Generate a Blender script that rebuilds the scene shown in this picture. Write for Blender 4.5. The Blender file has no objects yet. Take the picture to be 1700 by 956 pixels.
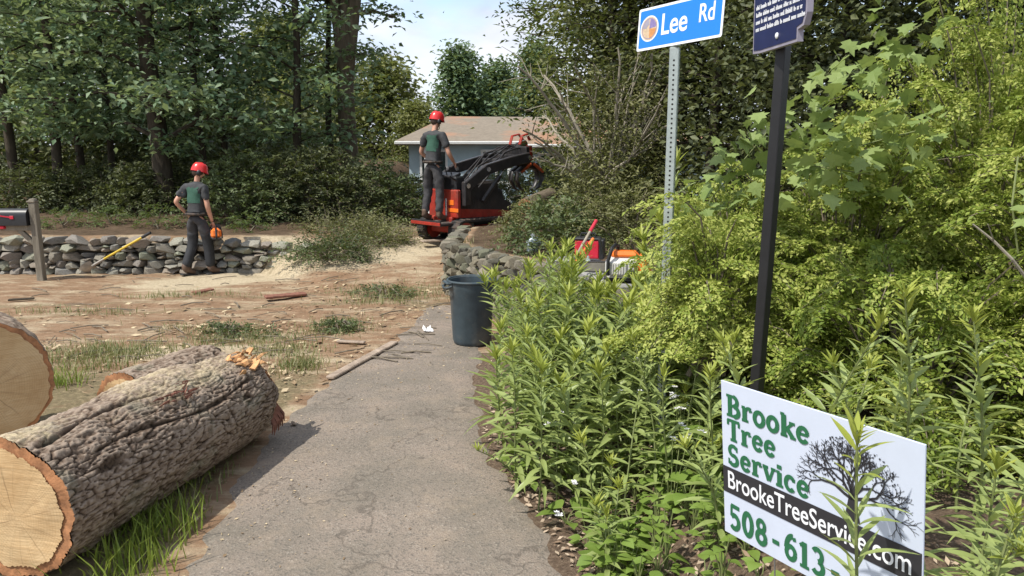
import bpy, bmesh, math, random
import numpy as np
from mathutils import Vector, Matrix, Euler, Quaternion

scene = bpy.context.scene
COL = scene.collection
R = math.radians
random.seed(7)
rng = np.random.default_rng(11)

# ------------------------------------------------------------------ camera
CAM_H, PITCH, FPX = 2.1, R(10.6), 1270.0
cam_d = bpy.data.cameras.new('camera')
cam = bpy.data.objects.new('camera', cam_d)
COL.objects.link(cam)
cam.location = (0, 0, CAM_H)
cam.rotation_euler = (R(90) - PITCH, 0, 0)
cam_d.sensor_width = 36.0
cam_d.lens = 36.0 * FPX / 1700.0
cam_d.clip_end = 3000
cam_d.clip_start = 0.05
scene.camera = cam

# ------------------------------------------------------------------ sky and sun
SUN_EL, SUN_AZ = R(57), R(238)          # azimuth measured clockwise from +Y: the sun stands left of and behind the camera
world = bpy.data.worlds.new('World')
scene.world = world
world.use_nodes = True
wn, wl = world.node_tree.nodes, world.node_tree.links
wn.clear()
w_out = wn.new('ShaderNodeOutputWorld')
w_bg = wn.new('ShaderNodeBackground')
w_bg.inputs['Strength'].default_value = 0.15
w_sky = wn.new('ShaderNodeTexSky')
w_sky.sky_type = 'NISHITA'
w_sky.sun_disc = False
w_sky.sun_elevation = SUN_EL
w_sky.sun_rotation = SUN_AZ
w_tc = wn.new('ShaderNodeTexCoord')
w_map = wn.new('ShaderNodeMapping')
w_map.inputs['Scale'].default_value = (1.0, 1.0, 2.2)
w_map.inputs['Location'].default_value = (0.35, 0.1, 0.4)
w_no = wn.new('ShaderNodeTexNoise')
w_no.inputs['Scale'].default_value = 3.2
w_no.inputs['Detail'].default_value = 7
w_no.inputs['Roughness'].default_value = 0.55
w_rp = wn.new('ShaderNodeValToRGB')
w_rp.color_ramp.elements[0].position = 0.36
w_rp.color_ramp.elements[1].position = 0.52
w_n2 = wn.new('ShaderNodeTexNoise')
w_n2.inputs['Scale'].default_value = 7.0
w_n2.inputs['Detail'].default_value = 6
w_cl = wn.new('ShaderNodeValToRGB')
w_cl.color_ramp.elements[0].position = 0.3
w_cl.color_ramp.elements[0].color = (2.6, 2.9, 3.6, 1)
w_cl.color_ramp.elements[1].position = 0.62
w_cl.color_ramp.elements[1].color = (4.0, 4.15, 4.5, 1)
w_mx = wn.new('ShaderNodeMix')
w_mx.data_type = 'RGBA'
wl.new(w_tc.outputs['Generated'], w_map.inputs['Vector'])
wl.new(w_map.outputs['Vector'], w_no.inputs['Vector'])
wl.new(w_map.outputs['Vector'], w_n2.inputs['Vector'])
wl.new(w_no.outputs['Fac'], w_rp.inputs['Fac'])
wl.new(w_n2.outputs['Fac'], w_cl.inputs['Fac'])
wl.new(w_rp.outputs['Color'], w_mx.inputs['Factor'])
wl.new(w_sky.outputs['Color'], w_mx.inputs['A'])
wl.new(w_cl.outputs['Color'], w_mx.inputs['B'])
wl.new(w_mx.outputs['Result'], w_bg.inputs['Color'])
wl.new(w_bg.outputs['Background'], w_out.inputs['Surface'])

sun_d = bpy.data.lights.new('sun', 'SUN')
sun_d.energy = 3.1
sun_d.angle = R(0.9)
sun_d.color = (1.0, 0.95, 0.86)
sun = bpy.data.objects.new('sun', sun_d)
COL.objects.link(sun)
sdir = Vector((math.sin(SUN_AZ) * math.cos(SUN_EL), math.cos(SUN_AZ) * math.cos(SUN_EL), math.sin(SUN_EL)))
sun.rotation_euler = sdir.to_track_quat('Z', 'Y').to_euler()
sun.location = sdir * 60

scene.view_settings.view_transform = 'Standard'
scene.view_settings.look = 'None'
scene.view_settings.gamma = 1.0
scene.view_settings.exposure = 0.74
scene.cycles.max_bounces = 6
scene.cycles.transparent_max_bounces = 4
scene.cycles.use_denoising = True

# ------------------------------------------------------------------ small maths helpers
def ray(px, py):
    a, b = (px - 850) / FPX, (478 - py) / FPX
    return Vector((a, math.cos(PITCH) + b * math.sin(PITCH), -math.sin(PITCH) + b * math.cos(PITCH)))

def at(px, py, Y):
    d = ray(px, py)
    return Vector((0, 0, CAM_H)) + d * (Y / d.y)

def gnd(px, py, z=0.0):
    d = ray(px, py)
    return Vector((0, 0, CAM_H)) + d * ((z - CAM_H) / d.z)

def _hash(ix, iy, iz, seed):
    h = (ix.astype(np.int64) * 374761393 + iy.astype(np.int64) * 668265263 + iz.astype(np.int64) * 2147483647 + seed * 974711) & 0x7fffffff
    h = ((h ^ (h >> 13)) * 1274126177) & 0x7fffffff
    h = (h ^ (h >> 16)) & 0xffff
    return h / 65535.0

def vnoise(p, seed=0):
    p = np.asarray(p, float)
    i = np.floor(p).astype(np.int64)
    f = p - i
    f = f * f * (3 - 2 * f)
    out = 0
    for dx in (0, 1):
        for dy in (0, 1):
            for dz in (0, 1):
                w = (f[:, 0] if dx else 1 - f[:, 0]) * (f[:, 1] if dy else 1 - f[:, 1]) * (f[:, 2] if dz else 1 - f[:, 2])
                out = out + w * _hash(i[:, 0] + dx, i[:, 1] + dy, i[:, 2] + dz, seed)
    return out

def fbm(p, octv=4, seed=0):
    s, a, t = 0, 0.5, 0
    p = np.asarray(p, float)
    for k in range(octv):
        s = s + a * vnoise(p * 2 ** k, seed + k * 17)
        t += a
        a *= 0.5
    return s / t

def sm(t):
    t = np.clip(t, 0, 1)
    return t * t * (3 - 2 * t)

def nrm(a):
    return a / np.maximum(np.linalg.norm(a, axis=-1, keepdims=True), 1e-9)

# ------------------------------------------------------------------ terrain
WALL_LINE = [(-0.83, 15.5), (-0.83, 10.8), (0.15, 8.6), (0.9, 6.7), (0.75, 5.2), (0.5, 4.4), (0.3, 3.0), (0.25, -4)]

def line_dist(x, y, pts):
    best = np.full(x.shape, 1e9)
    sgn = np.ones(x.shape)
    for (ax, ay), (bx, by) in zip(pts[:-1], pts[1:]):
        dx, dy = bx - ax, by - ay
        L2 = dx * dx + dy * dy
        t = np.clip(((x - ax) * dx + (y - ay) * dy) / L2, 0, 1)
        qx, qy = ax + t * dx - x, ay + t * dy - y
        d = np.hypot(qx, qy)
        cr = dx * (y - ay) - dy * (x - ax)
        m = d < best
        best = np.where(m, d, best)
        sgn = np.where(m, np.where(cr > 0, 1.0, -1.0), sgn)
    return best * sgn

def H(x, y):
    x = np.asarray(x, float)
    y = np.asarray(y, float)
    k = sm((x + 4.4) / 1.8)
    y0 = 12.75 - 2.2 * k
    wl_ = 0.15 + 3.0 * k
    zl = (0.58 - 0.15 * k) * sm((y - y0) / wl_)
    zl = zl + 0.07 * np.clip(y - 14, 0, 12) * sm((-2.5 - x) / 2.5)
    drop = sm((x + 4.5) / 3.0) * sm((y - 16.5) / 7.0)
    zl = zl - 0.95 * drop
    s = line_dist(x, y, WALL_LINE)
    wr = np.where(y > 6.6, 0.14, 0.14 + 1.0 * sm((6.6 - y) / 1.4))
    hr = 0.72 + 0.16 * sm((10.5 - y) / 3.5) - 0.25 * sm((6.0 - y) / 2.0)
    zr = hr * sm((s + 0.02) / wr)
    zr = np.where(y > 15, zr * (1 - sm((y - 15) / 5)), zr)
    z = np.maximum(zl, zr)
    amp = sm((y - 8.2) / 1.5) * sm((s * -1 - 0.0) / 0.5) * 0.05 + sm((s - 0.4) / 0.5) * 0.06 + sm((-2.4 - x) / 0.8) * sm((6.3 - y) / .5) * 0.0
    n = fbm(np.stack([x.ravel() * 1.7, y.ravel() * 1.7, np.zeros(x.size)], -1), 4, 5).reshape(x.shape) - 0.5
    return z + amp * n * 1.6

def h1(x, y):
    return float(H(np.array([x]), np.array([y]))[0])

# ------------------------------------------------------------------ scene bookkeeping
def tag(o, label=None, cat=None, group=None, kind=None):
    if label: o['label'] = label
    if cat: o['category'] = cat
    if group: o['group'] = group
    if kind: o['kind'] = kind
    return o

def thing(name, label, cat, loc=(0, 0, 0), rz=0.0, group=None):
    o = bpy.data.objects.new(name, None)
    COL.objects.link(o)
    o.empty_display_size = 0.1
    o.location = loc
    o.rotation_euler = (0, 0, rz)
    return tag(o, label, cat, group)

def link(name, me, parent=None, mat=None):
    o = bpy.data.objects.new(name, me)
    COL.objects.link(o)
    if mat is not None and not me.materials:
        me.materials.append(mat)
    if parent is not None:
        o.parent = parent
    return o

def np_mesh(name, V, faces, smooth=False):
    """faces: a list of (M,k) index arrays"""
    me = bpy.data.meshes.new(name)
    V = np.ascontiguousarray(V, dtype=np.float32)
    me.vertices.add(len(V))
    me.vertices.foreach_set('co', V.ravel())
    idx = np.concatenate([f.ravel() for f in faces]).astype(np.int32)
    tot = np.concatenate([np.full(len(f), f.shape[1], np.int32) for f in faces])
    start = np.concatenate([[0], np.cumsum(tot)[:-1]]).astype(np.int32)
    me.loops.add(len(idx))
    me.loops.foreach_set('vertex_index', idx)
    me.polygons.add(len(tot))
    me.polygons.foreach_set('loop_start', start)
    me.polygons.foreach_set('loop_total', tot)
    if smooth:
        me.polygons.foreach_set('use_smooth', np.ones(len(tot), dtype=bool))
    me.update(calc_edges=True)
    return me

def copy_tree(o, parent=None):
    c = o.copy()
    COL.objects.link(c)
    if parent is not None:
        c.parent = parent
    for ch in list(KIDS.get(o.name, [])):
        KIDS.setdefault(c.name, []).append(copy_tree(ch, c))
    return c

KIDS = {}
def kid(o):
    if o.parent is not None:
        KIDS.setdefault(o.parent.name, []).append(o)
    return o

class MB:
    def __init__(s):
        s.v, s.f = [], []
    def add(s, vs, fs):
        b = len(s.v)
        s.v += [tuple(v) for v in vs]
        s.f += [tuple(i + b for i in f) for f in fs]
        return s
    def box(s, c, size, rot=None, ch=0.0):
        hx, hy, hz = size[0] / 2, size[1] / 2, size[2] / 2
        M = rot.to_matrix() if rot is not None else Matrix.Identity(3)
        c = Vector(c)
        ch = min(ch, 0.45 * min(size))
        if ch <= 0:
            vs = [Vector((x, y, z)) for x in (-hx, hx) for y in (-hy, hy) for z in (-hz, hz)]
            fs = [(0, 1, 3, 2), (4, 6, 7, 5), (0, 4, 5, 1), (2, 3, 7, 6), (0, 2, 6, 4), (1, 5, 7, 3)]
            return s.add([c + M @ v for v in vs], fs)
        vs, ix = [], {}
        for sx in (-1, 1):
            for sy in (-1, 1):
                for sz in (-1, 1):
                    for a in range(3):
                        p = [sx * (hx - ch), sy * (hy - ch), sz * (hz - ch)]
                        p[a] = (sx * hx, sy * hy, sz * hz)[a]
                        ix[(sx, sy, sz, a)] = len(vs)
                        vs.append(Vector(p))
        fs = []
        for a in range(3):
            o1, o2 = (a + 1) % 3, (a + 2) % 3
            for sg in (-1, 1):
                q = []
                for u, w in ((-1, -1), (1, -1), (1, 1), (-1, 1)):
                    k = [0, 0, 0]; k[a] = sg; k[o1] = u; k[o2] = w
                    q.append(ix[(*k, a)])
                fs.append(tuple(q if sg > 0 else q[::-1]))
        for a in range(3):
            o1, o2 = (a + 1) % 3, (a + 2) % 3
            for u in (-1, 1):
                for w in (-1, 1):
                    k0 = [0, 0, 0]; k0[a] = -1; k0[o1] = u; k0[o2] = w
                    k1 = list(k0); k1[a] = 1
                    q = (ix[(*k0, o1)], ix[(*k1, o1)], ix[(*k1, o2)], ix[(*k0, o2)])
                    fs.append(q if u * w > 0 else q[::-1])
        for sx in (-1, 1):
            for sy in (-1, 1):
                for sz in (-1, 1):
                    q = (ix[(sx, sy, sz, 0)], ix[(sx, sy, sz, 1)], ix[(sx, sy, sz, 2)])
                    fs.append(q if sx * sy * sz > 0 else q[::-1])
        return s.add([c + M @ v for v in vs], fs)
    def tube(s, pts, rad, n=8, cap=True, flat=None):
        pts = [Vector(p) for p in pts]
        if not hasattr(rad, '__len__'):
            rad = [rad] * len(pts)
        vs, fs = [], []
        t0 = (pts[1] - pts[0]).normalized()
        up = Vector((0, 0, 1)) if abs(t0.z) < 0.9 else Vector((1, 0, 0))
        u = t0.cross(up).normalized()
        for i, p in enumerate(pts):
            a = pts[max(i - 1, 0)]
            b = pts[min(i + 1, len(pts) - 1)]
            t = (b - a).normalized()
            u = (u - t * u.dot(t))
            if u.length < 1e-5:
                u = t.orthogonal()
            u.normalize()
            w = t.cross(u)
            for k in range(n):
                an = 2 * math.pi * k / n
                r = rad[i]
                vs.append(p + u * math.cos(an) * r + w * math.sin(an) * r * (flat or 1.0))
        for i in range(len(pts) - 1):
            for k in range(n):
                k2 = (k + 1) % n
                fs.append((i * n + k, i * n + k2, (i + 1) * n + k2, (i + 1) * n + k))
        if cap:
            fs.append(tuple(range(n))[::-1])
            b = (len(pts) - 1) * n
            fs.append(tuple(b + k for k in range(n)))
        return s.add(vs, fs)
    def cyl(s, a, b, r0, r1=None, n=16):
        return s.tube([a, b], [r0, r0 if r1 is None else r1], n)
    def lathe(s, prof, c=(0, 0, 0), n=32, rot=None, ribs=None):
        M = rot.to_matrix() if rot is not None else Matrix.Identity(3)
        c = Vector(c)
        vs, fs = [], []
        for r, z in prof:
            for k in range(n):
                an = 2 * math.pi * k / n
                rr = r * (ribs(an, z) if ribs else 1)
                vs.append(c + M @ Vector((rr * math.cos(an), rr * math.sin(an), z)))
        for i in range(len(prof) - 1):
            for k in range(n):
                k2 = (k + 1) % n
                fs.append((i * n + k, i * n + k2, (i + 1) * n + k2, (i + 1) * n + k))
        return s.add(vs, fs)
    def ball(s, c, r, nu=14, nv=9, rot=None):
        M = rot.to_matrix() if rot is not None else Matrix.Identity(3)
        c = Vector(c)
        if not hasattr(r, '__len__'):
            r = (r, r, r)
        vs = [c + M @ Vector((0, 0, -r[2]))]
        for j in range(1, nv):
            b = -math.pi / 2 + math.pi * j / nv
            for k in range(nu):
                an = 2 * math.pi * k / nu
                vs.append(c + M @ Vector((r[0] * math.cos(b) * math.cos(an), r[1] * math.cos(b) * math.sin(an), r[2] * math.sin(b))))
        vs.append(c + M @ Vector((0, 0, r[2])))
        fs = []
        for k in range(nu):
            fs.append((0, 1 + (k + 1) % nu, 1 + k))
            for j in range(nv - 2):
                a = 1 + j * nu
                fs.append((a + k, a + (k + 1) % nu, a + nu + (k + 1) % nu, a + nu + k))
            fs.append((len(vs) - 1, 1 + (nv - 2) * nu + k, 1 + (nv - 2) * nu + (k + 1) % nu))
        return s.add(vs, fs)
    def prism(s, poly, t, M=None):
        """poly in XZ, thickness t along Y, centred"""
        M = M or Matrix.Identity(4)
        n = len(poly)
        vs = [M @ Vector((x, -t / 2, z)) for x, z in poly] + [M @ Vector((x, t / 2, z)) for x, z in poly]
        fs = [tuple(range(n)), tuple(range(2 * n - 1, n - 1, -1))]
        fs += [(i, i + n, (i + 1) % n + n, (i + 1) % n) for i in range(n)]
        return s.add(vs, fs)
    def mesh(s, name, smooth=False, angle=None):
        me = bpy.data.meshes.new(name)
        me.from_pydata(s.v, [], s.f)
        if smooth:
            me.polygons.foreach_set('use_smooth', np.ones(len(me.polygons), dtype=bool))
            if angle is not None:
                me.set_sharp_from_angle(angle=R(angle))
        me.update()
        return me
    def build(s, name, mat, parent=None, smooth=False, angle=40):
        return kid(link(name, s.mesh(name, smooth, angle if smooth else None), parent, mat))

# ------------------------------------------------------------------ materials
def nodes_of(name):
    m = bpy.data.materials.new(name)
    m.use_nodes = True
    nt = m.node_tree
    b = nt.nodes['Principled BSDF']
    return m, nt, nt.nodes, nt.links, b

def mixrgb(n, l, fac, a, b, mode='MIX'):
    m = n.new('ShaderNodeMix')
    m.data_type = 'RGBA'
    m.blend_type = mode
    for key, v in (('Factor', fac), ('A', a), ('B', b)):
        if hasattr(v, 'is_output') or isinstance(v, bpy.types.NodeSocket):
            l.new(v, m.inputs[key])
        elif key == 'Factor':
            m.inputs[key].default_value = v
        else:
            m.inputs[key].default_value = (*v, 1)
    return m.outputs['Result']

def ramp(n, l, fac, stops):
    r = n.new('ShaderNodeValToRGB')
    e = r.color_ramp.elements
    while len(e) < len(stops):
        e.new(0.5)
    for el, (p, c) in zip(e, stops):
        el.position = p
        el.color = (*c, 1) if hasattr(c, '__len__') else (c, c, c, 1)
    l.new(fac, r.inputs['Fac'])
    return r.outputs['Color']

def noise(n, l, scale, detail=5, rough=0.6, vec=None, dist=0.0):
    t = n.new('ShaderNodeTexNoise')
    t.inputs['Scale'].default_value = scale
    t.inputs['Detail'].default_value = detail
    t.inputs['Roughness'].default_value = rough
    t.inputs['Distortion'].default_value = dist
    if vec is not None:
        l.new(vec, t.inputs['Vector'])
    return t.outputs['Fac']

def objco(n):
    return n.new('ShaderNodeTexCoord').outputs['Object']

def geopos(n):
    return n.new('ShaderNodeNewGeometry').outputs['Position']

def bump(n, l, b, h, strength=0.4, dist=0.01):
    k = n.new('ShaderNodeBump')
    k.inputs['Strength'].default_value = strength
    k.inputs['Distance'].default_value = dist
    l.new(h, k.inputs['Height'])
    l.new(k.outputs['Normal'], b.inputs['Normal'])

def mat_basic(name, col, rough=0.6, var=0.15, scale=12, metal=0.0, bmp=0.15, bd=0.004, spec=0.5, dirt=None):
    m, nt, n, l, b = nodes_of(name)
    f = noise(n, l, scale, 6, 0.65, objco(n))
    lo = tuple(c * (1 - var) for c in col)
    hi = tuple(min(1, c * (1 + var)) for c in col)
    c = ramp(n, l, f, [(0.3, lo), (0.7, hi)])
    if dirt:
        f2 = noise(n, l, scale * 0.35, 8, 0.7, objco(n))
        mk = ramp(n, l, f2, [(0.5, 0.0), (0.72, dirt[1])])
        c = mixrgb(n, l, mk, c, dirt[0])
    l.new(c, b.inputs['Base Color'])
    b.inputs['Roughness'].default_value = rough
    b.inputs['Metallic'].default_value = metal
    b.inputs['Specular IOR Level'].default_value = spec
    if bmp:
        bump(n, l, b, noise(n, l, scale * 4, 5, 0.6, objco(n)), bmp, bd)
    return m

def mat_leaf(name, a, b_, c_=None, trans=0.3, rough=0.55, cscale=1.3):
    m, nt, n, l, b = nodes_of(name)
    g = n.new('ShaderNodeNewGeometry')
    oi = n.new('ShaderNodeObjectInfo')
    f = noise(n, l, cscale, 3, 0.5, g.outputs['Position'])
    ad = n.new('ShaderNodeMath'); ad.operation = 'MULTIPLY_ADD'
    l.new(g.outputs['Random Per Island'], ad.inputs[0]); ad.inputs[1].default_value = 0.55
    l.new(f, ad.inputs[2])
    ad2 = n.new('ShaderNodeMath'); ad2.operation = 'MULTIPLY_ADD'
    l.new(oi.outputs['Random'], ad2.inputs[0]); ad2.inputs[1].default_value = 0.2
    l.new(ad.outputs[0], ad2.inputs[2])
    stops = [(0.45, a), (1.05 if c_ is None else 0.8, b_)]
    if c_ is not None:
        stops.append((1.0, c_))
    col = ramp(n, l, ad2.outputs[0], stops)
    l.new(col, b.inputs['Base Color'])
    b.inputs['Roughness'].default_value = rough
    b.inputs['Specular IOR Level'].default_value = 0.35
    tr = n.new('ShaderNodeBsdfTranslucent')
    tc = mixrgb(n, l, 0.5, col, (0.30, 0.36, 0.06), 'MIX')
    l.new(tc, tr.inputs['Color'])
    mx = n.new('ShaderNodeMixShader')
    mx.inputs[0].default_value = trans
    l.new(b.outputs[0], mx.inputs[1]); l.new(tr.outputs[0], mx.inputs[2])
    l.new(mx.outputs[0], nt.nodes['Material Output'].inputs['Surface'])
    return m

M = {}
M['leaf_oak'] = mat_leaf('leaf_oak', (0.055, 0.115, 0.063), (0.165, 0.26, 0.145), (0.28, 0.37, 0.22), 0.4, rough=0.4)
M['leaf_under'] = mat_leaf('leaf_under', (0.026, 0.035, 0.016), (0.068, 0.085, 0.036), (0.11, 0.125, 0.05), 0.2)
M['leaf_far'] = mat_leaf('leaf_far', (0.05, 0.07, 0.03), (0.14, 0.16, 0.055), (0.20, 0.21, 0.07), 0.35, cscale=0.5)
M['leaf_mid'] = mat_leaf('leaf_mid', (0.04, 0.075, 0.022), (0.11, 0.16, 0.04), None, 0.3)
M['leaf_distant'] = mat_leaf('leaf_distant', (0.055, 0.10, 0.06), (0.13, 0.20, 0.10), None, 0.3, cscale=0.6)
M['leaf_bush'] = mat_leaf('leaf_bush', (0.10, 0.155, 0.022), (0.25, 0.325, 0.05), (0.44, 0.48, 0.12), 0.36, cscale=2.2)
M['leaf_vine'] = mat_leaf('leaf_vine', (0.18, 0.26, 0.07), (0.32, 0.40, 0.14), None, 0.36)
M['leaf_lance'] = mat_leaf('leaf_lance', (0.17, 0.235, 0.065), (0.34, 0.41, 0.145), None, 0.34, rough=0.36, cscale=4)
M['leaf_tip'] = mat_leaf('leaf_tip', (0.22, 0.29, 0.05), (0.36, 0.40, 0.07), None, 0.35, rough=0.45)
M['leaf_broad'] = mat_leaf('leaf_broad', (0.11, 0.19, 0.035), (0.2, 0.29, 0.06), None, 0.3, rough=0.45)
M['leaf_wilt'] = mat_leaf('leaf_wilt', (0.05, 0.06, 0.024), (0.135, 0.145, 0.055), (0.20, 0.20, 0.085), 0.25)
M['leaf_cut'] = mat_leaf('leaf_cut', (0.05, 0.075, 0.03), (0.11, 0.145, 0.055), None, 0.2)
M['grass'] = mat_leaf('grass', (0.075, 0.115, 0.035), (0.17, 0.20, 0.07), (0.30, 0.28, 0.14), 0.25, cscale=3)
M['grass_bright'] = mat_leaf('grass_bright', (0.12, 0.19, 0.03), (0.25, 0.32, 0.05), None, 0.3, cscale=3)
M['stem'] = mat_basic('stem', (0.17, 0.20, 0.07), 0.6, 0.2, 30)
M['petal'] = mat_basic('petal', (0.8, 0.8, 0.82), 0.6, 0.05, 30)
M['twig'] = mat_basic('twig', (0.17, 0.14, 0.10), 0.8, 0.35, 14)
M['twig_pale'] = mat_basic('twig_pale', (0.27, 0.24, 0.185), 0.8, 0.3, 10, bmp=0.5)

def mat_bark(name, lo, hi, sc=7.0, dust=None):
    m, nt, n, l, b = nodes_of(name)
    oc = objco(n)
    mp = n.new('ShaderNodeMapping')
    mp.inputs['Scale'].default_value = (1, 1, 0.22)
    l.new(oc, mp.inputs['Vector'])
    f = noise(n, l, sc, 8, 0.7, mp.outputs[0], 0.4)
    c = ramp(n, l, f, [(0.3, lo), (0.68, hi)])
    if dust:
        g = n.new('ShaderNodeNewGeometry')
        f2 = noise(n, l, 1.6, 4, 0.5, oc)
        mk = ramp(n, l, f2, [(0.5, 0.0), (0.66, 0.75)])
        c = mixrgb(n, l, mk, c, dust)
    l.new(c, b.inputs['Base Color'])
    b.inputs['Roughness'].default_value = 0.9
    b.inputs['Specular IOR Level'].default_value = 0.15
    bump(n, l, b, f, 0.9, 0.03)
    return m
M['bark_dark'] = mat_bark('bark_dark', (0.03, 0.024, 0.018), (0.09, 0.075, 0.055), 9)
M['bark_grey'] = mat_bark('bark_grey', (0.07, 0.055, 0.04), (0.22, 0.18, 0.13), 9)

def mat_ground():
    m, nt, n, l, b = nodes_of('ground_soil')
    p = geopos(n)
    at_ = n.new('ShaderNodeAttribute'); at_.attribute_name = 'zone'
    sep = n.new('ShaderNodeSeparateColor')
    l.new(at_.outputs['Color'], sep.inputs[0])
    big = noise(n, l, 1.1, 6, 0.6, p)
    fine = noise(n, l, 22, 6, 0.75, p)
    mid = noise(n, l, 5, 6, 0.7, p)
    dirt = ramp(n, l, mid, [(0.28, (0.14, 0.086, 0.052)), (0.5, (0.265, 0.165, 0.10)), (0.75, (0.34, 0.235, 0.155))])
    dirt = mixrgb(n, l, ramp(n, l, fine, [(0.38, 0.55), (0.6, 0.0)]), dirt, (0.20, 0.14, 0.09))
    saw = ramp(n, l, fine, [(0.3, (0.33, 0.265, 0.175)), (0.7, (0.56, 0.475, 0.335))])
    def msk(ch, lo, hi, src):
        a = n.new('ShaderNodeMath'); a.operation = 'MULTIPLY_ADD'
        l.new(src, a.inputs[0]); a.inputs[1].default_value = 1.0
        l.new(sep.outputs[ch], a.inputs[2])
        return ramp(n, l, a.outputs[0], [(lo, 0.0), (hi, 1.0)])
    stretch = n.new('ShaderNodeMapping'); stretch.inputs['Scale'].default_value = (0.5, 1.6, 1)
    l.new(p, stretch.inputs['Vector'])
    st = noise(n, l, 2.6, 7, 0.7, stretch.outputs[0])
    c = mixrgb(n, l, msk('Green', 0.78, 1.1, st), dirt, saw)
    litter = ramp(n, l, fine, [(0.3, (0.10, 0.085, 0.05)), (0.55, (0.21, 0.17, 0.10)), (0.75, (0.38, 0.31, 0.19))])
    c = mixrgb(n, l, msk('Red', 0.75, 1.05, mid), c, litter)
    wood = ramp(n, l, mid, [(0.3, (0.05, 0.035, 0.022)), (0.7, (0.15, 0.105, 0.07))])
    c = mixrgb(n, l, msk('Blue', 0.7, 1.0, big), c, wood)
    l.new(c, b.inputs['Base Color'])
    b.inputs['Roughness'].default_value = 0.95
    b.inputs['Specular IOR Level'].default_value = 0.1
    bump(n, l, b, fine, 0.7, 0.03)
    return m

def mat_asphalt():
    m, nt, n, l, b = nodes_of('asphalt')
    p = geopos(n)
    vor = n.new('ShaderNodeTexVoronoi'); vor.inputs['Scale'].default_value = 95
    l.new(p, vor.inputs['Vector'])
    agg = n.new('ShaderNodeSeparateColor'); l.new(vor.outputs['Color'], agg.inputs[0])
    f = noise(n, l, 1.4, 7, 0.65, p)
    f2 = noise(n, l, 60, 4, 0.7, p)
    base = ramp(n, l, f, [(0.25, (0.17, 0.148, 0.12)), (0.5, (0.225, 0.188, 0.154)), (0.75, (0.275, 0.22, 0.178))])
    c = mixrgb(n, l, ramp(n, l, agg.outputs[0], [(0.0, 0.0), (0.82, 0.0), (0.95, 0.5)]), base, (0.34, 0.30, 0.25))
    c = mixrgb(n, l, ramp(n, l, agg.outputs[1], [(0.0, 0.0), (0.7, 0.0), (0.9, 0.6)]), c, (0.10, 0.092, 0.08))
    dust = noise(n, l, 3.2, 8, 0.75, p)
    c = mixrgb(n, l, ramp(n, l, dust, [(0.5, 0.0), (0.72, 0.45)]), c, (0.36, 0.28, 0.205))
    stn = noise(n, l, 0.9, 7, 0.62, p, 0.6)
    c = mixrgb(n, l, ramp(n, l, stn, [(0.46, 0.0), (0.62, 0.35)]), c, (0.115, 0.11, 0.088))
    cr = n.new('ShaderNodeTexVoronoi'); cr.feature = 'DISTANCE_TO_EDGE'; cr.inputs['Scale'].default_value = 0.75
    wv = n.new('ShaderNodeVectorMath'); wv.operation = 'ADD'
    nn = n.new('ShaderNodeTexNoise'); nn.inputs['Scale'].default_value = 3; nn.inputs['Detail'].default_value = 6
    l.new(p, nn.inputs['Vector'])
    l.new(p, wv.inputs[0]); l.new(nn.outputs['Color'], wv.inputs[1])
    l.new(wv.outputs[0], cr.inputs['Vector'])
    ck = ramp(n, l, cr.outputs['Distance'], [(0.0, 0.7), (0.016, 0.0)])
    c = mixrgb(n, l, ck, c, (0.10, 0.085, 0.07))
    l.new(c, b.inputs['Base Color'])
    b.inputs['Roughness'].default_value = 0.92
    b.inputs['Specular IOR Level'].default_value = 0.2
    bump(n, l, b, vor.outputs['Distance'], 0.5, 0.006)
    return m

def mat_mulch():
    m, nt, n, l, b = nodes_of('bed_mulch')
    p = geopos(n)
    f = noise(n, l, 38, 8, 0.8, p)
    f2 = noise(n, l, 4, 5, 0.7, p)
    c = ramp(n, l, f, [(0.3, (0.05, 0.032, 0.02)), (0.5, (0.15, 0.10, 0.065)), (0.68, (0.33, 0.25, 0.17))])
    c = mixrgb(n, l, ramp(n, l, f2, [(0.5, 0.0), (0.7, 0.4)]), c, (0.17, 0.10, 0.06))
    l.new(c, b.inputs['Base Color'])
    b.inputs['Roughness'].default_value = 0.95
    bump(n, l, b, f, 0.9, 0.03)
    return m

def mat_stone(name, stops):
    m, nt, n, l, b = nodes_of(name)
    oi = n.new('ShaderNodeObjectInfo')
    base = ramp(n, l, oi.outputs['Random'], stops)
    oc = objco(n)
    mp = n.new('ShaderNodeVectorMath'); mp.operation = 'ADD'
    l.new(oc, mp.inputs[0]); l.new(oi.outputs['Location'], mp.inputs[1])
    f = noise(n, l, 9, 8, 0.7, mp.outputs[0])
    c = mixrgb(n, l, ramp(n, l, f, [(0.3, 0.65), (0.55, 0.0)]), base, (0.10, 0.095, 0.075))
    f3 = noise(n, l, 16, 6, 0.7, mp.outputs[0])
    c = mixrgb(n, l, ramp(n, l, f3, [(0.58, 0.0), (0.72, 0.6)]), c, (0.42, 0.41, 0.34))
    l.new(c, b.inputs['Base Color'])
    b.inputs['Roughness'].default_value = 0.9
    b.inputs['Specular IOR Level'].default_value = 0.2
    bump(n, l, b, noise(n, l, 26, 8, 0.7, mp.outputs[0]), 0.6, 0.02)
    return m
M['stone'] = mat_stone('fieldstone', [(0.0, (0.22, 0.215, 0.18)), (0.3, (0.30, 0.25, 0.20)), (0.55, (0.205, 0.20, 0.19)), (0.75, (0.36, 0.34, 0.28)), (1.0, (0.24, 0.26, 0.19))])
M['stone_mossy'] = mat_stone('mossy_stone', [(0.0, (0.15, 0.16, 0.11)), (0.35, (0.24, 0.21, 0.15)), (0.65, (0.13, 0.13, 0.105)), (1.0, (0.30, 0.26, 0.20))])
M['cap'] = mat_basic('capstone', (0.27, 0.265, 0.255), 0.85, 0.25, 7, bmp=0.4, bd=0.01)
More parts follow.
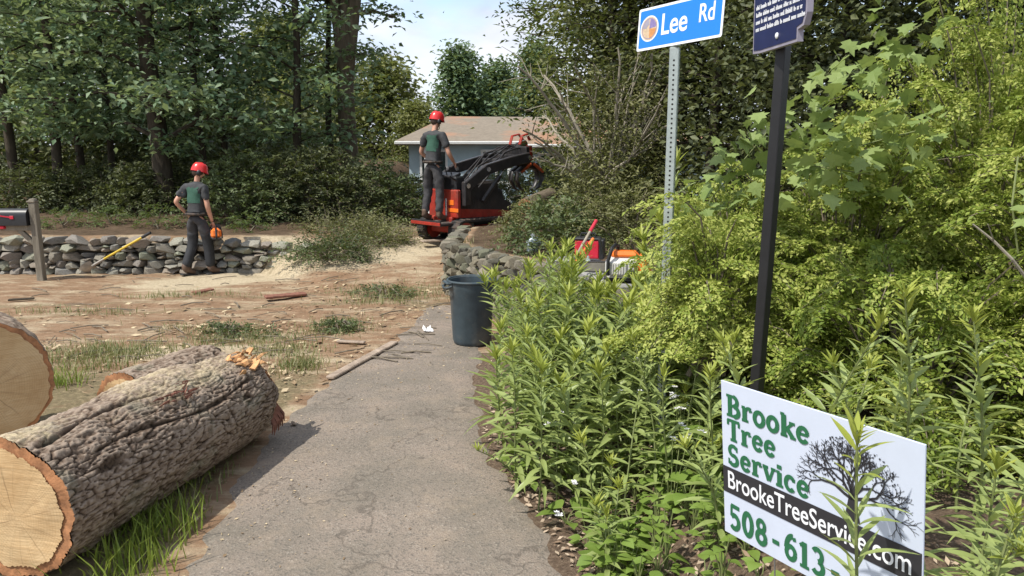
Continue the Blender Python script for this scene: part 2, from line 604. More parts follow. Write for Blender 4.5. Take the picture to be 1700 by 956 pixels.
M['core'] = mat_basic('wall_core', (0.07, 0.06, 0.045), 0.95, 0.4, 9, bmp=0.6, bd=0.02)
M['galv'] = mat_basic('galvanized', (0.42, 0.47, 0.45), 0.45, 0.15, 25, metal=0.55, bmp=0.05)
M['hole'] = mat_basic('punched_hole', (0.02, 0.02, 0.02), 0.9, 0.1, 5)
M['black_post'] = mat_basic('black_post', (0.009, 0.009, 0.010), 0.5, 0.3, 18, bmp=0.1)
M['sign_blue'] = mat_basic('sign_blue', (0.01, 0.20, 0.72), 0.35, 0.04, 6, bmp=0)
M['sign_white'] = mat_basic('sign_white', (0.80, 0.82, 0.85), 0.4, 0.03, 6, bmp=0)
M['sign_navy'] = mat_basic('sign_navy', (0.016, 0.022, 0.085), 0.4, 0.15, 12, bmp=0)
M['sign_edge'] = mat_basic('sign_edge', (0.30, 0.28, 0.34), 0.5, 0.15, 12, bmp=0)
M['lawn_white'] = mat_basic('lawn_white', (0.56, 0.62, 0.74), 0.4, 0.04, 8, bmp=0.03)
M['print_green'] = mat_basic('print_green', (0.018, 0.13, 0.055), 0.5, 0.1, 30, bmp=0)
M['print_black'] = mat_basic('print_black', (0.025, 0.025, 0.03), 0.5, 0.1, 30, bmp=0)
M['wire'] = mat_basic('wire', (0.35, 0.35, 0.35), 0.35, 0.1, 20, metal=0.8)
M['seal_tan'] = mat_basic('seal_tan', (0.55, 0.42, 0.28), 0.5, 0.2, 60, bmp=0)
M['seal_plum'] = mat_basic('seal_plum', (0.22, 0.18, 0.38), 0.5, 0.2, 60, bmp=0)
M['seal_gold'] = mat_basic('seal_gold', (0.55, 0.25, 0.08), 0.5, 0.2, 60, bmp=0)
M['can'] = mat_basic('bin_plastic', (0.045, 0.066, 0.078), 0.5, 0.2, 9, bmp=0.08, dirt=((0.25, 0.22, 0.18), 0.35))
M['can_dark'] = mat_basic('bin_inside', (0.03, 0.04, 0.05), 0.7, 0.2, 9)
M['red'] = mat_basic('red_paint', (0.33, 0.028, 0.016), 0.4, 0.3, 9, bmp=0.05, dirt=((0.16, 0.10, 0.07), 0.5))
M['red_orange'] = mat_basic('red_orange_paint', (0.55, 0.09, 0.02), 0.4, 0.2, 9, bmp=0.05, dirt=((0.2, 0.12, 0.08), 0.6))
M['black_steel'] = mat_basic('black_steel', (0.025, 0.023, 0.024), 0.4, 0.4, 10, bmp=0.1, dirt=((0.12, 0.09, 0.07), 0.35))
M['rubber'] = mat_basic('rubber', (0.022, 0.021, 0.02), 0.8, 0.4, 14, bmp=0.2, dirt=((0.17, 0.11, 0.075), 0.7))
M['chrome'] = mat_basic('chrome_rod', (0.6, 0.6, 0.62), 0.2, 0.05, 10, metal=1.0, bmp=0)
M['orange'] = mat_basic('orange_plastic', (0.78, 0.17, 0.02), 0.35, 0.12, 12, bmp=0)
M['saw_white'] = mat_basic('saw_light_plastic', (0.66, 0.65, 0.62), 0.4, 0.1, 14, bmp=0, dirt=((0.25, 0.2, 0.15), 0.4))
M['black_plastic'] = mat_basic('black_plastic', (0.02, 0.02, 0.022), 0.4, 0.25, 14, bmp=0.05)
M['red_plastic'] = mat_basic('red_plastic', (0.55, 0.02, 0.045), 0.35, 0.1, 12, bmp=0)
M['jug'] = mat_basic('jug_plastic', (0.42, 0.50, 0.56), 0.35, 0.1, 10, bmp=0)
M['yellow'] = mat_basic('yellow_handle', (0.62, 0.44, 0.05), 0.45, 0.15, 10, bmp=0.05)
M['steel'] = mat_basic('worn_steel', (0.36, 0.33, 0.29), 0.5, 0.3, 10, metal=0.6)
M['post_wood'] = mat_bark('post_wood', (0.13, 0.115, 0.09), (0.30, 0.27, 0.215), 6)
M['plank'] = mat_bark('plank_wood', (0.20, 0.155, 0.12), (0.46, 0.37, 0.29), 6)
M['paper'] = mat_basic('paper', (0.78, 0.76, 0.75), 0.7, 0.05, 20)
M['skin'] = mat_basic('skin', (0.55, 0.30, 0.21), 0.5, 0.08, 20, bmp=0)
M['hair'] = mat_basic('hair', (0.05, 0.03, 0.02), 0.7, 0.2, 40)
M['shirt'] = mat_basic('shirt_cloth', (0.045, 0.047, 0.05), 0.85, 0.25, 18, bmp=0.3)
M['shirt_print'] = mat_basic('shirt_print', (0.032, 0.095, 0.065), 0.85, 0.2, 40, bmp=0)
M['trousers'] = mat_basic('trousers_cloth', (0.05, 0.049, 0.052), 0.9, 0.3, 14, bmp=0.4)
M['chaps'] = mat_basic('chaps_cloth', (0.022, 0.024, 0.028), 0.8, 0.3, 14, bmp=0.3)
M['boot'] = mat_basic('boot_leather', (0.10, 0.06, 0.04), 0.7, 0.3, 16, dirt=((0.26, 0.17, 0.11), 0.6))
M['helmet'] = mat_basic('helmet_red', (0.62, 0.03, 0.03), 0.3, 0.06, 10, bmp=0)
M['house_wall'] = mat_basic('house_siding', (0.45, 0.58, 0.65), 0.7, 0.08, 4, bmp=0.1)
M['white_trim'] = mat_basic('white_trim', (0.72, 0.73, 0.72), 0.5, 0.05, 6, bmp=0)
M['glass'] = mat_basic('window_glass', (0.04, 0.06, 0.06), 0.08, 0.1, 3, bmp=0, spec=0.8)

def mat_shingle():
    m, nt, n, l, b = nodes_of('roof_shingle')
    p = geopos(n)
    f = noise(n, l, 0.5, 5, 0.6, p)
    f2 = noise(n, l, 7, 6, 0.7, p)
    c = ramp(n, l, f2, [(0.3, (0.17, 0.14, 0.105)), (0.7, (0.255, 0.215, 0.165))])
    c = mixrgb(n, l, ramp(n, l, f, [(0.48, 0.0), (0.6, 0.75)]), c, (0.36, 0.18, 0.10))
    l.new(c, b.inputs['Base Color'])
    b.inputs['Roughness'].default_value = 0.9
    return m
M['shingle'] = mat_shingle()

def mat_endgrain(name, inner, outer, heart):
    m, nt, n, l, b = nodes_of(name)
    oc = objco(n)
    f = noise(n, l, 2.2, 6, 0.7, oc)
    wv = n.new('ShaderNodeVectorMath'); wv.operation = 'LENGTH'
    nz = n.new('ShaderNodeTexNoise'); nz.inputs['Scale'].default_value = 4; nz.inputs['Detail'].default_value = 3
    l.new(oc, nz.inputs['Vector'])
    ad = n.new('ShaderNodeVectorMath'); ad.operation = 'MULTIPLY_ADD'
    ad.inputs[1].default_value = (0.06, 0.06, 0.0)
    l.new(nz.outputs['Color'], ad.inputs[0]); l.new(oc, ad.inputs[2])
    l.new(ad.outputs[0], wv.inputs[0])
    sn = n.new('ShaderNodeMath'); sn.operation = 'MULTIPLY'; sn.inputs[1].default_value = 420
    l.new(wv.outputs['Value'], sn.inputs[0])
    si = n.new('ShaderNodeMath'); si.operation = 'SINE'; l.new(sn.outputs[0], si.inputs[0])
    c = ramp(n, l, f, [(0.3, heart), (0.5, inner), (0.72, outer)])
    c = mixrgb(n, l, ramp(n, l, si.outputs[0], [(0.4, 0.0), (1.0, 0.34)]), c, heart)
    mp = n.new('ShaderNodeMapping'); mp.inputs['Scale'].default_value = (3, 40, 3); mp.inputs['Rotation'].default_value = (0, 0, 0.5)
    l.new(oc, mp.inputs['Vector'])
    cut = noise(n, l, 1.0, 4, 0.6, mp.outputs[0])
    c = mixrgb(n, l, ramp(n, l, cut, [(0.5, 0.0), (0.7, 0.3)]), c, heart)
    gr = n.new('ShaderNodeTexGradient'); gr.gradient_type = 'RADIAL'
    l.new(ad.outputs[0], gr.inputs['Vector'])
    an = n.new('ShaderNodeMath'); an.operation = 'MULTIPLY'; an.inputs[1].default_value = 21
    l.new(gr.outputs['Fac'], an.inputs[0])
    n1 = n.new('ShaderNodeTexNoise'); n1.noise_dimensions = '1D'; n1.inputs['Scale'].default_value = 1.0; n1.inputs['Detail'].default_value = 2
    l.new(an.outputs[0], n1.inputs['W'])
    ck = ramp(n, l, n1.outputs['Fac'], [(0.0, 0.0), (0.487, 0.0), (0.5, 0.75), (0.513, 0.0)])
    lm = ramp(n, l, wv.outputs['Value'], [(0.0, 0.0), (0.03, 1.0), (0.2, 0.6), (0.3, 0.0)])
    ml = n.new('ShaderNodeMath'); ml.operation = 'MULTIPLY'; l.new(ck, ml.inputs[0]); l.new(lm, ml.inputs[1])
    c = mixrgb(n, l, ml.outputs[0], c, (0.16, 0.09, 0.045))
    stn = noise(n, l, 5, 6, 0.7, oc)
    c = mixrgb(n, l, ramp(n, l, stn, [(0.55, 0.0), (0.72, 0.55)]), c, (0.36, 0.22, 0.11))
    l.new(c, b.inputs['Base Color'])
    b.inputs['Roughness'].default_value = 0.85
    b.inputs['Specular IOR Level'].default_value = 0.2
    bump(n, l, b, cut, 0.5, 0.01)
    return m
M['endgrain'] = mat_endgrain('endgrain', (0.56, 0.39, 0.21), (0.64, 0.48, 0.28), (0.42, 0.26, 0.12))
M['cambium'] = mat_basic('cambium', (0.37, 0.17, 0.075), 0.85, 0.55, 9, bmp=0.5, bd=0.01)
M['splinter'] = mat_basic('splinter', (0.55, 0.30, 0.13), 0.8, 0.5, 16, bmp=0.4, bd=0.01)
M['inner_bark'] = mat_basic('inner_bark', (0.20, 0.085, 0.055), 0.85, 0.4, 20, bmp=0.4)
M['chips'] = mat_leaf('chips', (0.10, 0.065, 0.04), (0.30, 0.21, 0.12), (0.52, 0.42, 0.27), 0.0, 0.9, cscale=5)

def mat_log():
    m, nt, n, l, b = nodes_of('log_bark')
    a = n.new('ShaderNodeAttribute'); a.attribute_name = 'relief'
    oc = objco(n)
    f = noise(n, l, 26, 7, 0.75, oc)
    f2 = noise(n, l, 3.0, 5, 0.6, oc)
    ad = n.new('ShaderNodeMath'); ad.operation = 'MULTIPLY_ADD'; ad.inputs[1].default_value = 0.45
    l.new(f, ad.inputs[0]); l.new(a.outputs['Fac'], ad.inputs[2])
    c = ramp(n, l, ad.outputs[0], [(0.20, (0.022, 0.015, 0.010)), (0.45, (0.095, 0.066, 0.046)), (0.75, (0.19, 0.14, 0.104)), (1.0, (0.31, 0.245, 0.19))])
    c = mixrgb(n, l, ramp(n, l, f2, [(0.55, 0.0), (0.7, 0.4)]), c, (0.23, 0.25, 0.18))
    at2 = n.new('ShaderNodeAttribute'); at2.attribute_name = 'sawdust'
    ms = n.new('ShaderNodeMath'); ms.operation = 'MULTIPLY_ADD'; ms.inputs[1].default_value = 0.8
    l.new(f, ms.inputs[0]); l.new(at2.outputs['Fac'], ms.inputs[2])
    c = mixrgb(n, l, ramp(n, l, ms.outputs[0], [(0.72, 0.0), (1.05, 0.85)]), c, (0.56, 0.47, 0.30))
    l.new(c, b.inputs['Base Color'])
    b.inputs['Roughness'].default_value = 0.92
    b.inputs['Specular IOR Level'].default_value = 0.15
    bump(n, l, b, f, 0.6, 0.012)
    return m
M['log'] = mat_log()
M['ground'] = mat_ground()
M['asphalt'] = mat_asphalt()
M['mulch'] = mat_mulch()

# ================================================================== SETTING: ground, drive, bed
PATH_L = [(285, 956), (345, 850), (400, 760), (470, 690), (540, 638), (630, 580), (690, 530), (715, 500)]
PATH_R = [(955, 956), (900, 860), (830, 760), (806, 700), (802, 620), (806, 575), (806, 530), (796, 500)]
pl = [gnd(*p) for p in PATH_L]
pr = [gnd(*p) for p in PATH_R]
PLx = lambda y: np.interp(y, [-4] + [p.y for p in pl], [-1.35] + [p.x for p in pl])
PRx = lambda y: np.interp(y, [-4, 2.6] + [p.y for p in pr], [0.4, 0.4] + [p.x for p in pr])

def axis(a, b, step, far_a, far_b, g=1.22):
    v = list(np.arange(a, b + step / 2, step))
    s, x = step, v[-1]
    while x < far_b:
        s *= g; x += s; v.append(x)
    s, x = step, v[0]
    pre = []
    while x > far_a:
        s *= g; x -= s; pre.append(x)
    return np.array(pre[::-1] + v)

gx = axis(-9, 6, 0.1, -500, 500)
gy = axis(-3, 16, 0.1, -60, 900)
GX, GY = np.meshgrid(gx, gy)
GZ = H(GX, GY)
nxg, nyg = len(gx), len(gy)
V = np.stack([GX, GY, GZ], -1).reshape(-1, 3)
ii = np.arange(nyg * nxg).reshape(nyg, nxg)
Q = np.stack([ii[:-1, :-1], ii[:-1, 1:], ii[1:, 1:], ii[1:, :-1]], -1).reshape(-1, 4)
fc = V[Q].mean(1)
sdist = line_dist(fc[:, 0], fc[:, 1], WALL_LINE)
bed_m = (fc[:, 0] > (PLx(fc[:, 1]) + PRx(fc[:, 1])) * 0.5) & (fc[:, 1] < 7.6) & (fc[:, 1] > -2.5) & (fc[:, 0] < 3.6)

def zone_attr(me, V):
    x, y = V[:, 0], V[:, 1]
    s = line_dist(x, y, WALL_LINE)
    woods = np.maximum(sm((y - 12.9) / 0.5) * sm((-3.3 - x) / 1.5), sm((s - 0.1) / 0.3))
    woods = np.maximum(woods, sm((y - 17) / 3))
    lit = 0.50 * sm((7.4 - y) / 0.8) * sm((PLx(y) - x + 0.1) / 0.3)
    lit = np.maximum(lit, 0.42 * np.exp(-((x + 1.1) / 0.7) ** 2 - ((y - 10.0) / 0.7) ** 2))
    for rx0, sl in ((-5.6, 0.25), (-5.0, 0.25)):
        dd = (y - (9.6 + sl * (x + 4.5) + (0.0 if rx0 < -5.3 else 0.75)))
        lit = np.maximum(lit, 0.40 * np.exp(-(dd / 0.13) ** 2))
    lit = np.maximum(lit, 0.25 * sm((y - 11.8) / .5) * sm((-3 - x)))
    pts = [gnd(300, 470), gnd(360, 464), gnd(430, 455), gnd(620, 432, .2), gnd(720, 400, .45)]
    d = np.abs(line_dist(x, y, [(p.x, p.y) for p in pts]))
    sawd = 0.48 * np.exp(-(d / 0.55) ** 2) + 0.30
    sawd = np.maximum(sawd, 0.55 * np.exp(-((x + 3.2) / 1.6) ** 2 - ((y - 7.6) / 0.5) ** 2))
    c = np.zeros((len(V), 4), np.float32)
    c[:, 0], c[:, 1], c[:, 2], c[:, 3] = lit, sawd, woods, 1
    a = me.attributes.new('zone', 'FLOAT_COLOR', 'POINT')
    a.data.foreach_set('color', c.ravel())

def sub_sheet(name, faces, mat):
    u, inv = np.unique(faces.ravel(), return_inverse=True)
    me = np_mesh(name, V[u], [inv.reshape(-1, 4)], True)
    zone_attr(me, V[u])
    o = link(name, me, None, mat)
    return tag(o, kind='structure')
sub_sheet('ground', Q[~bed_m], M['ground'])
sub_sheet('planting_bed', Q[bed_m], M['mulch'])

# asphalt drive: its own sheet with ragged edges
ys = np.concatenate([np.arange(-3, 3, 0.12), np.arange(3, 9.9, 0.045)])
wob = lambda k: (fbm(np.stack([ys * 3.1, np.full(ys.shape, k), np.zeros(ys.shape)], -1), 4, 3) - 0.5) * 0.26
xl, xr = PLx(ys) + wob(1.5), PRx(ys) + wob(7.5)
tt = np.linspace(0, 1, 15)
PX = xl[:, None] * (1 - tt) + xr[:, None] * tt
PY = np.repeat(ys[:, None], 15, 1)
PZ = H(PX, PY) + 0.012
PZ[:, 0] -= 0.03; PZ[:, -1] -= 0.03
k = np.arange(len(ys) * 15).reshape(len(ys), 15)
me = np_mesh('driveway', np.stack([PX, PY, PZ], -1).reshape(-1, 3),
             [np.stack([k[:-1, :-1], k[:-1, 1:], k[1:, 1:], k[1:, :-1]], -1).reshape(-1, 4)], True)
tag(link('driveway', me, None, M['asphalt']), kind='structure')

# ================================================================== stones
def hull_stone(seed, box=0.55):
    r = np.random.default_rng(seed)
    d = nrm(r.normal(size=(26, 3)))
    e = 1 / (np.abs(d) ** 5).sum(1) ** (1 / 5)
    p = d * (e * r.uniform(0.80, 1.04, 26))[:, None] * 0.5
    bm = bmesh.new()
    for q in p:
        bm.verts.new(q)
    g = bmesh.ops.convex_hull(bm, input=bm.verts)
    bmesh.ops.delete(bm, geom=[v for v in bm.verts if not v.link_faces], context='VERTS')
    me = bpy.data.meshes.new('stone')
    bm.to_mesh(me); bm.free()
    me.polygons.foreach_set('use_smooth', np.ones(len(me.polygons), dtype=bool))
    me.set_sharp_from_angle(angle=R(26))
    return me
STONES = [hull_stone(s) for s in range(10)]
STONES_M = []
for s in STONES:
    c = s.copy(); c.materials.append(M['stone_mossy']); STONES_M.append(c)
    s.materials.append(M['stone'])

def stone_wall(root, pts, z0, z1f, rows, wmean, depth, meshes, seed, out=0.0, skip=None):
    """stones laid in wavering courses along a polyline of world points; z1f(t) gives the top"""
    r = random.Random(seed)
    segs = []
    L = 0
    for a, b in zip(pts[:-1], pts[1:]):
        d = math.hypot(b[0] - a[0], b[1] - a[1])
        segs.append((L, d, a, b)); L += d
    def P(t):
        for s0, d, a, b in segs:
            if t <= s0 + d or s0 is segs[-1][0]:
                q = max(0, min(1, (t - s0) / d))
                return a[0] + (b[0] - a[0]) * q, a[1] + (b[1] - a[1]) * q, math.atan2(b[1] - a[1], b[0] - a[0])
    n = 0
    for k in range(rows):
        t = -r.uniform(0, wmean)
        while t < L:
            w = wmean * r.uniform(0.55, 1.6)
            tc = t + w / 2
            t += w
            x, y, an = P(max(0, min(L, tc)))
            top = z1f(tc) - z0
            hgt = top / rows
            zc = z0 + hgt * (k + 0.5) + r.uniform(-0.14, 0.14) * hgt
            hh = hgt * r.uniform(0.85, 1.35)
            if w > wmean * 0.8 and r.random() < 0.3:      # split into two small ones
                bits = [(-w * 0.24, hh * 0.24, w * 0.5, hh * 0.55), (-w * 0.24, -hh * 0.26, w * 0.5, hh * 0.5), (w * 0.25, 0, w * 0.5, hh)]
            else:
                bits = [(0, 0, w, hh)]
            for dx, dz, bw, bh in bits:
                o = bpy.data.objects.new('stone', r.choice(meshes))
                COL.objects.link(o)
                o.parent = root
                ca, sa = math.cos(an), math.sin(an)
                off = r.uniform(-0.03, 0.03) - out
                o.location = Vector((x + ca * dx - sa * off * -1, y + sa * dx + ca * off * -1, zc + dz)) - root.location
                o.scale = (bw * 1.05, depth * r.uniform(0.8, 1.15), bh * 1.08)
                o.rotation_euler = (r.uniform(-.12, .12), r.uniform(-.14, .14), an + r.uniform(-.14, .14))
                n += 1
    return n

lw = thing('retaining_wall', 'low dry fieldstone retaining wall of rounded grey and tan stones behind the mailbox', 'stone wall', (-7, 12.6, 0))
lw_line = [(-10.6, 12.62), (-5.2, 12.62), (-3.55, 12.85)]
stone_wall(lw, lw_line, -0.04, lambda t: 0.60 - 0.16 * max(0, min(1, (t - 5.6) / 1.4)), 5, 0.28, 0.32, STONES, 5)
mb = MB(); mb.box((-1.0 - 0.0, 0.22, 0.2), (5.6, 0.24, 0.54)); mb.box((2.6, 0.30, 0.14), (1.7, 0.24, 0.46), Euler((0, 0, 0.14)))
mb.build('core', M['core'], lw)

rw = thing('retaining_wall', 'mossy lichened stone retaining wall behind the grey trash can', 'stone wall', (-0.4, 9.6, 0))
stone_wall(rw, [(-0.80, 13.2), (-0.86, 10.75)], -0.02, lambda t: 0.76, 7, 0.17, 0.26, STONES_M, 8)
stone_wall(rw, [(-0.86, 10.75), (0.15, 8.6), (0.9, 6.7), (0.82, 5.9)], -0.02, lambda t: 0.74 + 0.14 * min(1, t / 4), 7, 0.17, 0.26, STONES_M, 9)
mb = MB()
for a, b in (((-0.72, 13.2), (-0.72, 10.9)), ((-0.74, 10.8), (0.3, 8.66)), ((0.3, 8.66), (1.05, 6.76)), ((1.05, 6.76), (0.97, 5.9))):
    d = Vector((b[0] - a[0], b[1] - a[1], 0)); c = Vector(((a[0] + b[0]) / 2 + 0.4, (a[1] + b[1]) / 2 - 9.6 + 0.03, 0.31))
    mb.box(c, (d.length, 0.2, 0.68), Euler((0, 0, math.atan2(d.y, d.x))))
mb.build('core', M['core'], rw)
# flat capping slabs on the near stretch
cap_r = random.Random(4)
for t, (wd, ln) in zip((0.38, 0.62, 0.86), ((0.50, 0.56), (0.54, 0.6), (0.50, 0.58))):
    x, y = 0.27 + (1.02 - 0.27) * t, 8.75 + (6.45 - 8.75) * t
    mb = MB(); mb.box((0, 0, 0), (ln, wd, 0.075), None, 0.018)
    o = mb.build('capstone', M['cap'], rw)
    o.location = Vector((x + 0.12, y, 0.893 - 0.02 * cap_r.random())) - rw.location
    o.rotation_euler = (cap_r.uniform(-.02, .02), cap_r.uniform(-.02, .02), math.atan2(-2.3, 0.75) + cap_r.uniform(-.06, .06))
CAP_Z = 0.93

# ================================================================== logs
def make_log(name, A, B, rA, rB, label, seed, bark_t=0.05, face_tilt=0.0, nu=400, nv=480, grooves=(), dust=0.45, hump=None, group=None):
    A, B = Vector(A), Vector(B)
    ax = B - A
    L = ax.length
    q = ax.to_track_quat('Z', 'Y')
    root = thing(name, label, 'log', A, 0, group)
    root.rotation_mode = 'QUATERNION'
    root.rotation_quaternion = q
    up = np.array(q.inverted() @ Vector((0, 0, 1)))
    th = np.linspace(0, 2 * math.pi, nu, endpoint=False)
    u = np.linspace(0, 1, nv)
    T, U = np.meshgrid(th, u)
    ct, st = np.cos(T), np.sin(T)
    base = rA + (rB - rA) * U
    P3 = np.stack([ct * 1.0, st * 1.0, U * L * 0.9], -1).reshape(-1, 3)
    und = (fbm(P3 * 1.4, 2, seed) - 0.5).reshape(T.shape)
    fr = np.stack([ct * rA * 27, st * rA * 27, U * L * 8.0], -1).reshape(-1, 3)
    wv = fbm(np.stack([ct * rA * 7, st * rA * 7, U * L * 5], -1).reshape(-1, 3), 2, seed + 3)
    fr = fr + (wv[:, None] - 0.5) * 3.0
    # bark plates: cells stretched along the trunk, sharp fissures between them
    Na = int(2 * math.pi * rA / 0.031)
    wa = fbm(np.stack([ct * rA * 16, st * rA * 16, U * L * 6], -1).reshape(-1, 3), 3, seed + 4).reshape(T.shape) - 0.5
    ga = T / (2 * math.pi) * Na + wa * 2.0
    gb = U * L / 0.17 + (wv.reshape(T.shape) - 0.5) * 1.6
    ia, ib = np.floor(ga).astype(np.int64), np.floor(gb).astype(np.int64)
    F1 = np.full(T.shape, 9.0); F2 = np.full(T.shape, 9.0)
    for da in (-1, 0, 1):
        for db in (-1, 0, 1):
            ca_, cb_ = ia + da, ib + db
            hx = _hash(ca_ % Na, cb_, 0 * ca_, seed); hy = _hash(ca_ % Na, cb_, 0 * ca_ + 7, seed)
            dd = np.hypot(ca_ + hx - ga, cb_ + hy - gb)
            F2 = np.where(dd < F1, F1, np.minimum(F2, dd)); F1 = np.minimum(F1, dd)
    rid = sm((F2 - F1 - 0.02) / 0.16)
    fine = fbm(np.stack([ct * rA * 60, st * rA * 60, U * L * 40], -1).reshape(-1, 3), 3, seed + 9).reshape(T.shape)
    rel = np.clip(0.50 * rid + 1.0 * (fine - 0.30) + 0.5 * wa, 0, 1)
    r = base * (1 + und * 0.07) + (rel - 0.6) * 0.017 + (wa * 0.03)
    if hump:
        t0, u0, u1, amp = hump
        dth = (T - t0 + math.pi) % (2 * math.pi) - math.pi
        r = r + amp * np.exp(-(dth / 0.55) ** 2) * sm((U - u0) / 0.3) * sm((u1 - U) / 0.07)
    for (t0, u0, u1, dep) in grooves:
        w = 0.035 + 0.02 * np.sin(U * 23)
        tt_ = t0 + 0.10 * np.sin(U * 9 + t0)
        m = np.exp(-(((T - tt_ + math.pi) % (2 * math.pi) - math.pi) / w) ** 2) * sm((U - u0) / 0.06) * sm((u1 - U) / 0.06)
        r = r - dep * m
        rel = rel * (1 - 0.9 * m)
    ed = sm((U - 0.93) / 0.07)
    r = r * (1 - 0.16 * ed ** 2)
    X, Y, Z = r * ct, r * st, U * L
    Z = Z + ed * (fbm(np.stack([ct * 5, st * 5, U], -1).reshape(-1, 3), 3, seed).reshape(T.shape) - 0.5) * 0.12
    VV = np.stack([X, Y, Z], -1).reshape(-1, 3)
    ix = np.arange(nu * nv).reshape(nv, nu)
    j = np.roll(ix, -1, 1)
    F = np.stack([ix[:-1], j[:-1], j[1:], ix[1:]], -1).reshape(-1, 4)
    me = np_mesh('bark', VV, [F], True)
    a = me.attributes.new('relief', 'FLOAT', 'POINT'); a.data.foreach_set('value', rel.ravel().astype(np.float32))
    nup = (ct * up[0] + st * up[1])
    sd = dust * sm((nup - 0.55) / 0.4) * (0.4 + 1.2 * fbm(P3 * 2.0, 3, seed + 30).reshape(T.shape))
    a = me.attributes.new('sawdust', 'FLOAT', 'POINT'); a.data.foreach_set('value', sd.ravel().astype(np.float32))
    kid(link('bark', me, root, M['log']))
    # sawn ends: end grain disc + ring of inner bark
    for end, rr, nm in ((0, r[0], 1), (nv - 1, r[-1], 0)):
        z = 0.0 if end == 0 else float(Z[-1].mean())
        def ringmesh(fr_in, fr_out, zz, nrad, wob_):
            fs, vs = [], []
            for i in range(nrad + 1):
                f = fr_in + (fr_out - fr_in) * i / nrad
                for kk in range(nu):
                    ff = f * (1 + wob_ * (math.sin(th[kk] * 3 + seed) + 0.6 * math.sin(th[kk] * 7 + 2 * seed) + 0.4 * math.sin(th[kk] * 17)) * f ** 3)
                    vs.append((rr[kk] * ff * math.cos(th[kk]), rr[kk] * ff * math.sin(th[kk]), zz + 0.006 * f * math.sin(9 * f + 4 * th[kk])))
            for i in range(nrad):
                for kk in range(nu):
                    k2 = (kk + 1) % nu
                    qd = (i * nu + kk, (i + 1) * nu + kk, (i + 1) * nu + k2, i * nu + k2)
                    fs.append(qd if end else qd[::-1])
            return vs, fs
        ft = 1 - bark_t / float(rr.mean())
        v1, f1 = ringmesh(0.02, ft, z - (0.012 if end == 0 else -0.005), 8, 0.020)
        m1 = MB(); m1.add(v1, f1)
        nb = len(m1.v); 
        m1.add([v1[kk] for kk in range(nu)], [tuple(range(nu)) if end else tuple(range(nu))[::-1]])
        m1.build('cut_face', M['endgrain'], root, True)
        v2, f2 = ringmesh(ft * 0.95, 1.0, z - (0.004 if end == 0 else -0.002), 3, 0.0)
        m2 = MB(); m2.add(v2, f2); m2.build('inner_bark_ring', M['cambium'], root, True)
    return root, q, L, r, th

A1, B1 = gnd(20, 848, 0.36), gnd(405, 652, 0.325)
_q = (B1 - A1).to_track_quat('Z', 'Y')
_h = _q.inverted() @ (Vector((-0.75, 0.1, 0.9))).normalized()      # the crotch swells up and to the left
HUMP_T = math.atan2(_h.y, _h.x) % (2 * math.pi)
log1, q1, L1, r1, th1 = make_log('felled_log', A1, B1, 0.355, 0.315, 'big rough-barked log lying beside the drive with an orange-rimmed sawn end', 21,
                                 0.055, grooves=((1.9, 0.0, 0.5, 0.03), (2.5, 0.1, 0.9, 0.016), (1.2, 0.2, 0.7, 0.016)), dust=0.40, hump=(HUMP_T, 0.25, 0.80, 0.05))
make_log('felled_log', gnd(208, 676, 0.25), gnd(352, 618, 0.255), 0.255, 0.25, 'second log lying close behind the big orange-rimmed log, only its back showing', 33, 0.045, nu=200, nv=260, dust=0.12)
def on_log(root, q, A, B, rad, u, ang):
    """point + outward normal on a log; ang measured from straight up towards the camera's right"""
    ax = (Vector(B) - Vector(A)).normalized()
    side = ax.cross(Vector((0, 0, 1))).normalized()
    upv = side.cross(ax).normalized()
    nn = upv * math.cos(ang) + side * math.sin(ang)
    p = Vector(A).lerp(Vector(B), u) + nn * rad
    return p, nn, ax
def ragged_patch(name, root, p, nn, ax, ln, wd, mat, seed, spikes=9, hgt=0.03):
    r = random.Random(seed)
    W2L = Matrix.Translation(root.location) @ root.rotation_quaternion.to_matrix().to_4x4()
    W2L = W2L.inverted()
    side = nn.cross(ax)
    mb = MB()
    for i in range(spikes):
        a = p + ax * r.uniform(-ln, ln) * 0.5 + side * r.uniform(-wd, wd) * 0.5 - nn * 0.012
        d = (ax * r.choice((-1, 1)) * r.uniform(0.5, 1) + side * r.uniform(-.35, .35) + nn * r.uniform(0.05, 0.3)).normalized()
        l_ = ln * r.uniform(0.25, 0.55)
        w = wd * r.uniform(0.12, 0.3)
        pts = [a, a + d * l_ * 0.5 + nn * hgt * 0.4, a + d * l_]
        mb.tube([W2L @ v for v in pts], [w * 0.5, w * 0.42, 0.002], 5, True, 0.45)
    return mb.build(name, mat, root)
p, nn, ax = on_log(log1, q1, A1, B1, 0.325, 0.92, 0.42)
ragged_patch('broken_stub', log1, p, nn, ax, 0.26, 0.20, M['splinter'], 3, 24, 0.035)
p, nn, ax = on_log(log1, q1, A1, B1, 0.362, 0.50, 0.60)
ragged_patch('bark_scar', log1, p, nn, ax, 0.22, 0.07, M['inner_bark'], 5, 18, 0.012)
p, nn, ax = on_log(log1, q1, A1, B1, 0.365, 0.56, 0.40)
ragged_patch('bark_scar', log1, p, nn, ax, 0.12, 0.03, M['inner_bark'], 6, 9, 0.012)
W2L = (Matrix.Translation(log1.location) @ log1.rotation_quaternion.to_matrix().to_4x4()).inverted()
mb = MB()
for i in range(7):
    p, nn, ax = on_log(log1, q1, A1, B1, 0.27, 0.985 - 0.006 * i, 1.75 + 0.03 * i)
    b = p + nn * 0.05 + ax * (0.03 - 0.012 * i) + Vector((0, 0, -0.13 - 0.02 * (i % 2)))
    mb.tube([W2L @ p, W2L @ ((p + b) / 2 + nn * 0.03), W2L @ b], [0.016, 0.011, 0.003], 5)
mb.build('bark_strip', M['inner_bark'], log1)

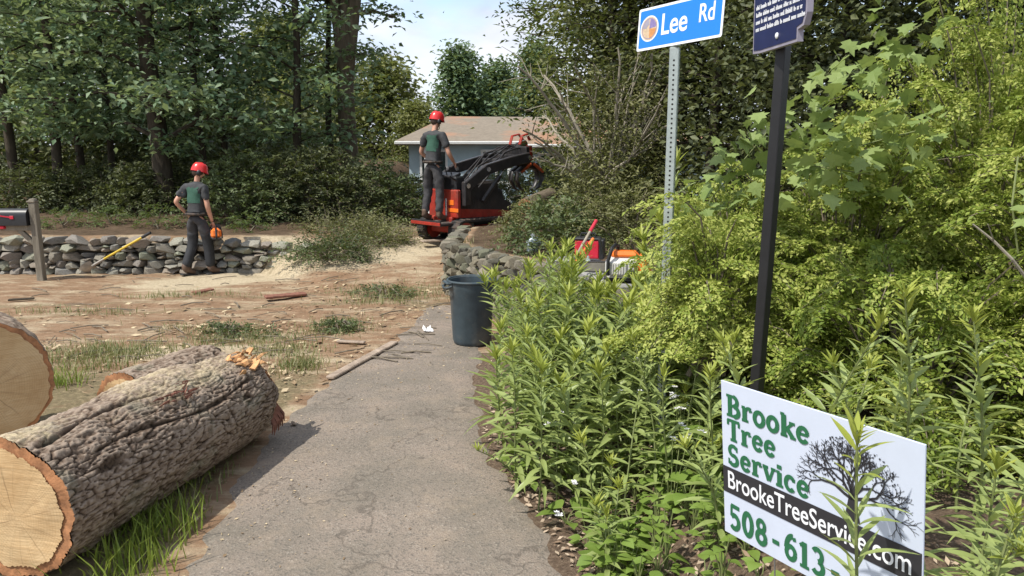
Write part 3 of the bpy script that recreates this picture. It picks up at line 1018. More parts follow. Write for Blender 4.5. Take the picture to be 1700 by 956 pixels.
A3 = at(-38, 612, 4.95); A3 = Vector((A3.x, A3.y, 0.50))
make_log('log_round', A3, A3 + Vector((-0.45, 0.55, 0)), 0.44, 0.43, 'thick round with a broad tan sawn face standing at the left edge of the picture', 41, 0.03, nu=130, nv=60, dust=0.2)

# ================================================================== litter on the ground
def rot_to(d):
    return Vector(d).to_track_quat('X', 'Z')

def leaves_np(C, D, N, L, W, fold=0.12, droop=0.15):
    D = nrm(D); S = nrm(np.cross(N, D)); N = np.cross(D, S)
    L = np.broadcast_to(np.asarray(L, float), (len(C),))[:, None]
    W = np.broadcast_to(np.asarray(W, float), (len(C),))[:, None]
    mid = C + D * L * 0.45
    tip = C + D * L - N * L * droop
    a = mid + S * W * 0.5 + N * W * fold
    b = mid - S * W * 0.5 + N * W * fold
    Vv = np.stack([C, b, tip, a], 1).reshape(-1, 3)
    i = np.arange(len(C))[:, None] * 4
    F = np.concatenate([i + np.array([[0, 1, 2]]), i + np.array([[0, 2, 3]])], 1).reshape(-1, 3)
    return Vv, F

def blades(n, xs, ys, hmin, hmax, lean, w, seed):
    r = np.random.default_rng(seed)
    z = H(xs, ys)
    h = r.uniform(hmin, hmax, n)
    a = r.uniform(0, 2 * np.pi, n)
    d = np.stack([np.cos(a), np.sin(a), np.zeros(n)], -1)
    s = np.stack([-np.sin(a), np.cos(a), np.zeros(n)], -1)
    base = np.stack([xs, ys, z - 0.01], -1)
    ln = r.uniform(0.1, 1.0, n)[:, None] * lean * h[:, None]
    up = np.array([0, 0, 1.0])
    mid = base + up * h[:, None] * 0.55 + d * ln * 0.35
    tip = base + up * h[:, None] * 0.92 + d * ln
    W = (w * r.uniform(0.6, 1.3, n))[:, None]
    Vv = np.stack([base - s * W, base + s * W, mid - s * W * 0.75, mid + s * W * 0.75, tip], 1).reshape(-1, 3)
    i = np.arange(n)[:, None] * 5
    return Vv, [(i + np.array([[0, 1, 3, 2]])), (i + np.array([[2, 3, 4]]))]

def patch(n, cx, cy, sx, sy, r):
    return cx + r.normal(0, sx, n), cy + r.normal(0, sy, n)

def grass_obj(name, patches, mat, hmin, hmax, lean, w, seed, avoid_path=True):
    r = np.random.default_rng(seed)
    xs, ys_ = [], []
    for (n, cx, cy, sx, sy) in patches:
        a, b = patch(n, cx, cy, sx, sy, r)
        xs.append(a); ys_.append(b)
    xs, ys_ = np.concatenate(xs), np.concatenate(ys_)
    if avoid_path:
        m = (xs < PLx(ys_) + 0.03) | (xs > PRx(ys_) - 0.03) | (ys_ > 8.8)
        xs, ys_ = xs[m], ys_[m]
    Vv, F = blades(len(xs), xs, ys_, hmin, hmax, lean, w, seed)
    tag(link(name, np_mesh(name, Vv, F), None, mat), 'grass blades growing in patches beside the logs and drive', 'grass', None, 'stuff')

def gp(px, py):
    g = gnd(px, py); return g.x, g.y
gpat = []
for n, px, py, sx, sy in ((1300, 130, 600, .35, .30), (900, 210, 585, .4, .18), (800, 400, 565, .35, .2), (500, 470, 585, .2, .18), (500, 500, 610, .12, .12),
                          (900, 670, 487, .5, .28), (500, 560, 545, .25, .25), (300, 300, 492, .5, .08), (250, 120, 520, .5, .1), (450, 330, 760, .2, .45), (420, 250, 850, .22, .3), (300, 620, 500, .3, .15), (250, 345, 545, .3, .12)):
    gpat.append((n, *gp(px, py), sx, sy))
grass_obj('grass', gpat, M['grass'], 0.03, 0.13, 0.9, 0.004, 3)
gpat = [(n, *gp(px, py), sx, sy) for n, px, py, sx, sy in ((230, 262, 880, .13, .12), (170, 215, 940, .12, .12), (50, 300, 800, .1, .12), (120, 95, 640, .1, .1))]
grass_obj('grass', gpat, M['grass_bright'], 0.08, 0.24, 0.9, 0.005, 4)

# wood chips and leaf litter: uncountable flakes
r = np.random.default_rng(9)
cs = []
for n, cx, cy, sx, sy in ((500, -4, 9.3, 2.2, .5), (450, -2.2, 11.0, 1.2, .5), (350, -1.4, 9.3, 0.7, .4), (350, -3.2, 8.6, .5, .2), (900, -2.6, 7.0, .8, .6), (420, -0.7, 7.6, .6, .7), (130, -1.3, 5.8, .4, .9), (60, -.6, 4.6, .5, .8), (500, -5, 7.6, 1.2, .3), (150, -1.5, 4.2, .25, .5)):
    x, y = patch(n, cx, cy, sx, sy, r); cs.append(np.stack([x, y], -1))
cs = np.concatenate(cs)
cs = cs[line_dist(cs[:, 0], cs[:, 1], WALL_LINE) < -0.12]
C = np.concatenate([cs, (H(cs[:, 0], cs[:, 1]) + 0.018)[:, None]], 1)
a = r.uniform(0, 2 * np.pi, len(C))
Dv = np.stack([np.cos(a), np.sin(a), r.normal(0, .15, len(C))], -1)
Nv = nrm(np.stack([r.normal(0, .35, len(C)), r.normal(0, .35, len(C)), np.ones(len(C))], -1))
onp = (C[:, 0] > PLx(C[:, 1])) & (C[:, 1] < 9)
Ls = np.where(onp, r.uniform(0.008, 0.03, len(C)), 0.018 + 0.10 * r.uniform(0, 1, len(C)) ** 2.5)
Vv, F = leaves_np(C, Dv, Nv, Ls, Ls * r.uniform(0.12, 0.6, len(C)), 0.05, 0.0)
tag(link('wood_chips', np_mesh('wood_chips', Vv, [F]), None, M['chips']), 'sawdust flakes and bark chips strewn over the dirt', 'wood chips', None, 'stuff')
# mulch flakes in the bed
n = 5000
x = r.uniform(-0.2, 1.6, n); y = r.uniform(2.4, 6.3, n)
m = x > PRx(y) - 0.04
x, y = x[m], y[m]
C = np.stack([x, y, H(x, y) + 0.015], -1)
a = r.uniform(0, 2 * np.pi, len(C))
Dv = np.stack([np.cos(a), np.sin(a), r.normal(0, .3, len(C))], -1)
Nv = nrm(np.stack([r.normal(0, .5, len(C)), r.normal(0, .5, len(C)), np.ones(len(C))], -1))
Ls = r.uniform(0.015, 0.06, len(C))
M['mulch_flake'] = mat_leaf('mulch_flake', (0.06, 0.035, 0.022), (0.26, 0.18, 0.12), (0.42, 0.33, 0.24), 0.0, 0.9, cscale=5)
Vv, F = leaves_np(C, Dv, Nv, Ls, Ls * 0.45, 0.08, 0.0)
tag(link('mulch', np_mesh('mulch', Vv, [F]), None, M['mulch_flake']), 'brown bark mulch and dry leaves covering the planting bed', 'mulch', None, 'stuff')

# twigs too many to count, then the single pieces that can be picked out
mb = MB(); rr = random.Random(12)
for i in range(110):
    px, py = rr.choice(((rr.uniform(0, 740), rr.uniform(455, 520)), (rr.uniform(90, 480), rr.uniform(530, 600)), (rr.uniform(380, 700), rr.uniform(480, 600))))
    g = gnd(px, py)
    if line_dist(np.array([g.x]), np.array([g.y]), WALL_LINE)[0] > -0.3: continue
    z = h1(g.x, g.y) + 0.02
    an = rr.gauss(0, 0.6); l_ = rr.uniform(0.12, 0.5)
    a = Vector((g.x, g.y, z)); b = a + Vector((math.cos(an) * l_, math.sin(an) * l_, 0.0)); b.z = h1(b.x, b.y) + 0.02
    mb.tube([a, (a + b) / 2 + Vector((0, rr.uniform(-.04, .04), 0.015)), b], [rr.uniform(.004, .009)] * 3, 5)
tag(mb.build('twigs', M['twig']), 'thin broken twigs scattered over the dirt', 'twigs', None, 'stuff')

def slab(name, label, cat, p0, p1, w, t, mat, ch=0.008, lift=0.0):
    p0, p1 = Vector(p0), Vector(p1)
    z = max(h1(p0.x, p0.y), h1(p1.x, p1.y), h1((p0.x + p1.x) / 2, (p0.y + p1.y) / 2)) + 0.012
    c = (p0 + p1) / 2
    o = MB().box((0, 0, t / 2), ((p1 - p0).length, w, t), None, ch).build(name, mat)
    o.location = (c.x, c.y, z + lift)
    d = p1 - p0
    o.rotation_euler = (0, 0, math.atan2(d.y, d.x))
    return tag(o, label, cat)
slab('plank', 'weathered split plank lying across the left edge of the drive', 'plank', gnd(548, 632), gnd(655, 572), 0.09, 0.03, M['plank'])
slab('plank', 'short thin board lying in the dirt just beyond the weathered split plank', 'plank', gnd(560, 570), gnd(606, 572), 0.06, 0.025, M['plank'])
slab('plank', 'long flat board on the dirt bank in front of the tracked machine', 'plank', gnd(700, 404, .45), gnd(772, 400, .45), 0.16, 0.03, M['plank'], lift=0.05)
slab('bark_slab', 'dark strip of bark lying in the dirt nearest the left edge of the picture', 'bark piece', gnd(14, 504), gnd(58, 501), 0.06, 0.025, M['bark_dark'])
slab('bark_slab', 'red-brown bark piece on the dirt between the walking man and the drive', 'bark piece', gnd(440, 499), gnd(508, 493), 0.16, 0.035, M['inner_bark'])
slab('bark_slab', 'short red-brown bark piece on the dirt below the walking man\'s boots', 'bark piece', gnd(322, 490), gnd(352, 484), 0.12, 0.03, M['inner_bark'])
slab('bark_slab', 'dark bark strip in the grass behind the far end of the big log', 'bark piece', gnd(352, 544), gnd(412, 549), 0.05, 0.025, M['bark_dark'])

def crumpled(name, label, cat, loc, size, mat, seed):
    rr = random.Random(seed)
    bm = bmesh.new()
    bmesh.ops.create_grid(bm, x_segments=6, y_segments=5, size=0.5)
    for v in bm.verts:
        v.co = Vector((v.co.x * size[0], v.co.y * size[1], abs(rr.gauss(0, 1)) * size[2]))
    bmesh.ops.solidify(bm, geom=bm.faces[:], thickness=0.002)
    me = bpy.data.meshes.new(name); bm.to_mesh(me); bm.free()
    o = link(name, me, None, mat); o.location = loc; o.rotation_euler = (0, 0, rr.uniform(0, 3))
    return tag(o, label, cat)
g = gnd(710, 551); crumpled('paper_scrap', 'crumpled white paper scrap on the asphalt left of the trash can', 'paper', (g.x, g.y, 0.02), (0.16, 0.1, 0.022), M['paper'], 3)
g = gnd(488, 708); crumpled('wood_flake', 'pale wood flake on the asphalt beside the far end of the big log', 'wood chip', (g.x, g.y, 0.02), (0.07, 0.04, 0.012), M['plank'], 4)

# ================================================================== foliage builders
def spray(points, n_per, sig, r, L, W, up=0.9, outdir=None, jitter=0.6):
    """leaf clumps: flattened gaussian clouds round each point, leaves facing mostly up"""
    P = np.repeat(points, n_per, 0)
    n = len(P)
    C = P + r.normal(0, 1, (n, 3)) * np.array(sig)
    a = r.uniform(0, 2 * np.pi, n)
    D = np.stack([np.cos(a), np.sin(a), r.normal(-0.25, 0.35, n)], -1)
    N = np.stack([r.normal(0, jitter, n), r.normal(0, jitter, n), np.full(n, up)], -1)
    if outdir is not None:
        N = N + outdir
    Ls = L * r.uniform(0.65, 1.3, n)
    return C, D, nrm(N), Ls, Ls * W

def make_tree(name, label, cat, seed, height, r0, cb, cr, nlimb, n_leaf, leafL, leafW, mleaf, mbark, loc, lean=(0, 0), fork=None, group=None, bare_to=0.0, sig=(.30, .30, .14), top_r=0.25):
    rr = random.Random(seed)
    r = np.random.default_rng(seed)
    root = thing(name, label, cat, loc, 0, group)
    tr = MB()
    def trunk_pt(h):
        return Vector((lean[0] * h + 0.05 * math.sin(h * 1.1 + seed), lean[1] * h + 0.05 * math.cos(h * 0.9 + seed), h))
    hs = np.linspace(-0.15, height, 14)
    tr.tube([trunk_pt(h) for h in hs], [r0 * (1.25 if i == 0 else 1) * (1 - 0.82 * (max(h, 0) / height)) + 0.008 for i, h in enumerate(hs)], 10)
    pts = []
    if fork:
        for fx, fy, fh in fork:
            base = trunk_pt(fh)
            fp = [base + Vector((fx * t, fy * t, t)) * 1.0 for t in np.linspace(0, height - fh, 7)]
            tr.tube(fp, [r0 * 0.75 * (1 - 0.8 * i / 6) for i in range(7)], 9)
            for p_ in fp[3:]:
                pts.append(tuple(p_))
    for i in range(nlimb):
        t = (i + rr.random()) / nlimb
        h = cb + (height * 0.97 - cb) * t
        prof = cr * (0.75 + 0.35 * math.sin(t * math.pi)) * (1 - (1 - top_r) * max(0, t - 0.35) / 0.65)
        an = i * 2.399 + rr.uniform(-.5, .5)
        el = rr.uniform(-0.05, 0.35) + 0.5 * t
        ln = prof * rr.uniform(0.7, 1.15)
        b = trunk_pt(h)
        d = Vector((math.cos(an) * math.cos(el), math.sin(an) * math.cos(el), math.sin(el)))
        mid = b + d * ln * 0.5 + Vector((0, 0, 0.06 * ln))
        end = b + d * ln + Vector((0, 0, -0.10 * ln))
        rad = max(0.012, r0 * 0.32 * (1 - 0.6 * t))
        tr.tube([b, mid, end], [rad, rad * 0.6, 0.006], 5)
        for q in np.linspace(0.35, 1.0, 4):
            p_ = b.lerp(mid, q * 2) if q < .5 else mid.lerp(end, q * 2 - 1)
            pts.append(tuple(p_))
        for k in range(4):
            q = rr.uniform(0.3, 0.95)
            s = b.lerp(mid, q * 2) if q < .5 else mid.lerp(end, q * 2 - 1)
            a2 = an + rr.choice((-1, 1)) * rr.uniform(0.5, 1.2)
            l2 = ln * rr.uniform(0.25, 0.5)
            e2 = s + Vector((math.cos(a2) * l2, math.sin(a2) * l2, rr.uniform(-.15, .25) * l2))
            tr.tube([s, e2], [rad * 0.35 + 0.003, 0.004], 4, False)
            pts.append(tuple(s.lerp(e2, 0.55))); pts.append(tuple(e2))
    pts = np.array(pts)
    tr.build('trunk', mbark, root, True)
    k = max(1, int(n_leaf / len(pts)))
    ax = np.stack([trunk_pt(z) for z in pts[:, 2]])
    C, D, N, Ls, Ws = spray(pts, k, sig, r, leafL, leafW)
    Vv, F = leaves_np(C, D, N, Ls, Ws)
    kid(link('crown', np_mesh('crown', Vv, [F]), root, mleaf))
    return root

def place(px, Y, py=None):
    x = (px - 850) / FPX * Y / math.cos(PITCH) * 1.0
    p = at(px, 240 if py is None else py, Y)
    return (p.x, Y, h1(p.x, Y) - 0.03)

def tcopy(src, px, Y, rz, sc, label):
    c = copy_tree(src)
    c.location = place(px, Y)
    c.rotation_euler = (0, 0, rz)
    c.scale = (sc, sc, sc)
    c['label'] = label
    return c

GW = 'trees of the wood on the left'
oakA = make_tree('oak_tree', 'big dark-trunked tree right behind the walking man in the red helmet', 'tree', 101, 10.5, 0.20, 1.3, 2.6, 44, 11500, 0.17, 0.5, M['leaf_oak'], M['bark_dark'], place(262, 16.2), group=GW)
oakB = make_tree('oak_tree', 'thick two-stemmed grey tree nearest the gap of sky, left of the house', 'tree', 102, 12, 0.22, 4.3, 1.6, 26, 2600, 0.16, 0.5, M['leaf_oak'], M['bark_grey'], place(577, 18.0), group=GW, fork=[(0.16, -0.05, 2.7), (-0.10, 0.1, 2.9)], lean=(0.02, 0))
oakC = make_tree('maple_tree', 'slender dark tree just left of the two-stemmed grey tree', 'tree', 103, 9, 0.08, 1.8, 1.35, 26, 3000, 0.16, 0.5, M['leaf_oak'], M['bark_dark'], place(551, 18.8), group=GW)
oakD = make_tree('maple_tree', 'straight dark tree standing midway between the walking man and the two-stemmed tree', 'tree', 104, 9.5, 0.09, 1.2, 1.7, 34, 6500, 0.17, 0.5, M['leaf_oak'], M['bark_dark'], place(497, 16.8), group=GW)
tcopy(oakC, 372, 17.2, 1.1, 0.95, 'right one of the two thin close trunks right above the walking man')
tcopy(oakD, 334, 16.6, 2.3, 0.85, 'left one of the two thin close trunks right above the walking man')
tcopy(oakC, 182, 18.0, 4.0, 0.9, 'thinnest dark trunk left of the big dark-trunked tree')
tcopy(oakD, 134, 18.6, 0.7, 1.0, 'mid-sized dark trunk between the thinnest trunk and the thick one above the mailbox')
tcopy(oakD, 93, 17.0, 5.1, 1.12, 'thick dark trunk up the bank right of the mailbox')
tcopy(oakC, 12, 17.5, 2.0, 1.3, 'tree at the left edge of the picture above the mailbox')
tcopy(oakC, 285, 21.0, 3.0, 1.05, 'tree set back in the wood, behind the big dark-trunked tree')
tcopy(oakD, 225, 21.5, 1.7, 1.1, 'tree set back in the wood just left of the big dark-trunked tree')
tcopy(oakC, 60, 22, 5.5, 1.2, 'tree set back in the wood above the mailbox post')

# canopy and woodland behind: reads as one mass
def leaf_mass(name, label, boxes, leafL, mat, seed, clump=14, sig=(.45, .45, .2)):
    r = np.random.default_rng(seed)
    pts = []
    for n, x0, x1, y0, y1, z0, z1 in boxes:
        k = n // clump
        pts.append(np.stack([r.uniform(x0, x1, k), r.uniform(y0, y1, k), z0 + (z1 - z0) * r.uniform(0, 1, k)], -1))
    pts = np.concatenate(pts)
    pts[:, 2] += H(pts[:, 0], pts[:, 1])
    C, D, N, Ls, Ws = spray(pts, clump, sig, r, leafL, 0.55, jitter=0.8)
    Vv, F = leaves_np(C, D, N, Ls, Ws)
    return tag(link(name, np_mesh(name, Vv, [F]), None, mat), label, 'woodland', None, 'stuff')
leaf_mass('woodland', 'dim leafy depth of the wood behind the left trees', [(15000, -26, -10.5, 22, 30, 0.2, 6.5), (18000, -30, -14, 28, 38, 2, 9), (9000, -13.5, -8, 26, 34, 0, 3.2)], 0.26, M['leaf_far'], 55)
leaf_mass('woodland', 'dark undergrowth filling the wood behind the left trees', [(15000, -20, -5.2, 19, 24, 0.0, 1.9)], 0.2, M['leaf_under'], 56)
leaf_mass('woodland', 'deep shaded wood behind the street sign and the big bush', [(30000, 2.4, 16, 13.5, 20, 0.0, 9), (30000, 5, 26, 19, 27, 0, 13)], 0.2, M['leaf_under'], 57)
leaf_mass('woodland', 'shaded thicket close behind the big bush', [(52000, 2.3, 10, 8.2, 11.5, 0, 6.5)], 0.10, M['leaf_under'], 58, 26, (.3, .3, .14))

# trees against the sky
GB = 'trees beyond the house'
rb = make_tree('round_tree', 'left one of the pair of rounded green trees beyond the house roof', 'tree', 120, 9.6, 0.22, 1.2, 2.0, 60, 9000, 0.30, 0.55, M['leaf_distant'], M['bark_dark'], place(765, 44), group=GB, sig=(.42, .42, .32), top_r=0.22)
rb.location.z = -2.3
c = tcopy(rb, 826, 46, 2.0, 0.98, 'right one of the pair of rounded green trees beyond the house roof'); c.location.z = -2.7
c = tcopy(rb, 790, 49, 4.0, 0.8, 'lower tree filling the gap between the pair of rounded green trees'); c.location.z = -1.6
ol = make_tree('broad_tree', 'olive broad tree beyond the sky gap, just left of the house roof', 'tree', 121, 8.5, 0.2, 1.0, 3.0, 60, 9000, 0.28, 0.55, M['leaf_far'], M['bark_dark'], place(645, 38), group=GB, sig=(.45, .45, .35))
ol.location.z = -2.5
c = tcopy(ol, 560, 40, 1.0, 1.05, 'olive tree seen between the two-stemmed tree and the slender one beside it'); c.location.z = -2.2
c = tcopy(ol, 470, 38, 2.4, 1.05, 'olive tree seen low behind the straight dark trunk'); c.location.z = -1.0
c = tcopy(ol, 690, 34, 3.0, 0.52, 'small olive tree at the left end of the house roof'); c.location.z = -0.6
c = tcopy(rb, 890, 40, 1.0, 0.86, 'bright green tree behind the right end of the house roof'); c.location.z = -1.2
GR = 'trees on the right behind the signs'
pine = make_tree('larch_tree', 'feathery tree overhanging the sky from the right above the house', 'tree', 130, 11.5, 0.2, 2.0, 2.2, 60, 16000, 0.17, 0.34, M['leaf_mid'], M['bark_dark'], place(1040, 18.5), group=GR, sig=(.30, .30, .2))
tcopy(pine, 1090, 16.5, 2.0, 1.0, 'dark tree rising behind the left end of the blue road sign')
make_tree('olive_tree', 'dense olive-green tree right behind the limbs of the felled treetop', 'tree', 133, 6.5, 0.12, 0.2, 1.7, 60, 14000, 0.13, 0.45, M['leaf_far'], M['bark_dark'], place(1015, 15.6), group=GR, sig=(.26, .26, .2))
tr_ = make_tree('maple_tree', 'slim dark trunk right of the galvanized sign post', 'tree', 131, 9.5, 0.085, 1.3, 2.2, 46, 9000, 0.12, 0.55, M['leaf_under'], M['bark_dark'], place(1181, 12.5), group=GR)
tcopy(tr_, 1240, 14.5, 2.0, 1.1, 'dark tree set back between the two sign posts')
tcopy(tr_, 1395, 11.5, 3.3, 1.1, 'dark trunk behind the bush just right of the black-posted marker')
tcopy(tr_, 1530, 12.5, 1.0, 1.1, 'tree standing behind the top of the big yellow-green bush')
tcopy(tr_, 1655, 10.5, 4.3, 1.1, 'dark trunk rising behind the bush at the right edge of the picture')
tcopy(tr_, 1110, 13.8, 5.0, 1.05, 'dark tree right behind the galvanized sign post')

# ------------------------------------------------------------------ shrubs
def mound_shrub(name, label, cat, c, rad, n, leafL, leafW, mat, seed, twig_len=0.35, per=18, stems=9, group=None, arch=0.55, inner=0.25):
    """arching leafy twigs over an uneven mound"""
    r = np.random.default_rng(seed)
    rr = random.Random(seed)
    root = thing(name, label, cat, c, 0, group)
    rx, ry, rz = rad
    nt = n // per
    d = nrm(r.normal(size=(nt * 2, 3)))
    d = d[d[:, 2] > -0.25][:nt]
    nt = len(d)
    lump = 0.55 + 0.9 * fbm(d * 2.9 + seed, 3, seed)
    sc = np.where(r.uniform(size=nt) < inner, r.uniform(0.5, 0.85, nt), r.uniform(0.86, 1.05, nt))
    base = d * np.array([rx, ry, rz]) * (lump * sc)[:, None]
    base[:, 2] = np.maximum(base[:, 2], -0.1) + 0.0
    t = np.linspace(0.05, 1, per)
    a = r.uniform(0, 2 * np.pi, nt)
    side = np.stack([np.cos(a), np.sin(a), np.zeros(nt)], -1)
    out = nrm(d * np.array([1, 1, 0.8]) + side * 0.7 + np.array([0, 0, 0.35]))
    ln = twig_len * r.uniform(0.4, 1.5, nt) * np.where(r.uniform(size=nt) < 0.06, 1.7, 1.0)
    P = base[:, None] + out[:, None] * (t[None, :, None] * ln[:, None, None])
    P[:, :, 2] -= (t[None] ** 2) * ln[:, None] * arch
    tang = out[:, None] - np.array([0, 0, 1.0]) * (2 * t[None, :, None] * arch)
    sgn = np.where(np.arange(per) % 2 == 0, 1, -1)[None, :, None]
    tv = nrm(tang)
    sd = nrm(np.cross(tv, np.array([0, 0, 1.0]) + r.normal(0, .25, (nt, 1, 3))))
    D = sd * sgn + tv * 0.45 + r.normal(0, .3, (nt, per, 3))
    N = np.cross(sd, tv) * 1.0
    N = N * np.sign(N[..., 2:3] + 1e-6) + r.normal(0, .35, (nt, per, 3))
    C = P.reshape(-1, 3); D = D.reshape(-1, 3); N = nrm(N.reshape(-1, 3))
    Ls = leafL * r.uniform(0.6, 1.25, len(C)) * np.tile(1.1 - 0.5 * t, nt)
    Vv, F = leaves_np(C, D, N, Ls, Ls * leafW)
    kid(link('foliage', np_mesh('foliage', Vv, [F]), root, mat))
    mb = MB()
    for i in range(0, nt, 3):
        mb.tube([P[i, 0], P[i, per // 2], P[i, -1]], [0.004, 0.003, 0.0015], 3, False)
    for i in range(stems):
        k = rr.randrange(nt)
        e = Vector(base[k])
        mb.tube([Vector((rr.uniform(-.15, .15), rr.uniform(-.15, .15), -0.15)), e * 0.55 + Vector((0, 0, 0.08)), e], [0.016, 0.011, 0.005], 5, False)
    o = mb.build('stems', M['twig'], root); o['kind'] = 'stuff'
    return root

def spray_shrub(name, label, cat, c, rad, nsp, leafL, leafW, mat, seed, twig_len=0.16, per=10, group=None):
    """long arching sprays with leafy side twigs, dark gaps left between them"""
    r = np.random.default_rng(seed)
    rr = random.Random(seed)
    root = thing(name, label, cat, c, 0, group)
    R3 = np.array(rad)
    mb = MB()
    Cs, Ds, Ns, Ls = [], [], [], []
    ph = seed * 1.7
    for i in range(nsp):
        while True:
            d = r.normal(size=3); d /= np.linalg.norm(d)
            if d[2] > -0.12 and not (d[1] > 0.55 and r.uniform() < 0.6): break
        lump = 0.74 + 0.5 * float(fbm(np.array([d * 2.3 + ph]), 2, seed)[0])
        tip_r = lump * r.uniform(0.80, 1.12)
        if r.uniform() < 0.3: tip_r *= 0.72
        a = d * R3 * tip_r * 0.5
        e = d * R3 * tip_r
        hor = np.array([d[0], d[1], 0]) ; hor /= max(np.linalg.norm(hor), .2)
        ln = r.uniform(0.28, 0.62)
        sway = r.normal(0, .35, 3) * np.array([1, 1, .3])
        e2 = e + (hor * 0.8 + sway) * ln * 0.55 - np.array([0, 0, ln * r.uniform(0.0, 0.55)])
        m = e + np.array([0, 0, ln * 0.30])
        a[2] = max(a[2], 0.0); e2[2] = max(e2[2], 0.05)
        t = np.linspace(0, 1, 22)[:, None]
        P = a * (1 - t) ** 2 + m * 2 * t * (1 - t) + e2 * t * t
        mb.tube([P[0], P[7], P[14], P[21]], [0.007, 0.005, 0.0035, 0.0015], 4, False)
        T = nrm(np.gradient(P, axis=0))
        S = nrm(np.cross(T, np.array([0, 0, 1.0])))
        U = np.cross(S, T)
        for k in range(4, 22):
            for sg in (-1, 1):
                tl = twig_len * (1.15 - 0.75 * k / 21) * r.uniform(.6, 1.3)
                td = S[k] * sg + T[k] * r.uniform(.4, .9) + U[k] * r.uniform(-.25, .35) - np.array([0, 0, 0.12])
                td /= np.linalg.norm(td)
                q = np.linspace(0.1, 1, per)[:, None]
                pts = P[k] + td * q * tl - np.array([0, 0, 1.0]) * q ** 2 * tl * 0.25
                sd = np.cross(td, U[k]); sd /= max(np.linalg.norm(sd), 1e-6)
                al = np.where(np.arange(per) % 2 == 0, 1.0, -1.0)[:, None]
                Cs.append(pts); Ds.append(sd * al + td * 0.5 + r.normal(0, .36, (per, 3)))
                Ns.append(U[k] + r.normal(0, .5, (per, 3)))
                Ls.append(leafL * r.uniform(.5, 1.35, per))
    C, D, N, L_ = np.concatenate(Cs), np.concatenate(Ds), nrm(np.concatenate(Ns)), np.concatenate(Ls)
    Vv, F = leaves_np(C, D, N, L_, L_ * leafW)
    kid(link('foliage', np_mesh('foliage', Vv, [F]), root, mat))
    for i in range(10):
        d = r.normal(size=3); d[2] = abs(d[2]) + .3; d /= np.linalg.norm(d)
        e = Vector(d * R3 * 0.6)
        mb.tube([Vector((rr.uniform(-.15, .15), rr.uniform(-.15, .15), -0.15)), e * 0.5 + Vector((0, 0, 0.08)), e], [0.018, 0.012, 0.006], 5, False)
    o = mb.build('stems', M['twig'], root); o['kind'] = 'stuff'
    return root

def shrub_at(x, y, dz=0.0):
    return (x, y, h1(x, y) + dz)
GBU = 'yellow-green bushes on the bank at the right'
spray_shrub('leafy_shrub', 'low left shoulder of the yellow-green bush, behind the black post', 'bush', shrub_at(1.62, 5.2), (0.72, 0.7, 1.05), 120, 0.030, 0.55, M['leaf_bush'], 201, group=GBU)
spray_shrub('leafy_shrub', 'yellow-green bush bulging out right of the black post', 'bush', shrub_at(2.15, 4.9, 0.1), (0.9, 0.9, 1.55), 190, 0.030, 0.55, M['leaf_bush'], 202, group=GBU)
spray_shrub('leafy_shrub', 'tall yellow-green bush rising to the top right corner', 'bush', shrub_at(3.15, 5.0, 0.2), (1.15, 1.0, 2.15), 300, 0.031, 0.55, M['leaf_bush'], 203, group=GBU)
spray_shrub('leafy_shrub', 'yellow-green bush low down between the black post and the right edge', 'bush', shrub_at(2.05, 3.75), (0.8, 0.65, 1.05), 150, 0.028, 0.55, M['leaf_bush'], 204, group=GBU)
spray_shrub('leafy_shrub', 'yellow-green bush filling the right edge of the picture', 'bush', shrub_at(3.1, 3.6, 0.1), (0.95, 0.8, 1.7), 210, 0.028, 0.55, M['leaf_bush'], 205, group=GBU)
spray_shrub('leafy_shrub', 'small bush hiding the foot of the galvanized sign post', 'bush', shrub_at(1.10, 4.04, 0.62), (0.24, 0.22, 0.80), 70, 0.026, 0.55, M['leaf_bush'], 206, group=GBU)

# undergrowth on the left bank
GU = 'dark shrubs along the edge of the wood'
for i, (px, Y, rad, lab) in enumerate((
        (395, 15.2, (0.95, .8, 1.15), 'dark leafy shrub just right of the walking man'),
        (470, 15.6, (1.0, .8, 1.25), 'dark leafy shrub second to the right of the walking man'),
        (545, 15.8, (1.0, .8, 1.3), 'dark leafy shrub midway between the walking man and the tracked machine'),
        (620, 16.4, (0.95, .8, 1.25), 'dark leafy shrub just left of the tracked machine'),
        (300, 17.3, (1.0, .8, 1.2), 'dark shrub in deep shade at the foot of the big dark-trunked tree'),
        (60, 16.6, (.9, .7, .75), 'dark low shrub behind the mailbox at the edge of the wood'),
        (160, 17.0, (1.0, .7, .8), 'dark low shrub at the edge of the wood behind the yellow-handled shovel'),
        (225, 16.2, (.7, .6, .8), 'dark low shrub just left of the big dark-trunked tree'),
        (850, 20.0, (.9, .7, 1.35), 'shrub hiding the lower house wall behind the loader arm'),
        (905, 19.0, (.9, .7, 1.6), 'shrub hiding the right end of the house behind the grapple'),
        (675, 18.0, (0.7, .7, 0.95), 'shrub in front of the left end of the blue-grey house'))):
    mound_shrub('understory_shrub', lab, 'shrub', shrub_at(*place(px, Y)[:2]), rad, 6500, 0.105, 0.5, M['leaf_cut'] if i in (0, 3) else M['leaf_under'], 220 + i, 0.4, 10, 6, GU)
for i, (px, Y, rad, lab) in enumerate((
        (252, 14.2, (.36, .3, .38), 'small light green shrub on the bank behind the yellow-handled shovel'),
        (172, 14.6, (.3, .3, .26), 'small low green plant on the bank left of the small light green shrub'),
        (92, 14.4, (.3, .3, .28), 'small low green plant on the bank right behind the mailbox post'),
        (402, 13.9, (.3, .3, .26), 'small green plant on top of the wall right of the walking man'))):
    mound_shrub('low_plant', lab, 'plant', shrub_at(*place(px, Y)[:2]), rad, 900, 0.07, 0.35, M['leaf_mid'], 240 + i, 0.22, 10, 3)
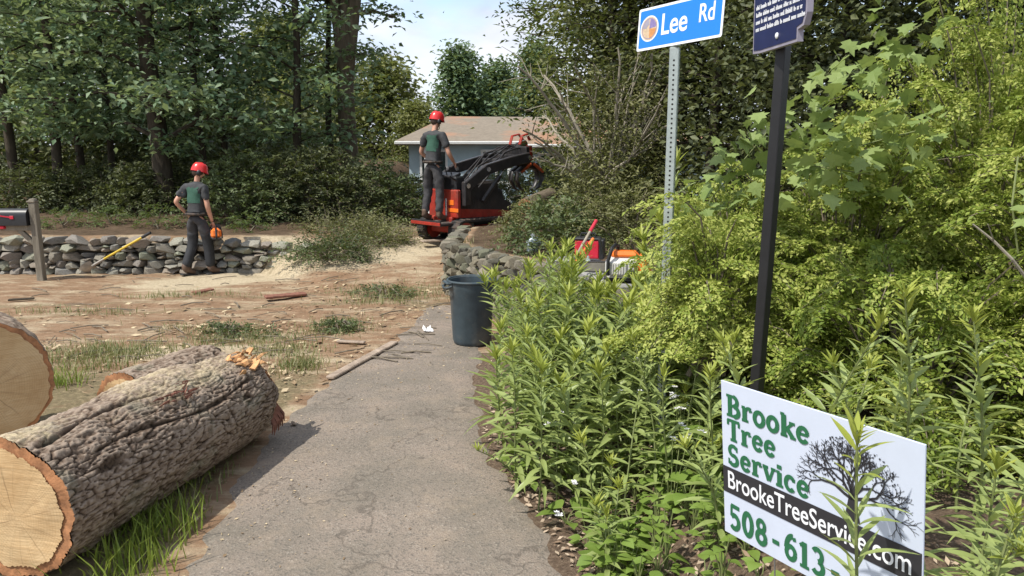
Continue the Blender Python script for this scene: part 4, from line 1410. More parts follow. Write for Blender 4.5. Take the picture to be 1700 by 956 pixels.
# cut leafy boughs heaped over the bank end
GH = 'cut leafy boughs heaped at the end of the wall'
for i, (px, Y, rad, lab, mt) in enumerate((
        (540, 12.4, (.55, .34, .16), 'lighter green cut bough heaped over the right end of the fieldstone wall', 'leaf_cut'),
        (610, 13.3, (.6, .4, .15), 'dull olive cut bough lying on the bank right of the greener one', 'leaf_wilt'),
        (580, 14.2, (.95, .45, .2), 'long low heap of cut boughs behind the greener one', 'leaf_wilt'))):
    mound_shrub('cut_bough', lab, 'brush', shrub_at(*place(px, Y)[:2]), rad, 3000, 0.075, 0.42, M[mt], 250 + i, 0.46, 8, 30, GH, 0.30)
for i, (px, py, rad, lab) in enumerate(((640, 490, (.42, .2, .07), 'leafy green sprig flattened on the dirt left of the trash can'),
                                       (395, 556, (.4, .16, .07), 'leafy green sprig on the ground behind the far end of the big log'),
                                       (560, 548, (.22, .12, .06), 'small leafy sprig on the dirt behind the weathered split plank'))):
    g = gnd(px, py)
    mound_shrub('leafy_sprig', lab, 'sprig', (g.x, g.y, h1(g.x, g.y) + 0.02), rad, 700, 0.055, 0.42, M['leaf_cut'], 260 + i, 0.16, 8, 4)

# ------------------------------------------------------------------ felled tree top behind the wall
tt_ = thing('felled_treetop', 'felled treetop of bare grey limbs fanning up behind the wall, wilting leaves round its foot', 'felled tree', (at(985, 300, 11.6).x, 11.6, h1(1.3, 11.6)))
O = tt_.location
rr = random.Random(77)
limbs = [((1000, 280), (930, 180), (862, 110)), ((1000, 275), (960, 200), (905, 125)), ((1005, 270), (1000, 190), (955, 110)), ((1012, 268), (1030, 170), (1028, 80)), ((1018, 268), (1050, 160), (1062, 75)),
         ((1010, 275), (1045, 215), (1100, 110)), ((1000, 285), (1050, 225), (1110, 150)), ((995, 290), (1050, 250), (1120, 200)), ((990, 292), (1030, 262), (1105, 228)), ((985, 285), (930, 245), (868, 215)),
         ((990, 280), (950, 240), (900, 190)), ((1015, 270), (1070, 190), (1085, 90)), ((980, 292), (935, 262), (880, 262)), ((992, 282), (985, 200), (990, 120)), ((1000, 285), (1075, 235), (1095, 175)), ((1005, 280), (1020, 200), (1045, 120)), ((995, 285), (960, 215), (925, 150)), ((990, 290), (940, 270), (890, 240)), ((1008, 282), (1060, 200), (1075, 140))]
leafpts = []
for i, (a, b, c) in enumerate(limbs):
    Ya, Yb, Yc = 11.7 + rr.uniform(-.2, .2), 11.6 + rr.uniform(-.5, .5), 11.6 + rr.uniform(-1.1, 1.1)
    pa, pb, pc = at(*a, Ya) - O, at(*b, Yb) - O, at(*c, Yc) - O
    pa = pa - Vector((0, 0, 0.25))
    mb = MB()
    pts = []
    for t in np.linspace(0, 1, 9):
        p = pa * (1 - t) ** 2 + pb * 2 * t * (1 - t) + pc * t * t
        pts.append(p + Vector((rr.gauss(0, .018), rr.gauss(0, .018), rr.gauss(0, .018))))
    th0 = rr.uniform(0.018, 0.036)
    mb.tube(pts, [th0 * (1 - 0.75 * t) + 0.004 for t in np.linspace(0, 1, 9)], 6)
    for k in range(8):
        j = rr.randrange(2, 8)
        d = (pts[j + 1] - pts[j]).normalized()
        e = pts[j] + (d + Vector((rr.gauss(0, .6), rr.gauss(0, .6), rr.gauss(0.1, .5)))).normalized() * rr.uniform(.2, .6)
        m_ = (pts[j] + e) / 2 + Vector((rr.gauss(0, .03),) * 3)
        mb.tube([pts[j], m_, e], [0.009, 0.006, 0.003], 4, False)
        leafpts.append(tuple(e)); leafpts.append(tuple(m_))
    mb.build('branch', M['twig_pale'], tt_)
r = np.random.default_rng(78)
base_pts = np.stack([np.abs(r.normal(0.05, .7, 420)) - 0.30, r.normal(.25, .45, 420), np.abs(r.normal(0.25, .62, 420))], -1)
lp = np.array(leafpts)
lp = lp[(r.uniform(size=len(lp)) < 0.6) & (lp[:, 0] > -0.35)]
C1 = spray(base_pts, 38, (.16, .16, .10), r, 0.075, 0.4)
C2 = spray(lp, 22, (.16, .16, .12), r, 0.075, 0.4)
ar = [np.concatenate([a, b]) for a, b in zip(C1, C2)]
Vv, F = leaves_np(*ar)
kid(link('wilting_leaves', np_mesh('wilting_leaves', Vv, [F]), tt_, M['leaf_wilt']))
mound_shrub('leafy_bough', 'fresh dark green bough lying in front of the felled treetop, left of the red box', 'brush', (at(925, 380, 9.6).x, 9.6, h1(0.6, 9.6)), (.5, .4, .55), 3600, 0.08, 0.5, M['leaf_cut'], 270, .3, 10, 4)
mound_shrub('leafy_bough', 'dull green heap of brush behind the red box and chainsaw', 'brush', (at(1045, 390, 9.4).x, 9.4, h1(1.5, 9.4)), (.75, .5, .75), 6000, 0.07, 0.42, M['leaf_wilt'], 271, .3, 10, 5)
mound_shrub('leafy_bough', 'olive heap of brush between the tracked machine and the wall', 'brush', (at(885, 380, 11.2).x, 11.2, h1(0.4, 11.2)), (.45, .4, .5), 3600, 0.07, 0.42, M['leaf_wilt'], 272, .3, 10, 4)
lg = at(872, 343, 12.4)
cl = thing('cut_log', 'short cut log with a pinkish sawn end lying in the brush right of the machine', 'log', lg)
axd = Vector((0.5, 0.85, 0.15)).normalized()
mb = MB(); mb.tube([Vector((0, 0, 0)), axd * 0.9], [0.14, 0.13], 18); mb.build('bark', M['bark_grey'], cl, True)
mb = MB(); mb.tube([axd * -0.012, axd * -0.004], [0.128, 0.13], 18); mb.build('cut_face', M['cambium'], cl)

# ------------------------------------------------------------------ lance-leaved plants
def lance_arrays(bend, width=0.145, n=6):
    t = np.linspace(0, 1, n)
    w = np.sin(np.pi * np.clip(t, 0.02, 1) ** 0.8) * width * 0.5 + 0.004
    w[-1] = 0.002
    z = -bend * t ** 2 * 0.6 + 0.10 * t
    x = t * (1 - 0.12 * bend)
    Vv = np.stack([np.stack([x, w, z + w * 0.45], -1), np.stack([x, 0 * w, z], -1), np.stack([x, -w, z + w * 0.45], -1)], 1).reshape(-1, 3)
    i = np.arange(n - 1)[:, None] * 3
    F = np.concatenate([i + np.array([[0, 1, 4, 3]]), i + np.array([[1, 2, 5, 4]])], 0)
    return Vv, F
LA = [lance_arrays(b) for b in (0.2, 0.55, 0.95)]
LANCE, LTIP = [], []
for Vv, F in LA:
    me = np_mesh('leaf', Vv, [F], True); me.materials.append(M['leaf_lance']); LANCE.append(me)
    me = np_mesh('leaf', Vv, [F], True); me.materials.append(M['leaf_tip']); LTIP.append(me)

def lance_plant(x, y, h, nleaf, L, seed, parts, label, group, z=None, lean=None, name='tall_leafy_plant', low=0.16):
    rr = random.Random(seed)
    z = h1(x, y) if z is None else z
    root = thing(name, label, 'plant', (x, y, z - 0.02), 0, group)
    lx, ly = lean or (rr.gauss(0, .15), rr.gauss(0, .13))
    def sp(t):
        return Vector((lx * t * t * h + 0.012 * math.sin(5 * t + seed), ly * t * t * h, t * h))
    mb = MB(); mb.tube([sp(t) for t in np.linspace(0, 1, 7)], [0.0065 * (1 - 0.6 * t) for t in np.linspace(0, 1, 7)], 6); mb.build('stem', M['stem'], root, True)
    accV = {0: [], 1: []}; accF = {0: [], 1: []}; cnt = {0: 0, 1: 0}
    for i in range(nleaf + 12):
        tip = i >= nleaf
        t = low + (0.975 - low) * (i / nleaf) ** 0.9 if not tip else 0.965 + 0.035 * (i - nleaf) / 12
        an = i * 2.39996 + rr.uniform(-.35, .35)
        if tip:
            el, ll, bend = rr.uniform(0.5, 1.2), L * rr.uniform(.4, .7), 0
        else:
            el = -0.08 + 0.85 * t + rr.uniform(-.25, .25)
            ll = 1.04 * L * (0.62 + 0.55 * math.sin(math.pi * min(1, t * 0.95 + 0.1))) * rr.uniform(.75, 1.15)
            bend = rr.choice((1, 2)) if t < 0.3 else rr.choice((1, 0, 0, 1)) if t < 0.75 else rr.choice((0, 1))
        q = Euler((rr.uniform(-.4, .4), -el, an), 'XYZ')
        is_tip = 1 if (tip or t > 0.9) else 0
        if parts:
            o = bpy.data.objects.new('leaf', (LTIP if is_tip else LANCE)[bend])
            COL.objects.link(o); o.parent = root
            o.location = sp(t); o.rotation_euler = q
            o.scale = (ll, ll * rr.uniform(.85, 1.25), ll)
        else:
            Vv, F = LA[bend]
            Mx = np.array(q.to_matrix())
            W_ = (Vv * ll) @ Mx.T + np.array(sp(t))
            accV[is_tip].append(W_); accF[is_tip].append(F + cnt[is_tip]); cnt[is_tip] += len(W_)
    if not parts:
        for k, nm, mt in ((0, 'leaves', 'leaf_lance'), (1, 'leaf_tuft', 'leaf_tip')):
            o = link(nm, np_mesh(nm, np.concatenate(accV[k]), [np.concatenate(accF[k])], True), root, M[mt])
            if k == 0: o['kind'] = 'stuff'
    return root

GC = 'tall narrow-leaved plants in the clump along the drive'
LC = 'tall narrow-leaved green plant in the dense clump between the drive and the stone wall'
rr = random.Random(31)
spots = []
tries = 0
while len(spots) < 84 and tries < 14000:
    tries += 1
    y = rr.uniform(4.05, 6.5)
    x = rr.uniform(-0.40, 1.25)
    edge = float(PRx(np.array([y]))[0])
    if x < edge - 0.03 or 850 + FPX * x / y < (850 if y > 5.3 else 812): continue
    if y > 5.9 and x > 0.72: continue
    if x > 0.75 and y < 4.3: continue
    if min([math.hypot(x - a, y - b) for a, b in spots] or [9]) < 0.118: continue
    spots.append((x, y))
spots.sort(key=lambda s: s[1])
for i, (x, y) in enumerate(spots):
    edge = float(PRx(np.array([y]))[0])
    front = sm((x - edge) / 0.5)
    hh = 0.80 + 0.50 * float(front) * min(1, max(0, (y - 3.9) / 1.0)) + rr.uniform(-.08, .10)
    if y > 5.4: hh += 0.14
    grp = GC
    lab = ('tall narrow-leaved green plant in the clump, close against the stone wall' if y > 5.75 else
           'narrow-leaved green plant leaning over the asphalt edge at the left of the clump' if x < edge + 0.25 else
           'tall narrow-leaved green plant in the clump, towards the galvanized sign post' if x > 0.72 else
           'tall narrow-leaved green plant in the thick of the clump beside the drive')
    tp = 850 + FPX * x / y * 1.0
    if tp < 1100:
        zmax = at(tp, (480 if tp > 985 else 468 if tp > 935 else 418 if tp > 880 else 468) + 14 * math.sin(i * 2.1), y).z - h1(x, y)
        hh = min(hh, zmax)
    if hh < 0.3: continue
    lance_plant(x, y, hh, 42, rr.uniform(.17, .225), 400 + i, i < 24, lab, grp)
p = at(912, 402, 5.7)
lance_plant(p.x, 5.7, p.z - h1(p.x, 5.7), 56, 0.18, 480, True, 'tallest plant of the clump by the drive, its tip in front of the stone wall', None, lean=(0, 0))
for k_, (px_, py_, lab_) in enumerate(((884, 438, 'narrow-leaved plant just left of the tallest one in the clump'), (938, 446, 'narrow-leaved plant just right of the tallest one in the clump'))):
    p = at(px_, py_, 5.5)
    lance_plant(p.x, 5.5, p.z - h1(p.x, 5.5), 50, 0.17, 483 + k_, True, lab_, None, lean=(0, 0))
g = gnd(868, 808, 0.03)
lance_plant(g.x, g.y, 0.34, 16, 0.10, 481, True, 'wilted narrow-leaved sprig bent over onto the asphalt edge', None, lean=(-0.85, -0.35))

GS = 'tall narrow-leaved plants around the white yard sign'
for i, (px, py, Y, n, L, lab) in enumerate((
        (1342, 492, 2.75, 62, 0.135, 'narrow-leaved plant standing behind the white yard sign, next right of the black post'),
        (1536, 462, 2.55, 66, 0.135, 'tallest narrow-leaved plant, rising behind the right end of the white yard sign'),
        (1665, 512, 2.45, 66, 0.13, 'narrow-leaved plant nearest the right edge, its top level with the black post foot'),
        (1428, 735, 1.50, 70, 0.125, 'narrow-leaved plant standing in front of the tree drawing on the white yard sign'),
        (1590, 742, 1.85, 60, 0.115, 'narrow-leaved plant just right of the white yard sign'),
        (1612, 610, 2.9, 34, 0.13, 'narrow-leaved plant half hidden between the two tall ones right of the yard sign'),
        (1690, 700, 2.0, 34, 0.12, 'short narrow-leaved plant cut by the lower right edge of the picture'),
        (1270, 560, 3.1, 36, 0.13, 'narrow-leaved plant in front of the foot of the black post'),
        (1440, 590, 2.9, 34, 0.13, 'narrow-leaved plant behind the middle of the white yard sign'),
        (1190, 590, 3.4, 36, 0.13, 'narrow-leaved plant left of the white yard sign below the black post'),
        (1115, 600, 3.7, 34, 0.13, 'narrow-leaved plant at the right end of the clump, left of the yard sign'),
        (1078, 520, 4.15, 38, 0.15, 'narrow-leaved plant below the chainsaw, left of the galvanized sign post'),
        (1095, 440, 4.0, 40, 0.15, 'narrow-leaved plant hiding the foot of the galvanized sign post'),
        (1150, 470, 3.85, 38, 0.145, 'narrow-leaved plant just right of the galvanized sign post'),
        (1100, 560, 3.8, 44, 0.15, 'narrow-leaved plant below the galvanized sign post at the front of the clump'),
        (1040, 560, 3.8, 36, 0.14, 'narrow-leaved plant at the front of the clump below the chainsaw'),
        (1170, 540, 3.75, 34, 0.14, 'narrow-leaved plant between the two sign posts'),
        (1560, 840, 1.9, 40, 0.11, 'low narrow-leaved plant just right of the lower end of the yard sign'),
        (1685, 640, 2.3, 50, 0.12, 'narrow-leaved plant at the right edge below the tallest ones'),
        (1500, 560, 3.1, 44, 0.13, 'narrow-leaved plant behind the yard sign, left of the tallest one'),
        (1640, 760, 2.1, 44, 0.12, 'narrow-leaved plant half way between the yard sign and the right edge'),
        (1390, 610, 2.6, 40, 0.12, 'narrow-leaved plant with its top just over the upper edge of the yard sign'),
        (1650, 850, 1.7, 40, 0.11, 'low narrow-leaved plant at the bottom right corner'))):
    p = at(px, py, Y)
    z0 = h1(p.x, Y)
    ln_ = (-0.045, 0.0) if i == 3 else None
    lance_plant(p.x - (ln_[0] * 1.3 if ln_ else 0), Y, max(0.3, p.z - z0), n, L, 500 + i, True, lab, GS, low=0.12, lean=ln_)

# broad-leaved plants low in the bed
def broad_arrays():
    n = 6
    t = np.linspace(0, 1, n)
    w = np.array([0.05, 0.36, 0.42, 0.34, 0.18, 0.01])
    z = 0.12 * t - 0.35 * t ** 2
    Vv = np.stack([np.stack([t, w, z + w * 0.16], -1), np.stack([t, 0 * w, z], -1), np.stack([t, -w, z + w * 0.16], -1)], 1).reshape(-1, 3)
    i = np.arange(n - 1)[:, None] * 3
    return Vv, np.concatenate([i + np.array([[0, 1, 4, 3]]), i + np.array([[1, 2, 5, 4]])], 0)
me_b = np_mesh('leaf', *[broad_arrays()[0], [broad_arrays()[1]]], True); me_b.materials.append(M['leaf_broad'])
def broad_plant(px, py, n, L, hgt, seed, lab, xy=None):
    rr = random.Random(seed)
    g = gnd(px, py, 0.03) if xy is None else Vector((*xy, 0)); z = h1(g.x, g.y)
    root = thing('broad_leaved_plant', lab, 'plant', (g.x, g.y, z), 0, 'broad-leaved plants low in the bed')
    mb = MB()
    for i in range(n):
        an = i * 2.4 + rr.uniform(-.4, .4); t = (i + .5) / n
        hh = hgt * (0.25 + 0.75 * t) * rr.uniform(.8, 1.1); rad = L * 0.75 * (1 - 0.6 * t)
        b = Vector((math.cos(an) * rad, math.sin(an) * rad, hh))
        mb.tube([Vector((0, 0, 0)), Vector((b.x * .4, b.y * .4, b.z * .7)), b], [0.004, 0.003, 0.002], 5, False)
        o = bpy.data.objects.new('leaf', me_b); COL.objects.link(o); o.parent = root
        o.location = b; o.rotation_euler = (rr.uniform(-.3, .3), rr.uniform(-.25, .3) - 0.3 * t, an)
        s = L * rr.uniform(.7, 1.15); o.scale = (s, s * rr.uniform(.85, 1.1), s)
    mb.build('stalks', M['stem'], root)
for i, a in enumerate(((940, 862, 7, .13, .10, 'broad-leaved plant at the asphalt edge low in the bed'), (1045, 900, 9, .13, .16, 'broad-leaved plant at the bottom of the bed with the biggest round leaves'),
                       (1125, 880, 12, .15, .42, 'upright broad-leaved plant left of the lower corner of the yard sign'), (1000, 945, 8, .12, .1, 'broad-leaved plant cut by the bottom edge of the picture'),
                       (860, 775, 7, .11, .12, 'broad-leaved plant at the left foot of the clump by the drive'), (1180, 930, 8, .1, .14, 'broad-leaved plant just left of the yard sign at the bottom edge'),
                       (1000, 870, 8, .08, .16, 'small broad-leaved weed in the middle of the bed bottom'), (1090, 945, 8, .08, .12, 'small broad-leaved weed at the bottom edge below the upright one'),
                       (1150, 840, 9, .09, .25, 'broad-leaved weed close to the left edge of the yard sign'), (930, 800, 8, .09, .2, 'broad-leaved weed under the front of the clump'), (975, 905, 7, .07, .08, 'smallest broad-leaved weed near the asphalt edge at the bottom'),
                       (1190, 880, 8, .09, .2, 'broad-leaved weed touching the lower left corner of the yard sign'), (880, 720, 9, .12, .26, 'pale broad-leaved plant at the front of the clump by the drive'), (1075, 800, 8, .1, .2, 'small broad-leaved plant between the clump and the yard sign'))):
    broad_plant(*a[:5], 600 + i, a[5])

rq = random.Random(88)
nw = 0
while nw < 46:
    x, y = rq.uniform(0.1, 1.2), rq.uniform(2.5, 4.5)
    if x < float(PRx(np.array([y]))[0]) + 0.05: continue
    broad_plant(0, 0, rq.randint(8, 13), rq.uniform(.055, .10), rq.uniform(.10, .34), 700 + nw, 'small pale green broad-leaved weed carpeting the front of the planting bed', (x, y))
    nw += 1

for k_ in range(26):
    x, y = rq.uniform(0.55, 1.2), rq.uniform(2.9, 4.0)
    broad_plant(0, 0, rq.randint(8, 13), rq.uniform(.055, .095), rq.uniform(.10, .36), 760 + k_, 'small pale green broad-leaved weed between the clump and the yard sign', (x, y))
for k_ in range(12):
    x, y = rq.uniform(0.45, 1.15), rq.uniform(3.0, 3.9)
    lance_plant(x, y, rq.uniform(.35, .7), 26, 0.13, 820 + k_, True, 'young narrow-leaved plant coming up left of the yard sign', 'young narrow-leaved plants left of the yard sign')

# small white-flowered plants in the clump
def flower_plant(px, py, Y, n, seed, lab):
    rr = random.Random(seed)
    p = at(px, py, Y); z0 = h1(p.x, Y)
    root = thing('white_flowers', lab, 'flower', (p.x, Y, z0), 0, 'white-flowered plants in the clump')
    hh = p.z - z0
    mb = MB(); heads = []
    for i in range(n):
        e = Vector((rr.gauss(0, .07), rr.gauss(0, .05), hh + rr.gauss(-.03, .075)))
        mb.tube([Vector((0, 0, 0)), Vector((e.x * .5, e.y * .5, e.z * .6)), e], [0.004, 0.003, 0.002], 4, False); heads.append(e)
    mb.build('stalks', M['stem'], root)
    for e in heads:
        fm = MB()
        for k in range(rr.randint(3, 5)):
            c = e + Vector((rr.gauss(0, .010), rr.gauss(0, .010), rr.gauss(0, .008)))
            for q in range(5):
                a = q * 1.2566 + k
                d = Vector((math.cos(a), math.sin(a) * .8, 0.35)); s = Vector((-math.sin(a), math.cos(a), 0))
                b0 = c + d * 0.002
                fm.add([b0, b0 + d * .008 + s * .006, b0 + d * .016, b0 + d * .008 - s * .006], [(0, 1, 2, 3)])
        fm.build('flower', M['petal'], root)
flower_plant(1048, 640, 4.3, 7, 1, 'cluster of small white flowers in the middle of the clump')
flower_plant(1138, 640, 3.9, 7, 2, 'cluster of small white flowers just left of the yard sign top')
flower_plant(1120, 705, 3.6, 4, 3, 'few white flowers low down left of the yard sign')
flower_plant(925, 690, 4.4, 5, 4, 'few white flowers low in the front of the clump')
flower_plant(975, 800, 3.9, 2, 5, 'pair of white blossoms low in the bed above the asphalt edge')

# maple leaves scrambling over the bush top
def maple_mesh():
    pts = [(0, 0), (.03, .30), (.20, .28), (.32, .58), (.50, .34), (.70, .42), (.68, .18), (1.0, 0)]
    poly = pts + [(x, -y) for x, y in pts[-2:0:-1]]
    Vv = [(x, y, -0.25 * x * x + 0.10 * abs(y)) for x, y in poly]
    ctr = (0.35, 0, -0.04)
    n = len(Vv)
    me = bpy.data.meshes.new('leaf')
    me.from_pydata(Vv + [ctr], [], [(n, i, (i + 1) % n) for i in range(n)])
    me.materials.append(M['leaf_vine'])
    return me
MAPLE = maple_mesh()
def vine(lab, path, n, L, seed):
    rr = random.Random(seed)
    pts = [at(*p) for p in path]
    root = thing('maple_sapling', lab, 'sapling', pts[0], 0, 'young maples growing through the bush')
    mb = MB(); mb.tube([p - pts[0] for p in pts], [0.0035] * len(pts), 5); mb.build('stem', M['stem'], root)
    for i in range(n):
        t = (i + rr.random()) / n * (len(pts) - 1)
        k = min(int(t), len(pts) - 2)
        c = pts[k].lerp(pts[k + 1], t - k) - pts[0] + Vector((rr.gauss(0, .10), rr.gauss(-0.12, .10), rr.gauss(0.02, .09)))
        o = bpy.data.objects.new('leaf', MAPLE); COL.objects.link(o); o.parent = root
        o.location = c
        o.rotation_euler = (rr.gauss(0, .45), rr.uniform(0.0, 0.9), rr.uniform(-math.pi, math.pi))
        s = L * rr.uniform(.55, 1.2); o.scale = (s, s, s)
vine('young maple whose leaves spill down the left slope of the bush beside the black post', [(1130, 420, 4.55), (1180, 330, 4.6), (1235, 265, 4.6), (1285, 205, 4.6)], 95, 0.098, 1)
vine('young maple with leaves along the bush top right of the black post', [(1330, 260, 4.2), (1350, 190, 4.2), (1400, 130, 4.2), (1470, 80, 4.3), (1530, 40, 4.3)], 95, 0.098, 2)
vine('young maple with drooping pale leaves in the middle of the bush by the black post', [(1330, 300, 3.95), (1400, 250, 3.95), (1470, 230, 3.95), (1530, 215, 3.95)], 80, 0.095, 3)
vine('young maple with leaves low in the bush right of the black post', [(1320, 270, 3.9), (1380, 280, 3.85), (1450, 290, 3.8)], 40, 0.09, 4)
vine('young maple with a few leaves at the right edge of the bush', [(1690, 420, 3.0), (1680, 340, 3.0), (1690, 260, 3.1)], 16, 0.09, 5)
mb = MB()
pts = [at(1615, 372, 2.95), at(1650, 400, 2.93), at(1680, 430, 2.9), at(1710, 470, 2.9)]
dt = thing('dead_twig', 'pale dead twig hanging in the bush at the right edge', 'twig', pts[0])
mb.tube([q - pts[0] for q in pts], [0.003, 0.005, 0.006, 0.007], 5)
mb.tube([pts[1] - pts[0], at(1640, 372, 2.9) - pts[0]], [0.003, 0.002], 4)
mb.build('twig', M['twig_pale'], dt)

# ================================================================== lettering
def arc(cx, cy, rx, ry, a0, a1, n=10):
    return [(cx + rx * math.cos(R(a0 + (a1 - a0) * i / n)), cy + ry * math.sin(R(a0 + (a1 - a0) * i / n))) for i in range(n + 1)]
# slab-serif glyphs: advance width, list of (points, stroke weight)
SW, TH = 0.20, 0.11
SLAB = {
 'B': (0.80, [([(.2, .05), (.2, .95)], SW), ([(.02, .05), (.42, .05)], TH), ([(.02, .95), (.40, .95)], TH), ([(.2, .52), (.45, .52)], TH), (arc(.40, .735, .19, .215, 90, -90), .17), (arc(.42, .285, .24, .235, 90, -90), .18)]),
 'r': (0.58, [([(.18, .04), (.18, .64)], SW), ([(.02, .05), (.36, .05)], TH), ([(.02, .64), (.2, .64)], TH), (arc(.40, .40, .2, .25, 160, 62), .13), ([(.47, .58), (.49, .50)], .15)]),
 'o': (0.66, [(arc(.32, .345, .22, .295, 0, 360, 20), .17)]),
 'k': (0.72, [([(.18, .05), (.18, .95)], SW), ([(.02, .05), (.34, .05)], TH), ([(.02, .95), (.2, .95)], TH), ([(.2, .26), (.54, .62)], TH), ([(.42, .65), (.68, .65)], TH), ([(.32, .40), (.58, .07)], .18), ([(.46, .05), (.72, .05)], TH)]),
 'e': (0.62, [(arc(.31, .345, .21, .295, 20, 325, 16), .16), ([(.14, .36), (.52, .36)], TH), ([(.505, .44), (.505, .36)], .12)]),
 'T': (0.78, [([(.38, .05), (.38, .92)], SW), ([(.05, .94), (.71, .94)], .12), ([(.2, .05), (.56, .05)], TH), ([(.08, .96), (.08, .72)], .10), ([(.68, .96), (.68, .72)], .10)]),
 'S': (0.70, [(arc(.33, .71, .20, .225, 30, 270, 12), .16), (arc(.33, .275, .22, .225, 90, -150, 12), .17), ([(.53, .95), (.53, .70)], .08), ([(.1, .06), (.1, .32)], .08)]),
 'v': (0.66, [([(.12, .62), (.32, .06)], .18), ([(.34, .06), (.53, .62)], TH), ([(.0, .64), (.28, .64)], TH), ([(.42, .64), (.66, .64)], TH)]),
 'i': (0.38, [([(.18, .05), (.18, .64)], SW), ([(.01, .05), (.36, .05)], TH), ([(.03, .64), (.2, .64)], TH), ([(.18, .78), (.18, .96)], .2)]),
 'c': (0.60, [(arc(.32, .345, .21, .295, 50, 318, 14), .16), ([(.47, .60), (.47, .44)], .13)]),
 '5': (0.72, [([(.14, .95), (.60, .93)], .15), ([(.16, .97), (.14, .52)], .10), (arc(.31, .32, .24, .27, 135, -140, 14), .18)]),
 '0': (0.72, [(arc(.34, .5, .22, .43, 0, 360, 22), .19)]),
 '8': (0.72, [(arc(.34, .735, .18, .20, 0, 360, 18), .16), (arc(.34, .27, .22, .23, 0, 360, 18), .18)]),
 '6': (0.72, [(arc(.34, .29, .21, .24, 0, 360, 18), .17), (arc(.44, .36, .32, .57, 175, 88, 10), .18), ([(.50, .92), (.53, .78)], .14)]),
 '1': (0.56, [([(.27, .05), (.27, .95)], SW), ([(.06, .05), (.48, .05)], TH), ([(.06, .78), (.27, .92)], .11)]),
 '3': (0.70, [(arc(.30, .72, .20, .22, 150, -80, 12), .16), (arc(.31, .28, .23, .23, 85, -150, 12), .18)]),
 '-': (0.52, [([(.08, .40), (.42, .40)], .15)]),
 ' ': (0.12, [])}

def ribbon(mb, pts, w, fx, y):
    """flat stroke in the XZ plane facing -Y"""
    pts = [Vector((p[0], 0, p[1])) for p in pts]
    vs, fs = [], []
    for i, p in enumerate(pts):
        a = pts[max(i - 1, 0)]; b = pts[min(i + 1, len(pts) - 1)]
        t = (b - a).normalized()
        s = Vector((-t.z, 0, t.x)) * (w / 2)
        e = t * (w * 0.0)
        for q in (p + s, p - s):
            v = fx(q); vs.append((v[0], y, v[1]))
    for i in range(len(pts) - 1):
        fs.append((2 * i, 2 * i + 1, 2 * i + 3, 2 * i + 2))
    mb.add(vs, fs)

def slab_text(txt, x, z, hgt, sx, y, name, mat, parent):
    mb = MB()
    k = 0
    for ch in txt:
        adv, strokes = SLAB[ch]
        for pts, w in strokes:
            w = w * 1.14
            ribbon(mb, pts, w, lambda q, x=x: (x + q.x * hgt * sx, z + q.z * hgt), y - 0.00015 * (k % 7)); k += 1
        x += adv * hgt * sx
    return mb.build(name, mat, parent)

def font_text(txt, name, x, y, z, size, sx, mat, parent, bold=0.0, depth=0.0004):
    cu = bpy.data.curves.new(name, 'FONT')
    cu.body = txt; cu.size = size; cu.offset = bold; cu.extrude = depth
    tmp = bpy.data.objects.new(name, cu)
    COL.objects.link(tmp)
    dg = bpy.context.evaluated_depsgraph_get()
    me = bpy.data.meshes.new_from_object(tmp.evaluated_get(dg))
    bpy.data.objects.remove(tmp); bpy.data.curves.remove(cu)
    me.transform(Matrix.Translation((x, y, z)) @ Matrix.Diagonal((sx, 1, 1, 1)) @ Matrix.Rotation(R(90), 4, 'X'))
    me.materials.clear(); me.materials.append(mat)
    return kid(link(name, me, parent))

# ------------------------------------------------------------------ white yard sign
def pose(o, loc, rz, rx, ry):
    o.matrix_world = Matrix.Translation(loc) @ (Matrix.Rotation(rz, 4, 'Z') @ Matrix.Rotation(rx, 4, 'X') @ Matrix.Rotation(ry, 4, 'Y'))
    return o
ys_ = thing('yard_sign', 'white corrugated yard sign lettered Brooke Tree Service with a black tree drawing', 'sign')
pose(ys_, (0.7466, 1.7943, 1.2356), -1.0776, 0.0604, -0.0432)
W, Hh = 0.61, 0.457
MB().box((0, 0.003, 0), (W, 0.005, Hh), None, 0.001).build('panel', M['lawn_white'], ys_)
yf = -0.0008
x0 = -W / 2
zt = Hh / 2
slab_text('Brooke', x0 + 0.020, zt - 0.097, 0.063, 1.14, yf, 'lettering', M['print_green'], ys_)
slab_text('Tree', x0 + 0.020, zt - 0.168, 0.063, 1.10, yf, 'lettering', M['print_green'], ys_)
slab_text('Service', x0 + 0.020, zt - 0.242, 0.063, 1.10, yf, 'lettering', M['print_green'], ys_)
MB().box((0.0, yf, zt - 0.290), (W - 0.004, 0.0008, 0.078)).build('band', M['print_black'], ys_)
font_text('BrookeTreeService.com', 'lettering', x0 + 0.018, yf - 0.0012, zt - 0.312, 0.074, 0.78, M['sign_white'], ys_, 0.0006, 0.0002)
slab_text('508 - 613 -', x0 + 0.020, zt - 0.436, 0.075, 0.92, yf, 'lettering', M['print_green'], ys_)
